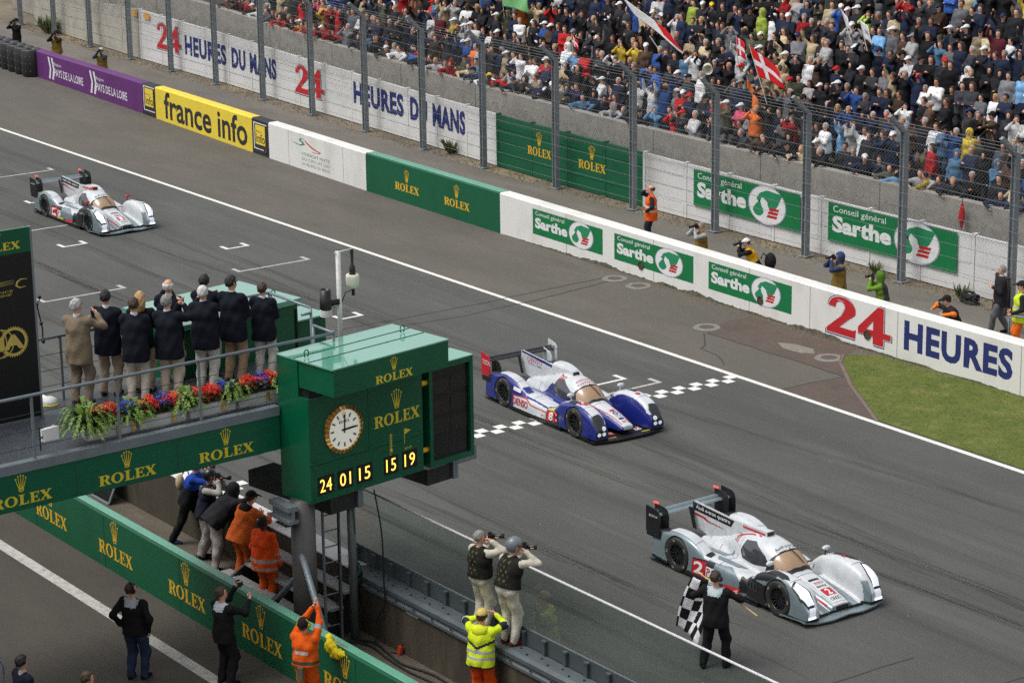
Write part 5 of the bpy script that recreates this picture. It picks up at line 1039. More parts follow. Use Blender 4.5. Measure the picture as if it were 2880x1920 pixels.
s_ = person('marshal in orange overalls clapping above his head by the pit wall', (10.38, -18.68, 0), R(122), skel(bulk=1.2, hands=[(.24, -.06, 1.86), (.24, -.13, 1.86)], el=[(.4, .8, .0), (.4, -.8, .0)], hp=-12), dict(top=[ORG, (150, 150, 150), (206, 204, 208), (74, 76, 62)], tpaint=lambda d: np.where(d['arm'] & (np.abs(d['at']-.75) < .12), 1, np.where((d['f'] < 0) & (np.abs(d['y']) < .12) & (np.abs(d['tt']-.24) < .03) & ~d['arm'], 2, np.where((np.abs(d['tt']-.06) < .025) & ~d['arm'], 3, 0))), bottom=ORG, hem=-.02, fat=.02, hat='beanie', hatc=(34, 32, 32), hair='brown', phones=(196, 176, 52), shoe=(40, 36, 34), curl=.05, topname='overall_top'), 1.76)
mb = MB(); mb.obox((0, 0, 0), (1, 0, 0), (0, 1, 0), (0, 0, 1), (-.23, -.05, .7), (-.19, .05, .93)); mb.build('pouch', cloth((96, 98, 78)), s_, world=False)
yb = thing('yellow_flag', 'crumpled yellow flag cloth hung on the green pit wall top', 'flag', (10.33, -18.1, .85))
V, F = surf([('e', (10.30, -18.14, 1.06), (.12, .1, .12)), ('e', (10.43, -18.12, .98), (.13, .09, .1)), ('c', (10.18, -18.1, 1.2), (10.28, -18.1, 1.08), .05, .07), ('e', (10.58, -18.1, 1.02), (.12, .06, .06))], .02, .03, post=lambda v, Q: v+wrinkle(Q, 1.6, .012, 1)); mb = MB(); mb.v = [tuple(q) for q in V]; mb.f = [tuple(q) for q in F]; mb.mi = [0]*len(F); mb.build('cloth', cloth((226, 204, 40)), yb, True)
mb = MB(); mb.tube([(10.13, -18.02, 1.14), (10.63, -18.02, 1.14)], .012, 6); mb.build('stick', cloth((160, 140, 100)), yb)
person('dark-haired person in navy team jacket at the lower left corner', (9.1, -23.15, 0), R(95), skel(), dict(top=(26, 30, 44), bottom=(30, 32, 40), hair='black', collar=(190, 190, 190), hem=-.1), 1.82)
person('brown-haired man seen from behind at the bottom edge of the pit lane', (10.3, -22.6, 0), R(70), skel(), dict(top=(54, 58, 66), bottom=(40, 44, 52), hair='brown', hem=-.1), 1.80)
# --- signalling pavement
l_ = person('photographer in blue jacket with cream bag striding against the wall', (1.72, -16.18, 0), R(52), JL := shooting(lean=18, hz=.90, px=.08, feet=[(.34, .1, 0, 0), (-.24, -.1, 0, -5)]), dict(top=[(34, 66, 156), (26, 27, 30)], tpaint=lambda d: np.where((d['tt'] < .24) & ~d['arm'], 1, 0), bottom=(24, 25, 28), hair='brown', hat='helmet', hatc=(30, 30, 34), hem=-.14, fat=.02, shoe=(60, 66, 96)), 1.80)
cam_for('black camera held by the photographer in the blue jacket', l_, JL)
mb = MB(); c = to_world(l_, None, (-.08, .12, 1.28)); mb.sphere((0, 0, 0), (.09, .12, .17), 12, 8); b_ = thing('camera_bag', 'cream camera bag slung on the back of the photographer in blue', 'bag', (c[0], c[1], c[2]-.1), R(52)); mb.build('pouch', cloth((196, 178, 142)), b_, True, world=False); mb = MB(); mb.tube([(.02, .1, .1), (.14, .05, .3), (.2, -.1, .2)], .014, 5); mb.build('strap', cloth((60, 54, 46)), b_, world=False)
m_ = person('photographer with grey helmet and dark waistcoat over pale shirt', (2.66, -16.22, 0), R(45), JM_ := shooting(lean=10, bulk=1.16, feet=[(.12, .14, 0, 8), (-.1, -.12, 0, -8)]), dict(top=(34, 38, 52), shirt=(176, 172, 162), bottom=(150, 146, 136), hat='helmet', hatc=(62, 64, 70), skin='tan', hem=-.12, fat=.015, shoe=(36, 34, 34), topname='waistcoat'), 1.78)
cam_for('long-lens camera held by the photographer with the grey helmet', m_, JM_, .26)
person('big man in black jacket and grey trousers bent over the track wall', (3.25, -16.3, 0), R(82), skel(lean=48, hz=.90, px=-.05, hands=[(.50, .20, 1.14), (.52, -.25, 1.16)], el=[(-.3, .8, .6), (-.3, -.8, .6)], feet=[(-.16, .42, 0, 10), (-.2, -.32, 0, -15)], bulk=1.32, hp=-25), dict(top=(38, 38, 42), bottom=(150, 142, 142), hat='hood', hatc=(36, 36, 40), hem=-.14, fat=.03, shoe=(32, 30, 30)), 1.84)
person('marshal in faded orange jacket and black cap leaning on the wall', (4.35, -16.42, 0), R(98), skel(lean=26, hz=.92, hands=[(.55, .18, 1.18), (.52, -.2, 1.18)], el=[(-.2, .9, -.2), (-.2, -.9, -.2)], hyaw=-12, bulk=1.22), dict(top=(206, 98, 40), bottom=(196, 92, 40), hair='brown', hat='cap', hatc=(30, 28, 28), hoodback=(36, 34, 36), hem=-.16, fat=.03), 1.84)
person('marshal in bright orange high-visibility coat standing at the plank steps', (5.75, -16.72, 0), R(105), skel(hands=[(.08, .28, .86), (.12, -.29, .84)], bulk=1.28), dict(top=[HIV, (176, 172, 168)], tpaint=bands(1, (.02, -.13), (1.1, 1.55)), bottom=(206, 84, 30), hem=-.2, fat=.035, hair='black', skin='dark'), 1.80)
x_ = person('marshal in yellow high-visibility jacket and orange trousers behind the wall', (12.05, -16.3, 0), R(120), skel(lean=6, hands=[(.30, .12, 1.50), (.36, -.10, 1.56)], el=[(.0, 1, -.25), (.2, -1, -.25)], bulk=1.15), dict(top=[(214, 232, 44), (168, 174, 176), (44, 48, 60)], tpaint=lambda d: np.where(((np.abs(d['tt']-.14) < .022) | (np.abs(d['tt']-.03) < .022)) & ~d['arm'], 1, np.where(((d['arm'] & (np.abs(d['at']-.75) < .22))) | ((np.abs(d['tt']-.2-np.abs(d['y'])*.5) < .025) & ~d['arm']) | (d['tt'] < -.1), 2, np.where(d['arm'] & (np.abs(d['at']-1.05) < .07), 1, 0))), bottom=(232, 84, 26), hem=-.13, fat=.03, hair='brown', hat='cap', hatc=(210, 186, 110), hoodback=(222, 232, 50), curl=.4), 1.82)
# --- photographers standing on the guard rail
SUIT = (196, 190, 174)
vest = lambda hair, hat=None, hc=None: dict(top=[(34, 34, 30), (96, 88, 56)], tpaint=lambda d: np.where((np.sin(d['c'][:, 1]*62)*np.sin(d['c'][:, 2]*46) > .55) & (d['f'] < 0) & (d['tt'] > .1) & (np.abs(d['y']) < .12), 1, 0), shirt=SUIT, bottom=SUIT, hair=hair, hat=hat, hatc=hc, hem=.04, fat=.02, topname='bib', shoe=(120, 34, 34))
v_ = person('grey-haired photographer in black bib and cream overalls on the guard rail', (11.42, -15.84, 1.137), R(92), JV := shooting(hyaw=-38, bulk=1.2), vest('silver'), 1.80)
cam_for('camera with zoom lens held by the grey-haired photographer', v_, JV, .24)
w_ = person('helmeted photographer in black bib resting his elbow on the glass screen', (12.18, -15.80, 1.137), R(96), JW := shooting(lean=14, px=-.04, hyaw=-40, bulk=1.18), vest(None, 'helmet', (110, 116, 122)), 1.84)
cam_for('camera held by the helmeted photographer above the glass screen', w_, JW, .2)
cz = thing('hanging_camera', 'large telephoto camera hanging on a strap between the two photographers', 'camera', to_world(v_, None, (.2, -.33, .78)), R(-20)); CB2 = mat('camera_black', (0, 0, 0))
mb = MB(); mb.lathe([(0, 0), (.05, 0), (.05, .1), (.042, .12), (.055, .3), (.065, .42), (.05, .42)], (0, 0, .14), (.75, -.3, .25), 14); mb.build('lens', CB2, cz, True, world=False); mb = MB(); mb.hexa([(-.1, -.08, -.12), (.0, -.08, -.1), (.0, .06, -.1), (-.1, .06, -.12), (-.04, -.08, .2), (.06, -.08, .2), (.06, .06, .2), (-.04, .06, .2)]); mb.build('housing', CB2, cz, world=False); mb = MB(); mb.tube([(0, 0, .2), (-.05, .05, .4), (-.02, .1, .62)], .012, 5); mb.build('strap', BLACK, cz, world=False)
# --- flagman with chequered flag
f_ = person('flagman in black jacket and headset waving the chequered flag on the track', (13.02, -12.02, 0), R(122), skel(bulk=1.18, hyaw=-20, hands=[(.30, .30, 1.16), (.34, -.28, 1.22)], el=[(-.4, .9, -.2), (-.3, -.9, -.3)], feet=[(-.05, .2, 0, 20), (.1, -.16, 0, -10)]), dict(top=[(28, 28, 30), (176, 190, 194)], tpaint=grey_yoke, bottom=(28, 28, 32), hair='brown', phones=(60, 66, 84), hem=-.16, fat=.015, shoe=(24, 24, 26)), 1.80)
cf = thing('chequered_flag', 'black and white chequered flag held low by the flagman', 'flag', (12.55, -11.95, .3))
CHW = cloth((226, 226, 230)); CHB = cloth((26, 26, 28))
mb = MB(); n, m = 21, 15; k = len(mb.v)
def chp(s, t):                                 # billowing cloth hanging from the stick
    return Vector((12.74-.40*s-.16*t+.10*math.sin(3*s+2*t), -11.80-.10*s-.25*t+.09*math.sin(5*s-2*t), 1.42+.10*s-1.12*t*(1-.12*s)+.05*math.sin(6*s)))
for i in range(n+1):
    for j in range(m+1): mb.v.append(tuple(chp(i/n, j/m)))
for i in range(n):
    for j in range(m):
        a = i*(m+1)+j; mb.f.append((a, a+1, a+m+2, a+m+1)); mb.mi.append(((i//4)+(j//3)) % 2)
o = mb.build('cloth', [CHW, CHB], cf, True); sd = o.modifiers.new('s', 'SOLIDIFY'); sd.thickness = .006
mb = MB(); mb.tube([(12.32, -11.86, 1.54), (13.62, -11.6, 1.05)], .012, 6); mb.build('stick', cloth((206, 180, 130)), cf)
# --- photographers and marshals on the service road
BIB = (128, 104, 48)
bibp = lambda sl, bot, hair, **k: dict(top=BIB, shirt=sl, bottom=bot, hair=hair, hem=-.12, fat=.02, topname='bib', **k)
def press(label, loc, a, o, h=1.76, z=1.5, x=.25, cl='', **k):
    J = shooting(**k); p = person(label, (*loc, 0), R(a), J, o, h, .024); cam_for(cl, p, J); return p
press('photographer all in black behind the tyre stacks at far left', (-55.3, 7.35), -62, dict(top=(26, 26, 30), bottom=(28, 28, 30), hat='beanie', hair='black', hem=-.14), 1.8, cl='camera of the photographer in black behind the tyre stacks')
press('photographer in dark cap and khaki bib behind the purple wall start', (-51.2, 7.2), -55, bibp((30, 30, 34), (26, 26, 30), 'black', hat='cap'), cl='camera of the photographer at the purple wall start')
press('photographer in blue sleeves and khaki bib behind the purple wall middle', (-46.3, 6.75), -50, bibp((44, 60, 82), (44, 60, 90), 'brown', hat='cap', hatc=(190, 190, 190)), 1.7, cl='camera of the photographer in blue sleeves at the purple wall')
d_ = person('marshal in orange vest with hand at his face near the green panel', (-12.1, 6.95, 0), R(-125), skel(hands=[(.16, .22, 1.02), (.16, -.15, 1.56)], el=[(-.4, .9, -.3), (.3, -.9, -.6)]), dict(top=[(240, 96, 34), (196, 190, 180)], tpaint=bands(1, (.08, .2), ()), shirt=(36, 38, 46), bottom=(34, 36, 46), hair='brown', bald=True, hem=-.2, fat=.02, topname='vest'), 1.8, .024)
press('grey-haired photographer in pale shirt and khaki bib behind the first green poster', (-7.9, 5.3), -100, bibp((166, 168, 172), (60, 60, 64), 'silver'), 1.68, cl='camera of the grey-haired photographer at the green posters')
press('photographer in white cap and yellow jacket resting on the wall', (-5.7, 5.35), -128, dict(top=[(212, 160, 36), (34, 32, 34)], tpaint=lambda d: np.where(d['arm'] | (d['tt'] < .12), 1, 0), bottom=(36, 36, 40), hair='brown', hat='cap', hatc=(222, 222, 222), hem=-.12, fat=.02), 1.66, 1.28, .36, cl='camera resting on the wall under the white cap', lean=24)
mb = MB(); mb.sphere((0, 0, 0), (.16, .2, .24), 12, 8); b2 = thing('backpack', 'black backpack on the photographer with the white cap', 'backpack', (-5.38, 5.6, 1.0), R(-128)); mb.build('pouch', cloth((38, 36, 38)), b2, True, world=False); mb = MB(); mb.tube([(.05, .15, .1), (.2, .14, .26), (.26, .12, .1)], .02, 5); mb.build('strap', cloth((38, 36, 38)), b2, world=False)
press('photographer in blue hood and khaki bib right of the last green poster', (-2.6, 5.5), -112, bibp((52, 64, 98), (60, 56, 50), None, hat='hood', hatc=(56, 70, 108)), 1.78, cl='camera of the photographer in the blue hood')
press('photographer in bright green hooded rain jacket above the red numerals', (-.6, 5.15), -138, dict(top=[(104, 140, 44), (66, 68, 66)], tpaint=lambda d: np.where((d['f'] < -.05) & (d['tt'] > .05) & ~d['arm'], 1, 0), bottom=(60, 66, 60), hat='hood', hatc=(84, 124, 44), hair=None, hem=-.18, fat=.025), 1.72, 1.48, .27, cl='camera of the photographer in green', lean=10)
person('marshal in black cape over orange overalls leaning on the white wall', (1.95, 5.1, 0), R(-112), skel(lean=22, hz=.82, hands=[(.42, .26, 1.2), (.46, -.28, 1.22)], el=[(-.2, .9, .1), (-.2, -.9, .1)], feet=[(-.2, .12, 0, 5), (-.2, -.12, 0, -5)]), dict(top=[(38, 38, 42), (240, 120, 34)], tpaint=lambda d: np.where((d['arm'] & (d['at'] > .9)) | (d['tt'] < .02), 1, 0), bottom=(236, 112, 32), hair='brown', hat='cap', hatc=(34, 32, 32), hem=-.16, fat=.04), 1.8, .024)
person('man in dark blazer and grey trousers walking beside the fence', (1.0, 7.7, 0), R(-122), skel(hands=[(.24, .06, 1.2), (.05, -.27, .85)], feet=[(.26, .08, 0, 5), (-.22, -.08, 0, -5)], hz=.91), dict(top=(38, 38, 42), bottom=(92, 94, 98), hair='silver', collar=(206, 208, 212), hem=-.2, fat=.015, topname='blazer'), 1.82, .024)
person('marshal in yellow vest and orange trousers at the right edge', (2.55, 6.75, 0), R(-128), skel(hands=[(.24, .2, 1.0), (.2, -.2, 1.0)]), dict(top=[(206, 226, 50), (170, 174, 176)], tpaint=bands(1, (.05, .2), ()), shirt=(40, 42, 46), bottom=(238, 116, 34), hair='brown', hat='cap', hatc=(40, 40, 42), hem=-.16, fat=.02, topname='vest'), 1.84, .024)
# ================================================================== prototype racing cars (x forward, y left, z up; origin on the ground between the axles)
def loft(xs, yc, hw, zt, zb, n=2.4, sharp=1.0):
    """solid whose cross-sections are half super-ellipses: returns an implicit function; columns are given at stations xs (ascending)"""
    xs = np.array(xs, float); A = [np.array(a if np.ndim(a) else [a]*len(xs), float) for a in (yc, hw, zt, zb)]
    def sp(x, a):                              # smooth interpolation
        i = np.clip(np.searchsorted(xs, x)-1, 0, len(xs)-2); t = np.clip((x-xs[i])/(xs[i+1]-xs[i]), 0, 1)
        m = np.gradient(a, xs); h = xs[i+1]-xs[i]; t2, t3 = t*t, t*t*t
        return (2*t3-3*t2+1)*a[i]+(t3-2*t2+t)*h*m[i]+(-2*t3+3*t2)*a[i+1]+(t3-t2)*h*m[i+1]
    def f(Q):
        x, y, z = Q[..., 0], np.abs(Q[..., 1]), Q[..., 2]; c, w, t, b = (sp(x, a) for a in A); w = np.maximum(w, .02); hh = np.maximum(t-b, .02)
        q = (np.abs((y-c)/w)**n+np.maximum((z-b)/hh, 0)**n)**(1/n)
        d = (q-1)*np.minimum(w, hh)*.9
        d = np.maximum(d, b-z); d = np.maximum(d, np.maximum(xs[0]-x, x-xs[-1]))
        return d
    y1 = float((A[0]+A[1]).max()); return ('f', f, (xs[0], -y1, float(A[3].min())), (xs[-1], y1, float(A[2].max())))
def car_body(kind, h=.019):
    P = []
    if kind == 'silver':
        P.append(loft([-2.2, -1.6, -1.0, -.4, .2, .8, 1.3, 1.75, 2.12], 0, [.14, .2, .3, .42, .5, .47, .4, .32, .25], [.40, .46, .52, .58, .60, .56, .47, .36, .25], [.12]*8+[.13], 2.6))       # keel and nose
        P.append(loft([-1.5, -1.0, -.55, -.15, .2, .55, .85, 1.05], 0, [.08, .17, .32, .44, .47, .44, .37, .28], [.50, .66, .85, .965, .97, .89, .72, .53], .3, 2.4))               # canopy
        P.append(loft([.52, .8, 1.1, 1.45, 1.8, 2.08, 2.22], [.77, .76, .755, .75, .75, .76, .78], [.13, .19, .225, .235, .23, .205, .15], [.42, .63, .735, .757, .70, .54, .32], .10, 4.2))                          # front wings
        P.append(loft([-2.25, -1.95, -1.6, -1.3, -.95, -.65], .755, [.17, .2, .23, .23, .2, .14], [.60, .70, .762, .757, .65, .46], .10, 4.2))                                     # rear wings
        P.append(loft([-1.4, -1.0, -.5, 0, .45, .7], .60, [.34, .34, .35, .33, .26, .15], [.46, .49, .50, .47, .40, .30], .06, 4))                                              # side pods
        P.append(loft([1.0, 1.4, 1.8, 2.12], .40, [.2, .21, .19, .14], [.36, .30, .23, .14], .06, 3))
        P.append(loft([-2.3, -1.8, 0, .9], 0, [.8, .9, .93, .9], [.14, .13, .11, .10], .045, 8))
    else:
        P.append(loft([-2.2, -1.6, -1.0, -.4, .2, .8, 1.3, 1.75, 2.18], 0, [.14, .2, .3, .42, .5, .46, .34, .26, .19], [.42, .48, .54, .60, .63, .60, .53, .44, .30], [.12]*7+[.17, .2], 2.4))
        P.append(loft([-1.6, -1.0, -.5, -.1, .25, .6, .85, 1.02], 0, [.10, .2, .33, .44, .46, .43, .36, .28], [.54, .70, .87, .97, .975, .89, .73, .57], .3, 2.3))
        P.append(loft([.55, .8, 1.1, 1.45, 1.8, 2.08, 2.24], .75, [.16, .2, .23, .235, .235, .21, .17], [.46, .64, .74, .762, .71, .57, .36], .10, 3.8))
        P.append(loft([-2.25, -1.95, -1.6, -1.3, -.95, -.6], .755, [.18, .21, .23, .23, .21, .15], [.62, .71, .765, .76, .67, .5], .10, 3.8))
        P.append(loft([-1.4, -1.0, -.5, 0, .5, .8], .62, [.33, .34, .35, .34, .30, .2], [.44, .48, .48, .45, .40, .34], .06, 4))
        P.append(loft([-2.3, -1.8, 0, .9], 0, [.8, .9, .93, .9], [.14, .13, .11, .10], .045, 8))
    def carve(V, Q):                          # wheel arches, open outwards and below; flat flanks
        x, y, z = Q[..., 0], np.abs(Q[..., 1]), Q[..., 2]
        for cx, r in ((1.45, .357), (-1.45, .36)):
            d = np.maximum(np.hypot(x-cx, z-.342)-r, .607-y); V = np.maximum(V, -d)
        return np.maximum(V, y-.985)
    V, F = surf(P, h, .035, 0, post=carve, newton=3)
    return V, F
def planform(pts, z0, z1):                    # slab from a half outline (x, y), mirrored
    full = [(x, y) for x, y in pts]+[(x, -y) for x, y in pts[::-1]]
    mb = MB(); mb.prism(full, (0, 0, 0), (1, 0, 0), (0, 1, 0), (0, 0, 1), z0, z1); return mb
TYRE = mat('tyre_rubber', s2l(44, 43, 43), .65, .25, 8); RIMD = mat('rim_dark', s2l(58, 60, 64), .35, .1, metal=.7); TYLET = mat('tyre_print', s2l(150, 140, 96), .7, .1)
def wheel_meshes(spokes, rim):
    t = MB(); t.lathe([(.225, -.165), (.26, -.18), (.32, -.182), (.348, -.165), (.355, -.12), (.355, .12), (.348, .165), (.32, .182), (.26, .18), (.225, .165)], (0, 0, 0), (0, 1, 0), 36)
    r = MB(); r.lathe([(.228, .168), (.218, .172), (.205, .15), (.205, -.15), (.228, -.165)], (0, 0, 0), (0, 1, 0), 36); r.lathe([(0, .10), (.045, .115), (.06, .09), (.2, .02), (.205, -.1)], (0, 0, 0), (0, 1, 0), 24)
    s = MB()
    for k in range(spokes):
        a = 2*PI*k/spokes; c, q = math.cos(a), math.sin(a); d = Vector((c, 0, q)); e = Vector((-q, 0, c))
        s.hexa([d*.05+e*-.012+Vector((0, .10, 0)), d*.05+e*.012+Vector((0, .10, 0)), d*.212+e*.016+Vector((0, .13, 0)), d*.212+e*-.016+Vector((0, .13, 0)), d*.05+e*-.012+Vector((0, .125, 0)), d*.05+e*.012+Vector((0, .125, 0)), d*.212+e*.016+Vector((0, .155, 0)), d*.212+e*-.016+Vector((0, .155, 0))])
    l = MB()
    for k in range(5):
        for j in range(4):
            a = 2*PI*k/5+j*.06; b = a+.05; P = lambda a, r: (r*math.cos(a), .1835, r*math.sin(a)); l.add([P(a, .275), P(b, .275), P(b, .312), P(a, .312)], [(0, 1, 2, 3)])
    return t.mesh('tyre'), r.mesh('rim'), s.mesh('spokes'), l.mesh('tyre_lettering')
class Decals:
    """print and glazing laid on the body: outlines are projected onto its surface"""
    def __init__(s, V, F): s.bvh = BVHTree.FromPolygons([tuple(v) for v in V], [tuple(f) for f in F]); s.n = 0
    def hit(s, p, d, off):
        r = s.bvh.ray_cast(Vector(p), Vector(d))
        if r[0] is None: return None
        n = r[1]
        if n.dot(Vector(d)) > 0: n = -n
        return r[0]+n*off
    def ray(s, view, a, b):
        if view == 'top': return (a, b, 3), (0, 0, -1)
        if view == 'right': return (a, -3, b), (0, 1, 0)
        if view == 'left': return (a, 3, b), (0, -1, 0)
        if view == 'front': return (4, a, b), (-1, 0, 0)
    def lay(s, name, v, f, m, view, parent, off):
        mb = MB(); P = [s.hit(*s.ray(view, a, b), off) for a, b in v]
        fs = [q for q in f if all(P[i] is not None for i in q) and max((P[i]-P[j]).length for i in q for j in q) < .45]
        par = list(range(len(v)))              # keep one connected patch
        def root(i):
            while par[i] != i: par[i] = par[par[i]]; i = par[i]
            return i
        if name.endswith(('panel', 'flash', 'vent', 'surround', 'stripe', 'window', 'lamp')):
            for q in fs:
                for i in q[1:]: par[root(i)] = root(q[0])
            cnt = {}
            for q in fs: cnt[root(q[0])] = cnt.get(root(q[0]), 0)+1
            if cnt: best = max(cnt, key=cnt.get); fs = [q for q in fs if root(q[0]) == best]
        mb.add([p if p is not None else (0, 0, 0) for p in P], fs); return mb.build(name, m, parent, True, world=False)
    def poly(s, name, pts, m, view, parent, lay=1, step=.045):
        e = [(a+(c-a)*k/max(1, int(math.hypot(c-a, d-b)/step)), b+(d-b)*k/max(1, int(math.hypot(c-a, d-b)/step))) for (a, b), (c, d) in zip(pts, pts[1:]+pts[:1]) for k in range(max(1, int(math.hypot(c-a, d-b)/step)))]
        n = len(e); xs = [p[0] for p in pts]; ys = [p[1] for p in pts]
        inn = [(x, y) for x in np.arange(min(xs)+step/2, max(xs), step) for y in np.arange(min(ys)+step/2, max(ys), step) if inpoly(x, y, pts)]
        v, _, f, *_ = delaunay_2d_cdt([Vector(p) for p in e+inn], [(i, (i+1) % n) for i in range(n)], [list(range(n))], 1, 1e-5)
        return s.lay(name, [tuple(q) for q in v], f, m, view, parent, .0055+.0025*lay)
    def text(s, name, txt, box, m, view, parent, lay=3, rot=0, bold=.0):
        """rot: 0 reads along +a / up +b;  90: reads along +b (across the car), its top towards -a"""
        v, f = text2d(txt, bold) if isinstance(txt, str) else txt; x0, y0, x1, y1 = box
        P = [((x0+(x1-x0)*a, y0+(y1-y0)*b) if rot == 0 else ((x1-(x1-x0)*b, y0+(y1-y0)*a))) for a, b in v]
        return s.lay(name, P, f, m, view, parent, .0055+.0025*lay)
CW = mat('car_white', s2l(206, 210, 212), .28, .16, 5, coat=.5); CS = mat('car_silver', s2l(130, 146, 151), .32, .16, 5, metal=.3, coat=.3); CK = mat('carbon_black', s2l(28, 29, 31), .45, .12, 6); CR = mat('car_red', s2l(186, 36, 46), .35, .05); CB = mat('car_blue', s2l(30, 42, 122), .25, .1, 3, coat=.4)
CWT = mat('car_soiled_white', s2l(206, 205, 200), .35, .14, 7); SCREEN = mat('tinted_screen', s2l(166, 136, 106), .1, .22, 2.5, spec=.8); SIDEG = mat('side_glass', s2l(62, 64, 70), .1, .25, 6, spec=.8); LAMP = mat('lamp_glass', s2l(226, 230, 240), .15, .2, 22, spec=.8, emit=.35); LAMPD = mat('lamp_dark', s2l(40, 44, 50), .12, .2, 9, spec=.8); DRL = mat('lamp_strip', s2l(236, 234, 255), .3, 0, emit=1.5); REDL = mat('red_light', s2l(255, 60, 50), .3, 0, emit=2.0); YELT = mat('yellow_strip', s2l(196, 180, 70), .5, .1); GRYT = mat('car_print_grey', s2l(60, 62, 66), .5, 0)
def rings(n=4): return join2d([(*tess([arc(.5, .5, .5, .5, 0, 345, 23), arc(.5, .5, .38, .38, 0, 345, 23)]), .22*k, 0, .34, 1) for k in range(n)])
def mirror2(pts): return [(x, -y) for x, y in pts]
PLINES = [[(-.35, .2), (-.35, .5), (-.3, .9)], [(1.12, .0), (1.12, .36)], [(.58, .56), (.72, .6), (.78, .93)], [(-1.05, .15), (-1.05, .55), (-.98, .93)], [(1.7, .6), (1.7, .92)]]
def car_common(kind, V, F, t, D, num, accents):
    body, side2 = (CW, CS) if kind == 'silver' else (CW, CB)
    me = npmesh('bodywork', V, F); c = V[F].mean(1); x, y, z = c[:, 0], np.abs(c[:, 1]), c[:, 2]
    nn = np.zeros(len(F)*3, np.float32); me.polygons.foreach_get('normal', nn); nn = nn.reshape(-1, 3); mi = np.zeros(len(F), int)
    if kind == 'silver':                      # 0 white 1 silver 2 carbon
        mi[(y > .895)] = 1; mi[(x < -.62) & (y > .86)] = 1; mi[(x < .35) & (x > -.9) & (z < .47) & (y > .78+.1*np.sin(x*5))] = 1; mi[(x < -.5) & (z < .56) & (y < .56) & (y > .3)] = 1; mi[(x > 1.55) & (y > .56) & (y < .66) & (z < .52)] = 1
        mi[(x > 1.0) & (y < .42) & (y > .17+.06*(2.1-x)) & (z < .5)] = 1
        mi[(x < -1.75) & (y < .62)] = 2; mi[(z < .14)] = 2; mi[(np.abs(x-.72) < .42) & (y > .8) & (z < .5)] = 2
        mi[((x-1.45)**2+(z-.342)**2 < .371**2) & (y < .94) & (y > .603)] = 2; mi[((x+1.45)**2+(z-.342)**2 < .371**2) & (y < .94) & (y > .603)] = 2
        mi[(x > .75) & (x < 1.35) & (y > .82) & (z > .5) & (nn[:, 2] > .2)] = 2
        mi[(x < -1.75) & (y > .5) & (nn[:, 2] > .6) & (y < .9)] = 2
    else:                                     # 0 white 1 blue 2 carbon
        mi[((y > .55) & (z > .3)) | ((x > .7) & (y > .47)) | ((x < -1.0) & (y > .5))] = 1; mi[(y > .57) & (y < .87) & (z > .54-.25*np.maximum(x-1.75, 0)) & ((x > .75) | (x < -.8))] = 0
        mi[(x < .6) & (x > -1.0) & (y > .9) & (z < .42)] = 0; mi[(x < -1.75) & (y < .55)] = 2; mi[z < .13] = 2
        mi[(y < .56) & (z < .72) & (x < .7) & (x > -1.6) & (y > .28)] = 1; mi[(y < .56) & (z > .45) & (x < .1) & (x > -1.1) & (y > .52)] = 0
        mi[(x > .95) & (y > .13+.07*(2.2-x)) & (y < .5)] = 1; mi[(y > .58) & (y < .86) & (z < .5) & (z > .36) & (x > -.9) & (x < .6)] = 0
        mi[((x-1.45)**2+(z-.342)**2 < .371**2) & (y < .94) & (y > .603)] = 2; mi[((x+1.45)**2+(z-.342)**2 < .371**2) & (y < .94) & (y > .603)] = 2
        mi[(x < -1.7) & (y > .55) & (nn[:, 2] > .7) & (y < .9)] = 2
    me.polygons.foreach_set('material_index', mi.astype(np.int32)); link('bodywork', me, t, [body, side2, CK])
    # splitter with a lifted nose section and turned-up ends
    mb = MB(); sm = CS if kind == 'silver' else CK; N = 22; top_, bot = [], []
    for i in range(N+1):
        yy = -.985+1.97*i/N; a = abs(yy); xf = (2.31-.20*max(0, a-.35)**1.3) if kind == 'silver' else (2.34-.26*max(0, a-.4)**1.2); zz = .075+(.05*max(0, (a-.72)/.26) if kind == 'silver' else .01*a)+(.03*max(0, .35-a)/.35 if kind == 'silver' else 0)
        for x_, z_ in ((1.55, .10), (xf-.12, zz+.012), (xf, zz)): top_.append((x_, yy, z_)); bot.append((x_, yy, z_-.028))
    k = 3; vs = top_+bot; M = len(top_); fs = []
    for i in range(N):
        for j in range(2):
            a = i*k+j; fs.append((a, a+1, a+k+1, a+k)); fs.append((M+a, M+a+k, M+a+k+1, M+a+1))
        fs.append((i*k+2, M+i*k+2, M+i*k+k+2, i*k+k+2))
    fs += [(0, M, M+1, 1), (1, M+1, M+2, 2), (N*k, N*k+1, M+N*k+1, M+N*k), (N*k+1, N*k+2, M+N*k+2, M+N*k+1)]
    mb.add(vs, fs); mb.build('splitter', sm, t, world=False)
    planform([(-2.3, .95), (.9, .97)], .035, .05).build('floor', CK, t, world=False)
    # wheels
    tm = wheel_meshes(14 if kind == 'silver' else 10, RIMD); tm[0].materials.append(TYRE); tm[1].materials.append(RIMD if kind == 'silver' else CK); tm[2].materials.append(RIMD if kind == 'silver' else CK); tm[3].materials.append(TYLET)
    for q in tm[:2]: q.shade_smooth()
    for wx in (1.45, -1.45):
        for s in (1, -1):
            w = bpy.data.objects.new('wheel', None); COL.objects.link(w); w.parent = t; w.scale = (.965, 1, .965); w.location = (wx, s*.795, .3426); w.rotation_euler = (0, random.uniform(0, 6), 0 if s > 0 else PI)
            for nm, me_ in zip(('tyre', 'rim', 'spokes', 'tyre_lettering'), tm): link(nm, me_, w)
    # dorsal fin
    fin = [(-.3, .97), (-.8, 1.0), (-2.05, 1.07), (-2.12, 1.05), (-2.12, .60), (-2.0, .56), (-1.6, .45), (-1.0, .5), (-.4, .7)]
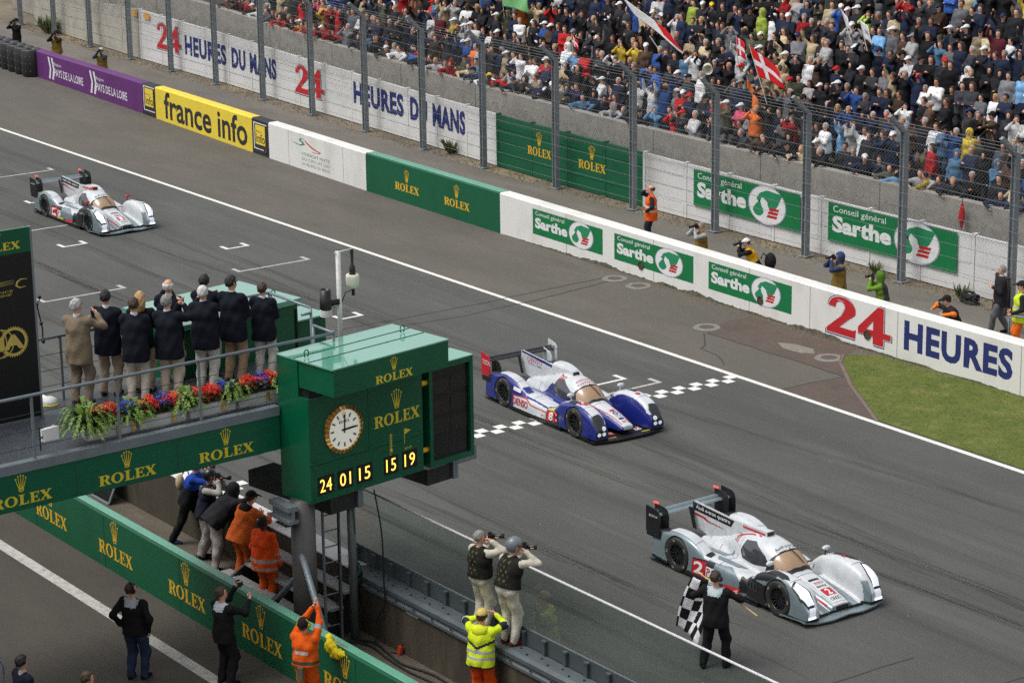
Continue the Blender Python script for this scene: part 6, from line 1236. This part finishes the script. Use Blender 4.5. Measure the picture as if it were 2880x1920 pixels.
    mb = MB(); mb.prism(fin, (0, 0, 0), (1, 0, 0), (0, 0, 1), (0, 1, 0), -.012, .012); fo = mb.build('dorsal_fin', CW, t, world=False)
    # rear wing
    wz = .94
    for q, (xa, xb, z0, z1) in enumerate(((-2.12, -2.25, wz-.03, wz-.015), (-2.245, -2.33, wz+.005, wz+.025))):
        mb = MB(); prof = [(xa, z0), (xa-.02, z0+.022), ((xa+xb)/2, (z0+z1)/2+.028), (xb, z1+.012), (xb, z1), ((xa+xb)/2, (z0+z1)/2-.01)]
        mb.prism(prof, (0, 0, 0), (1, 0, 0), (0, 0, 1), (0, 1, 0), -.93, .93); mb.build('wing_plane' if q == 0 else 'wing_flap', CS if kind == 'silver' else CK, t, world=False)
    for s in (-1, 1):
        ep = [(-2.04, .66), (-2.04, .98), (-2.10, 1.06), (-2.40, 1.12), (-2.40, .60), (-2.38, .57), (-2.06, .6)] if kind != 'silver' else [(-1.98, .60), (-1.98, .92), (-2.02, 1.03), (-2.1, 1.075), (-2.4, 1.10), (-2.4, .60), (-2.36, .52), (-2.0, .55)]
        mb = MB(); mb.prism(ep, (0, s*.945, 0), (1, 0, 0), (0, 0, 1), (0, 1, 0), -.012, .012)
        if kind == 'silver':
            e = mb.build('end_plate', CK, t, world=False); mb = MB(); mb.prism([(a+.03, b) for a, b in ep if b > .55]+[(-2.36, .62)], (0, s*.75, 0), (1, 0, 0), (0, 0, 1), (0, 1, 0), -.01, .01); mb.build('inner_fence', CK, t, world=False)
            mb = MB(); mb.box((-2.4, s*.75-.015, 1.10), (-2.28, s*.75+.015, 1.125)); mb.build('tail_light', REDL, t, world=False)
            mb = MB(); mb.box((-2.38, min(s*.66, s*.95), .5), (-1.95, max(s*.66, s*.95), .64)); mb.build('tail_box', CK, t, world=False)
        else:
            e = mb.build('end_plate', CR if s < 0 else CW, t, world=False); mb = MB(); mb.prism([(-1.9, .6), (-1.92, .8), (-2.0, .9), (-2.3, .98), (-2.3, .5)], (0, s*.72, 0), (1, 0, 0), (0, 0, 1), (0, 1, 0), -.012, .012); mb.build('inner_fence', CK if s < 0 else CW, t, world=False)
            mb = MB(); mb.box((-2.38, min(s*.7, s*.95), .44), (-1.95, max(s*.7, s*.95), .56)); mb.build('tail_box', CK, t, world=False)
    mb = MB()
    for yy in (-.1, .1): mb.hexa([(-2.0, yy-.008, .55), (-1.9, yy-.008, .55), (-1.9, yy+.008, .55), (-2.0, yy+.008, .55), (-2.14, yy-.008, .95), (-2.04, yy-.008, .96), (-2.04, yy+.008, .96), (-2.14, yy+.008, .95)])
    mb.build('wing_support', CK, t, world=False)
    # roof scoop
    mb = MB(); mb.hexa([(-.85, -.013, .80), (.16, -.11, .93), (.16, .11, .93), (-.85, .013, .80), (-.85, -.012, 1.0), (.14, -.09, 1.06), (.14, .09, 1.06), (-.85, .012, 1.0)]); mb.build('roof_scoop', accents['scoop'], t, world=False)
    mb = MB(); mb.box((.14, -.075, .985), (.164, .075, 1.045)); mb.build('scoop_mouth', CK, t, world=False)
    if 'rim' in accents: mb = MB(); mb.hexa([(.02, -.105, .935), (.15, -.113, .94), (.15, .113, .94), (.02, .105, .935), (.02, -.091, 1.062), (.142, -.094, 1.066), (.142, .094, 1.066), (.02, .091, 1.062)]); mb.build('scoop_rim', accents['rim'], t, world=False)
    # mirrors
    for s in (-1, 1):
        mb = MB(); mb.tube([(.92, s*.66, .60), (.93, s*.68, .79)], [.02, .014], 6); st = mb.build('mirror_stalk', accents['mirror'] if kind != 'silver' else CK, t, world=False)
        mb = MB(); mb.sphere((.93, s*.69, .82), (.05, .10, .045), 10, 6); mb.build('mirror', accents['mirror'], t, True, world=False)
    # glazing
    scr = [(.30, -.40), (.34, -.46), (.62, -.42), (.86, -.36), (.96, -.24), (1.0, 0), (.96, .24), (.86, .36), (.62, .42), (.34, .46), (.30, .40), (.40, .22), (.44, 0), (.40, -.22)]
    D.poly('screen_surround', [(.50, -.45), (.66, -.47), (.90, -.39), (1.0, -.26), (1.04, 0), (1.0, .26), (.90, .39), (.66, .47), (.50, .45), (.615, .24), (.65, 0), (.615, -.24)], CK, 'top', t, 1)
    D.poly('windscreen', [(.69, 0), (.665, -.2), (.62, -.33), (.72, -.39), (.87, -.345), (.95, -.21), (.98, 0), (.95, .21), (.87, .345), (.72, .39), (.62, .33), (.665, .2)], SCREEN, 'top', t, 2)
    for v in ('right', 'left'):
        D.poly('side_window', [(-.28, .66), (-.2, .86), (.06, .9), (.42, .74), (.6, .58), (.2, .53), (-.16, .55)], SIDEG, v, t, 1)
    for pl in PLINES:
        for s in (-1, 1):
            v = []; q = []
            for (a, b), (c, d) in zip(pl, pl[1:]):
                L = math.hypot(c-a, d-b); n = max(2, int(L/.05))
                for k in range(n):
                    e = (a+(c-a)*k/n, b+(d-b)*k/n); g = (a+(c-a)*(k+1)/n, b+(d-b)*(k+1)/n); w = .0045; nx, ny = -(d-b)/L*w, (c-a)/L*w; i = len(v)
                    v += [(e[0]-nx, s*(e[1]-ny)), (g[0]-nx, s*(g[1]-ny)), (g[0]+nx, s*(g[1]+ny)), (e[0]+nx, s*(e[1]+ny))]; q.append((i, i+1, i+2, i+3))
            D.lay('panel_gap', v, q, GRYT, 'top', t, .0035)
    mb = MB(); mb.tube([(.95, .12, .66), (.82, .06, .79), (.66, .0, .90)], .009, 5); mb.build('wiper', CK, t, world=False)
    return fo
def lm(t, D, num, accents):
    V_, F_ = accents['VF']; fo = car_common('silver', V_, F_, t, D, num, accents)
    for s, v in ((-1, 'right'), (1, 'left')):
        D.poly('side_panel', [(-1.0, .14), (-.98, .44), (-.42, .46), (-.36, .14)], CK, v, t, 1)
        D.poly('number_panel', [(-.98, .13), (-.98, .42), (-.62, .42), (-.62, .13)], CR, v, t, 2)
        a, b = (-.94, -.68); bx = (a, .16, b, .39) if s < 0 else (b, .16, a, .39); D.text('number', num, bx, PRW, v, t, 3, bold=.03)
        bx = (-.58, .2, -.4, .34); D.poly('class_panel', [(-.6, .18), (-.6, .36), (-.38, .36), (-.38, .18)], PRW, v, t, 2); D.text('lettering', 'P1', bx if s < 0 else (bx[2], bx[1], bx[0], bx[3]), CR, v, t, 3, bold=.03)
        D.poly('print_strip', [(-.6, .12), (-.6, .17), (-.2, .17), (-.2, .12)], YELT, v, t, 2)
        D.poly('red_stripe', [(-.1, .1), (.3, .1), (.34, .17), (-.06, .17)], CR, v, t, 2)
        D.text('ring_emblem', rings(), (.42, .3, .9, .46) if s < 0 else (.9, .3, .42, .46), GRYT, v, t, 2)
        # head lamps on the front wings
        D.poly('headlamp_surround', [(1.78, s*.93), (1.72, s*.80), (2.02, s*.70), (2.20, s*.74), (2.2, s*.88), (2.05, s*.95)], CK, 'top', t, 1)
        D.poly('headlamp', [(1.82, s*.91), (1.77, s*.81), (2.02, s*.725), (2.17, s*.76), (2.17, s*.87), (2.04, s*.93)], LAMP, 'top', t, 2)
        D.poly('headlamp', [(s*.74, .2), (s*.72, .36), (s*.86, .36), (s*.88, .2)], LAMP, 'front', t, 2)
        D.poly('light_strip', [(s*.72, .16), (s*.73, .2), (s*.9, .2), (s*.9, .16)], DRL, 'front', t, 3)
        D.poly('light_strip', [(2.17, s*.73), (1.78, s*.80), (1.78, s*.815), (2.17, s*.75)], DRL, 'top', t, 3)
        D.poly('louvre_panel', [(1.08, s*.70), (1.05, s*.87), (1.5, s*.90), (1.66, s*.85), (1.5, s*.76)], CK, 'top', t, 1)
        D.poly('brake_vent', [(-.78, s*.62), (-.66, s*.66), (-.62, s*.80), (-.74, s*.84)], CK, 'top', t, 1)
        D.poly('grey_flash', [(.2, s*.56), (.0, s*.70), (-.5, s*.74), (-.6, s*.62), (-.3, s*.60)], CS, 'top', t, 1)
        D.poly('red_stripe', [(1.35, s*.30), (1.35, s*.33), (2.0, s*.26), (2.0, s*.235)], CR, 'top', t, 2)
    D.poly('nose_panel', [(1.28, -.17), (1.28, .17), (2.06, .15), (2.06, -.15)], CW, 'top', t, 1)
    D.poly('print_strip', [(1.32, -.12), (1.32, .12), (1.38, .12), (1.38, -.12)], CK, 'top', t, 2)
    D.text('lettering', 'BOSCH', (1.43, -.08, 1.5, .13), CR, 'top', t, 2, 90, .02); D.text('lettering', 'MAHLE', (1.54, -.11, 1.6, .11), CK, 'top', t, 2, 90, .02)
    D.poly('number_panel', [(1.65, -.12), (1.65, .12), (1.86, .115), (1.86, -.115)], CR, 'top', t, 2); D.text('number', num, (1.67, -.05, 1.84, .05), PRW, 'top', t, 3, 90, .03)
    D.text('ring_emblem', rings(), (1.92, -.12, 2.0, .12), CK, 'top', t, 2, 90)
    mb = MB(); mb.box((2.08, -.14, .16), (2.15, .14, .22)); mb.build('nose_intake', CK, t, world=False)
    D.text('lettering', 'Audi e-tron', (.52, -.24, .58, .24), CK, 'top', t, 3, 90)
    D.text('lettering', 'P1', (1.3, .7, 1.42, .84), CR, 'top', t, 3, 90); 
    for a, b in ((-.6, -.1), (-.02, .06)): D.poly('roof_flash', [(a, -.1), (a, -.14), (b, -.16), (b, -.13)], CR, 'top', t, 1)
    for s in (-1, 1):                         # fin print
        mb = MB(); mb.hexa([(-.6, s*.04, .95), (.1, s*.101, .985), (.1, s*.104, .985), (-.6, s*.043, .95), (-.6, s*.036, .98), (.1, s*.096, 1.02), (.1, s*.099, 1.02), (-.6, s*.039, .98)]); mb.build('scoop_flash', CR, t, world=False)
        fx = (lambda d: (lambda a, b: (a, d, b)))(s*.0145)
        rev = lambda bx: bx if s < 0 else (bx[2], bx[1], bx[0], bx[3])
        decal('fin_band', tess([[(-2.07, .88), (-2.07, 1.04), (-.88, .98), (-.98, .83)]]), CK, fx, t, (0, 0, 1, 1), world=False)
        fx2 = (lambda d: (lambda a, b: (a, d, b)))(s*.0175)
        decal('lettering', text2d('Audi e-tron quattro', .015), PRW, fx2, t, rev((-2.02, .905 if s < 0 else .86, -1.0, 1.01 if s < 0 else .965)), world=False, shear=-.045 if s < 0 else .045)
        decal('fin_edge', tess([[(-2.118, .61), (-2.118, 1.05), (-2.07, 1.06), (-2.07, .66), (-2.02, .57)]]), CK, fx, t, (0, 0, 1, 1), world=False)
        decal('red_stripe', tess([[(-2.06, .79), (-2.06, .835), (-1.75, .815), (-1.65, .765), (-1.2, .74), (-1.2, .725), (-1.7, .74), (-1.8, .775)]]), CR, fx, t, (0, 0, 1, 1), world=False)
        fx3 = (lambda d: (lambda a, b: (a, d, b)))(s*.96)
        decal('lettering', text2d('BOSCH'), PRW, fx3, t, rev((-2.3, .9, -2.05, .95)), world=False)
    D.text('lettering', 'HY', (-.62, .72, -.46, .86), CR, 'right', t, 3, bold=.03)
def toy(t, D, num, accents):
    V_, F_ = accents['VF']; fo = car_common('blue', V_, F_, t, D, num, accents); fo.data.materials.clear(); fo.data.materials.append(CW)
    for s, v in ((-1, 'right'), (1, 'left')):
        rv = lambda bx: bx if s < 0 else (bx[2], bx[1], bx[0], bx[3])
        D.text('lettering', 'DENSO', rv((-1.02, .2, -.42, .36)), CR, v, t, 3, bold=.015)
        D.poly('red_stripe', [(-1.05, .40), (-1.05, .425), (-.5, .42), (-.3, .33), (.5, .3), (.5, .285), (-.32, .31), (-.52, .4)], CR, v, t, 2)
        D.poly('side_panel', [(.30, .11), (.30, .41), (.80, .41), (.80, .11)], CK, v, t, 1)
        D.poly('number_panel', [(.32, .13), (.32, .35), (.62, .35), (.62, .13)], CR, v, t, 2); D.text('number', num, rv((.40, .15, .54, .33)), PRW, v, t, 3, bold=.03)
        D.poly('print_strip', [(.32, .36), (.32, .39), (.66, .39), (.66, .36)], YELT, v, t, 2)
        for z in (.19, .32): D.poly('marker_light', [(.69, z), (.67, z+.025), (.69, z+.05), (.73, z+.05), (.75, z+.025), (.73, z)], REDL, v, t, 3)
        D.poly('class_panel', [(.12, .14), (.12, .24), (.26, .24), (.26, .14)], PRW, v, t, 2); D.text('lettering', 'P1', rv((.14, .155, .24, .225)), CR, v, t, 3, bold=.03)
        D.poly('badge_panel', [(-1.02, .52), (-1.02, .60), (-.78, .56), (-.78, .48)], PRW, v, t, 2)
        D.poly('headlamp_surround', [(2.02, s*.88), (2.0, s*.68), (2.1, s*.62), (2.22, s*.66), (2.22, s*.88), (2.12, s*.92)], LAMPD, 'top', t, 1)
        D.poly('headlamp_surround', [(s*.63, .16), (s*.63, .40), (s*.9, .40), (s*.9, .16)], LAMPD, 'front', t, 1)
        for a, b in ((.70, .24), (.83, .24), (.70, .36)):
            D.poly('lamp_lens', [(s*a+.05*math.cos(2*PI*k/10), b+.045*math.sin(2*PI*k/10)) for k in range(10)], LAMP, 'front', t, 3)
        D.poly('louvre_panel', [(1.12, s*.72), (1.12, s*.88), (1.4, s*.88), (1.4, s*.72)], CK, 'top', t, 1)
        D.poly('nose_stripe', [(1.0, s*.235), (1.6, s*.155), (2.1, s*.115), (2.1, s*.10), (1.6, s*.14), (1.0, s*.22)], CR, 'top', t, 2)
        fx = (lambda d: (lambda a, b: (a, d, b)))(s*.0145); fx2 = (lambda d: (lambda a, b: (a, d, b)))(s*.017)
        decal('fin_band', tess([[(-2.1, 1.02), (-2.07, 1.062), (-.36, .972), (-.75, .92)]]), CB, fx, t, (0, 0, 1, 1), world=False)
        decal('lettering', text2d('DENSO', .0), CR, fx, t, rv((-1.85, .86, -1.25, .97)), world=False)
        decal('lettering', text2d('TOYOTA HYBRID'), CB, fx, t, rv((-1.85, .79, -1.25, .835)), world=False)
        fx3 = (lambda d: (lambda a, b: (a, d, b)))(s*.96)
        decal('lettering', text2d('TOTAL' if s < 0 else 'TMG'), PRW if s < 0 else CK, fx3, t, rv((-2.34, .84, -2.0, .95)), world=False)
        if s > 0:
            fx4 = lambda a, b: (a, .93, b); decal('lettering', text2d('TMG'), CK, fx4, t, (-2.34, .92, -2.05, 1.0), world=False)
        mb = MB(); mb.hexa([(1.95, s*.965, .10), (2.2, s*.965, .12), (2.1, s*1.04, .20), (1.95, s*1.03, .18), (1.95, s*.965, .11), (2.2, s*.965, .13), (2.1, s*1.04, .21), (1.95, s*1.03, .19)]); mb.build('dive_plane', CB, t, world=False)
    D.text('lettering', 'DENSO', (.42, -.2, .48, .2), CR, 'top', t, 3, 90); D.text('lettering', 'TOYOTA', (.53, -.25, .585, .25), CR, 'top', t, 3, 90)
    D.text('lettering', 'TOTAL', (1.78, -.07, 1.83, .07), GRYT, 'top', t, 2, 90); D.text('lettering', 'ZENT', (2.0, -.06, 2.06, .06), CR, 'top', t, 2, 90, .02)
    D.text('round_emblem', tess([arc(.5, .5, .5, .5, 0, 345, 23), arc(.5, .5, .3, .3, 0, 345, 23)]), (1.62, -.06, 1.75, .06), CB, 'top', t, 2, 90); D.text('emblem', tess([[(0, .3), (.5, 0), (1, .3), (.8, 1), (.6, .5), (.3, .9)]]), (1.48, -.07, 1.6, .07), CR, 'top', t, 2, 90)
    D.poly('badge', [(1.88, -.06), (1.88, .06), (1.94, .06), (1.94, -.06)], CB, 'top', t, 2)
    for s in (-1, 1): D.poly('red_disc', [(1.55+.07*math.cos(2*PI*k/12), .72*s+.055*math.sin(2*PI*k/12)) for k in range(12)], CR, 'top', t, 2)
    D.poly('number_panel', [(1.42, -.84), (1.42, -.64), (1.52, -.64), (1.52, -.84)], CR, 'top', t, 2); D.text('number', num, (1.43, -.77, 1.51, -.71), PRW, 'top', t, 3, 90, .03)
    D.text('lettering', 'ZENT', (-.2, .84, .08, .94), CR, 'right', t, 3); D.text('lettering', 'HY', (-.75, .78, -.62, .9), CR, 'right', t, 3, bold=.03)
    for a, b, s_ in ((1.15, .30, 'P1'), (1.2, -.42, 'HY')):
        mb = MB(); mb.hexa([(1.9, b, .112), (2.06, b, .10), (2.06, b+.16, .10), (1.9, b+.16, .112), (1.9, b, .116), (2.06, b, .104), (2.06, b+.16, .104), (1.9, b+.16, .116)]); mb.build('class_panel', PRW if s_ == 'P1' else CR, t, world=False)
        decal('lettering', text2d(s_, .03), CR if s_ == 'P1' else PRW, lambda p, q: (2.045-.13*q, b+.03+.10*p, .123-.0*q), t, (0, 0, 1, 1), world=False)
    for b in (-.62, .36): 
        mb = MB(); mb.box((2.18, b, .096), (2.22, b+.28, .1)); mb.build('print_strip', YELT, t, world=False)
VS, FS = car_body('silver'); VB, FB = car_body('blue'); DS, DB = Decals(VS, FS), Decals(VB, FB)
def place_car(name, label, fn, D, VF, num, loc, rz, **ac):
    t = thing(name, label, 'race car', loc, R(rz)); ac['VF'] = VF; fn(t, D, num, ac); return t
place_car('race_car', 'white and silver closed prototype with number 2 passing the flagman', lm, DS, (VS, FS), '2', (10.47, -8.62, 0), -.5, scoop=CW, mirror=CW)
place_car('race_car', 'white and silver closed prototype with number 1 and red mirrors, farthest back', lm, DS, (VS, FS), '1', (-25.5, -4.28, 0), .3, scoop=CW, rim=mat('scoop_orange', s2l(196, 78, 40), .4, .05), mirror=CR)
place_car('race_car', 'blue and white closed prototype with number 8 crossing the finish line', toy, DB, (VB, FB), '8', (-.26, -4.98, 0), -3.0, scoop=CW, mirror=CW)
# ================================================================== spectators
CINV = np.array(camo.matrix_world.inverted())
def pxy(P):                                   # world points -> picture fractions (x right, y down)
    P = np.asarray(P, float); q = P@CINV[:3, :3].T+CINV[:3, 3]; f = 89.42/36; return .5+f*q[..., 0]/-q[..., 2], .5-f*1.5*q[..., 1]/-q[..., 2]
POSES = {'waiting': skel(hands=[(.12, .26, .86), (.1, -.28, .84)]), 'clapping': skel(**clap(1.28)), 'filming': shooting(),
         'cheering': skel(hands=[(.16, .34, 1.86), (.2, -.30, 1.82)], el=[(.2, 1, -.2), (.2, -1, -.2)]), 'waving': skel(hands=[(.14, .24, .9), (.22, -.26, 1.84)], el=[(-.5, .6, -.3), (.3, -1, -.2)]),
         'arm-folding': skel(hands=[(.20, -.12, 1.12), (.22, .12, 1.10)], el=[(.1, 1, -.5), (.1, -1, -.5)]),
         'leaning': skel(lean=34, hz=.90, hands=[(.58, .25, 1.12), (.58, -.22, 1.12)], el=[(-.1, .9, .3), (-.1, -.9, .3)], hp=-22), 'camera-raising': skel(hands=[(.22, .07, 1.74), (.22, -.09, 1.74)], el=[(.4, .9, -.4), (.4, -.9, -.4)])}
ARCH = {}
for pn, J in POSES.items():
    for hn, kw in (('bare', dict(hair='brown')), ('cap', dict(hair='brown', hat='cap')), ('hood', dict(hair=None, hat='hood')), ('long', dict(hair='brown', long=True))):
        J['bulk'] = 1.18
        t = person('', (0, 0, -50), 0, J, dict(top=(40, 40, 44), bottom=(50, 50, 60), hem=-.14, fat=.025, **kw), 1.75, .033, detail=False, rc=.046); ARCH[pn, hn] = t
CAM_BLK = mat('camera_black', (0, 0, 0))
COLS = [('black', (32, 32, 35), 28), ('charcoal', (54, 55, 60), 20), ('navy', (38, 46, 68), 18), ('grey', (112, 114, 118), 6), ('red', (180, 38, 42), 4.5), ('blue', (54, 90, 160), 3.2), ('sky blue', (110, 156, 196), 2.6), ('white', (218, 218, 218), 9), ('beige', (180, 164, 132), 6), ('olive', (78, 82, 64), 4), ('yellow', (214, 186, 70), 1.6), ('brown', (78, 62, 50), 4), ('orange', (214, 110, 50), .8), ('purple', (72, 56, 104), 1), ('maroon', (84, 34, 42), 2), ('teal', (52, 130, 120), .6), ('lime', (170, 190, 80), .6), ('pink', (190, 78, 108), .5)]
CW_ = [c[2] for c in COLS]; HATS = [('white', (222, 222, 222), 9), ('black', (28, 28, 30), 4), ('red', (196, 36, 38), 2), ('navy', (38, 46, 80), 3), ('grey', (130, 132, 134), 2), ('yellow', (224, 196, 60), 1)]
TRS = [(44, 52, 74), (36, 37, 42), (62, 74, 100), (120, 110, 92), (52, 50, 48)]
ORD = ['first', 'second', 'third', 'fourth', 'fifth', 'sixth', 'seventh', 'eighth', 'ninth', 'tenth', 'eleventh', 'twelfth', 'thirteenth', 'fourteenth', 'fifteenth', 'sixteenth', 'seventeenth']
PX = sorted([float(pxy((x, y, 3.6))[0]) for x, y in POSTS if -.01 < pxy((x, y, 3.6))[0] < 1.0], reverse=True)
crowd = []
for r in range(NROW):
    x = -62.0
    while x < 14:
        x += random.uniform(.37, .55)
        if random.random() < (.03 if r < 8 else .10): continue
        y = row_y(x, r)+random.uniform(-.16, .16); z = row_z(x, r); hx, hy = pxy((x, y, z+1.65)); bx, by = pxy((x, y, z+1.0))
        if not (-.015 < hx < 1.02 and by > -.012): continue
        if x < -47.5+r*.3: continue
        crowd.append((x, y, z, r, float(hx)))
crowd.sort(key=lambda c: (c[0]-44.2)**2+(c[1]+38.8)**2)
seen = set(); SV = []; SF = []; SM = []; sk = 0; PAL = []; PIX = {}
def pal(m):
    if m.name not in PIX: PIX[m.name] = len(PAL); PAL.append(m)
    return PIX[m.name]
def pick(l): return random.choices(l, [q[2] for q in l])[0]
def look(r):
    pose = random.choices(['waiting', 'clapping', 'filming', 'cheering', 'waving', 'arm-folding', 'camera-raising'], [22, 26, 22, 5, 8, 9, 8])[0]
    if r == 0: pose = random.choices(['leaning', 'clapping', 'filming', 'waiting'], [55, 15, 20, 10])[0]
    return pose, random.choices(['bare', 'cap', 'hood', 'long'], [54, 24, 10, 12])[0], pick(COLS), pick(HATS), random.choice(['brown', 'black', 'brown', 'black', 'brown', 'silver', 'blond', 'grey'])
MESH = {}
for k, (x, y, z, r, hx) in enumerate(crowd):
    for tries in range(40):
        pose, hd, col, hat, hair = look(r)
        i = int(np.argmin([abs(hx-q) for q in PX])); d = hx-PX[i]; where = 'behind' if abs(d) < .008 else ('right of' if d > 0 else 'left of')
        hs = {'bare': ', %s hair' % hair, 'cap': ', %s cap' % hat[0], 'hood': ', hood up', 'long': ', long %s hair' % hair}[hd]
        lab = '%s spectator in %s jacket%s, %s row, %s %s post from right' % (pose, col[0], hs, ORD[r], where, ORD[i])
        if lab not in seen and len(lab.split()) <= 16: break
    a = R(random.gauss(-78, 20)); s = random.gauss(1.74, .07)/1.75; src = ARCH[pose, hd]
    skin = SKIN[random.choices(['fair', 'tan', 'dark'], [70, 26, 4])[0]]; tro = cloth(random.choice(TRS)); q = random.choice((.75, .9, 1, 1.12)); jm = cloth(tuple(int(min(235, max(8, c*q))) for c in col[1]))
    mm = {'body': skin, 'jacket': jm, 'trousers': tro, 'hair': HAIRC[hair], 'cap': cloth(hat[1]), 'hood': jm}
    if k < 300:
        seen.add(lab); t = src.copy(); COL.objects.link(t); t.location = (x, y, z); t.rotation_euler = (0, 0, a); t.scale = (s, s, s*random.uniform(.97, 1.03)); tag(t, lab, 'person', 'spectators in the stand')
        for ch in src.children:
            c = ch.copy(); COL.objects.link(c); c.parent = t
            m = mm[ch.data.name.split('.')[0]]; c.material_slots[0].link = 'OBJECT'; c.material_slots[0].material = m
    else:
        ca, sa = math.cos(a)*s, math.sin(a)*s; Rm = np.array([[ca, -sa, 0], [sa, ca, 0], [0, 0, s]])
        for ch in src.children:
            if ch.name.startswith('trousers') and r < 10: continue
            if ch.data.name not in MESH:
                v = np.zeros(len(ch.data.vertices)*3, np.float32); ch.data.vertices.foreach_get('co', v); f = np.array([tuple(p.vertices)[:4] for p in ch.data.polygons if len(p.vertices) == 4]); MESH[ch.data.name] = (v.reshape(-1, 3), f)
            v, f = MESH[ch.data.name]; SV.append(v@Rm.T+np.array([x, y, z])); SF.append(f+sk); SM.append(np.full(len(f), pal(mm[ch.data.name.split('.')[0]]))); sk += len(v)
if SV: tag(link('crowd', npmesh('crowd', np.concatenate(SV), np.concatenate(SF), np.concatenate(SM)), None, PAL), 'dense crowd of spectators filling the upper rows of the stand', 'crowd', kind='stuff')
for t in ARCH.values():
    for c in list(t.children): bpy.data.objects.remove(c)
    bpy.data.objects.remove(t)
# ================================================================== flags and other things among the crowd
def flag(name, label, base, tip, far, drop, paintfn, mats, n=24, m=14, wav=.10, shrink=.15, ptop=None):
    """cloth hung on the upper part of a pole: from the pole (tip .. tip-drop) out to 'far'"""
    tip, far = Vector(tip), Vector(far); base = Vector(base); d = (base-tip).normalized(); t = thing(name, label, 'flag', base)
    mb = MB()
    for i in range(n+1):
        for j in range(m+1):
            s, q = i/n, j/m; p = tip+(far-tip)*s+d*drop*q*(1-shrink*s); p += Vector((.25, -1, .1))*wav*s*math.sin(7*s+2.4*q)+Vector((0, 0, -.10*s*s)); mb.v.append(tuple(p))
    for i in range(n):
        for j in range(m): a = i*(m+1)+j; mb.f.append((a, a+1, a+m+2, a+m+1)); mb.mi.append(paintfn((i+.5)/n, (j+.5)/m))
    o = mb.build('cloth', mats, t, True); o.modifiers.new('s', 'SOLIDIFY').thickness = .008
    mb = MB(); mb.tube([base, Vector(ptop) if ptop else tip-d*.05], .014, 6); mb.build('pole', cloth((190, 186, 176)), t)
FR, FW, FG = cloth((206, 34, 40)), cloth((222, 222, 224)), cloth((120, 180, 120))
cross = lambda s, q: 1 if abs(s-.36) < .07 or abs(q-.5) < .1 else 0
flag('flag', 'large red flag with white cross waving above the crowd', (-13.9, 13.0, 3.2), (-14.75, 13.0, 4.9), (-13.15, 12.85, 4.42), 1.0, cross, [FR, FW], 24, 20, .07, .4)
flag('flag', 'long white flag with red end streaming on a pole near the top', (-20.7, 15, 3.0), (-23.6, 15, 5.3), (-20.75, 14.9, 4.4), .85, lambda s, q: 1 if s > .62 and q < .7 else 0, [FW, FR], 24, 14, .08, -.2, (-22.1, 15, 4.15))
flag('flag', 'pale green flag at the top edge of the picture', (-30.6, 15.2, 3.0), (-30.9, 15.2, 4.8), (-29.1, 15.1, 4.75), .62, lambda s, q: 0, [FG])
flag('flag', 'small white flag held upright in the upper rows, left of two', (-11.9, 14.6, 5.2), (-12.35, 14.6, 6.1), (-11.95, 14.5, 5.95), .55, lambda s, q: 0, [FW], 10, 8, .05)
flag('flag', 'small white flag with a grey print, right of two', (-11.2, 14.6, 5.0), (-11.55, 14.6, 5.9), (-11.05, 14.5, 5.8), .6, lambda s, q: 1 if abs(q-.5) < .08 and .3 < s < .8 else 0, [FW, cloth((150, 152, 156))], 10, 8, .05)
flag('flag', 'tiny red flag with white cross held among the front rows', (-24.5, 13.6, 3.2), (-24.6, 13.6, 4.0), (-24.1, 13.5, 3.95), .34, cross, [FR, FW], 12, 10, .03)
flag('flag', 'small red cross flag hanging in the crowd left of the large one', (-17.0, 14.5, 3.9), (-17.1, 14.5, 4.75), (-16.55, 14.4, 4.7), .6, cross, [FR, FW], 12, 10, .04)
for (x, y, z, a, lab) in ((-17.9, 14, 3.7, -40, 'cream horn loudspeaker pointing right above the crowd'), (-18.3, 13.9, 3.05, -120, 'cream horn loudspeaker pointing left below the other one')):
    t = thing('horn_loudspeaker', lab, 'loudspeaker', (x, y, z), R(a)); CRM = mat('horn_cream', s2l(212, 208, 190), .5, .08)
    mb = MB(); mb.lathe([(.0, -.22), (.13, -.2), (.15, -.1), (.1, 0), (.07, .06), (.09, .18), (.17, .34), (.155, .34), (.06, .1), (0, .08)], (0, 0, 0), (1, 0, 0), 18); mb.build('horn', CRM, t, True, world=False)
    mb = MB(); mb.tube([(-.05, 0, -.1), (-.05, 0, -1.0)], .03, 6); mb.build('mount', DSTEEL, t, world=False)
um = thing('umbrella', 'closed red umbrella hanging down over the stand wall', 'umbrella', (-3.62, 11.05, 1.42)); X0, Y0 = -3.62, 11.0
mb = MB(); mb.lathe([(.01, 1.40), (.03, 1.46), (.1, 1.72), (.085, 1.85), (.05, 2.05), (.03, 2.12)], (X0, Y0, 0), n=10); mb.build('canopy', cloth((186, 34, 40)), um, True)
mb = MB(); mb.tube([(X0, Y0, 1.36), (X0, Y0, 2.24), (X0+.03, Y0, 2.3), (X0+.07, Y0, 2.27)], .011, 6); mb.build('shaft', BLACK, um)
# ================================================================== pit building behind the camera (seen only in reflections)
pb = thing('pit_building', 'pit garage building along the near side of the pit lane', 'building', (0, -34, 0))
mb = MB(); mb.box((-120, -60, 0), (120, -34, 9)); mb.build('wall', CONC, pb)
for i in range(20):
    x = -76+i*8; mb = MB(); mb.box((x, -34.02, 0), (x+6.4, -33.98, 4)); mb.build('garage_door', mat('garage_dark', s2l(46, 48, 52), .5, .1), pb); mb = MB(); mb.box((x, -34.02, 5.2), (x+6.8, -33.97, 8)); mb.build('window', mat('building_glass', s2l(40, 46, 52), .08, 0), pb)
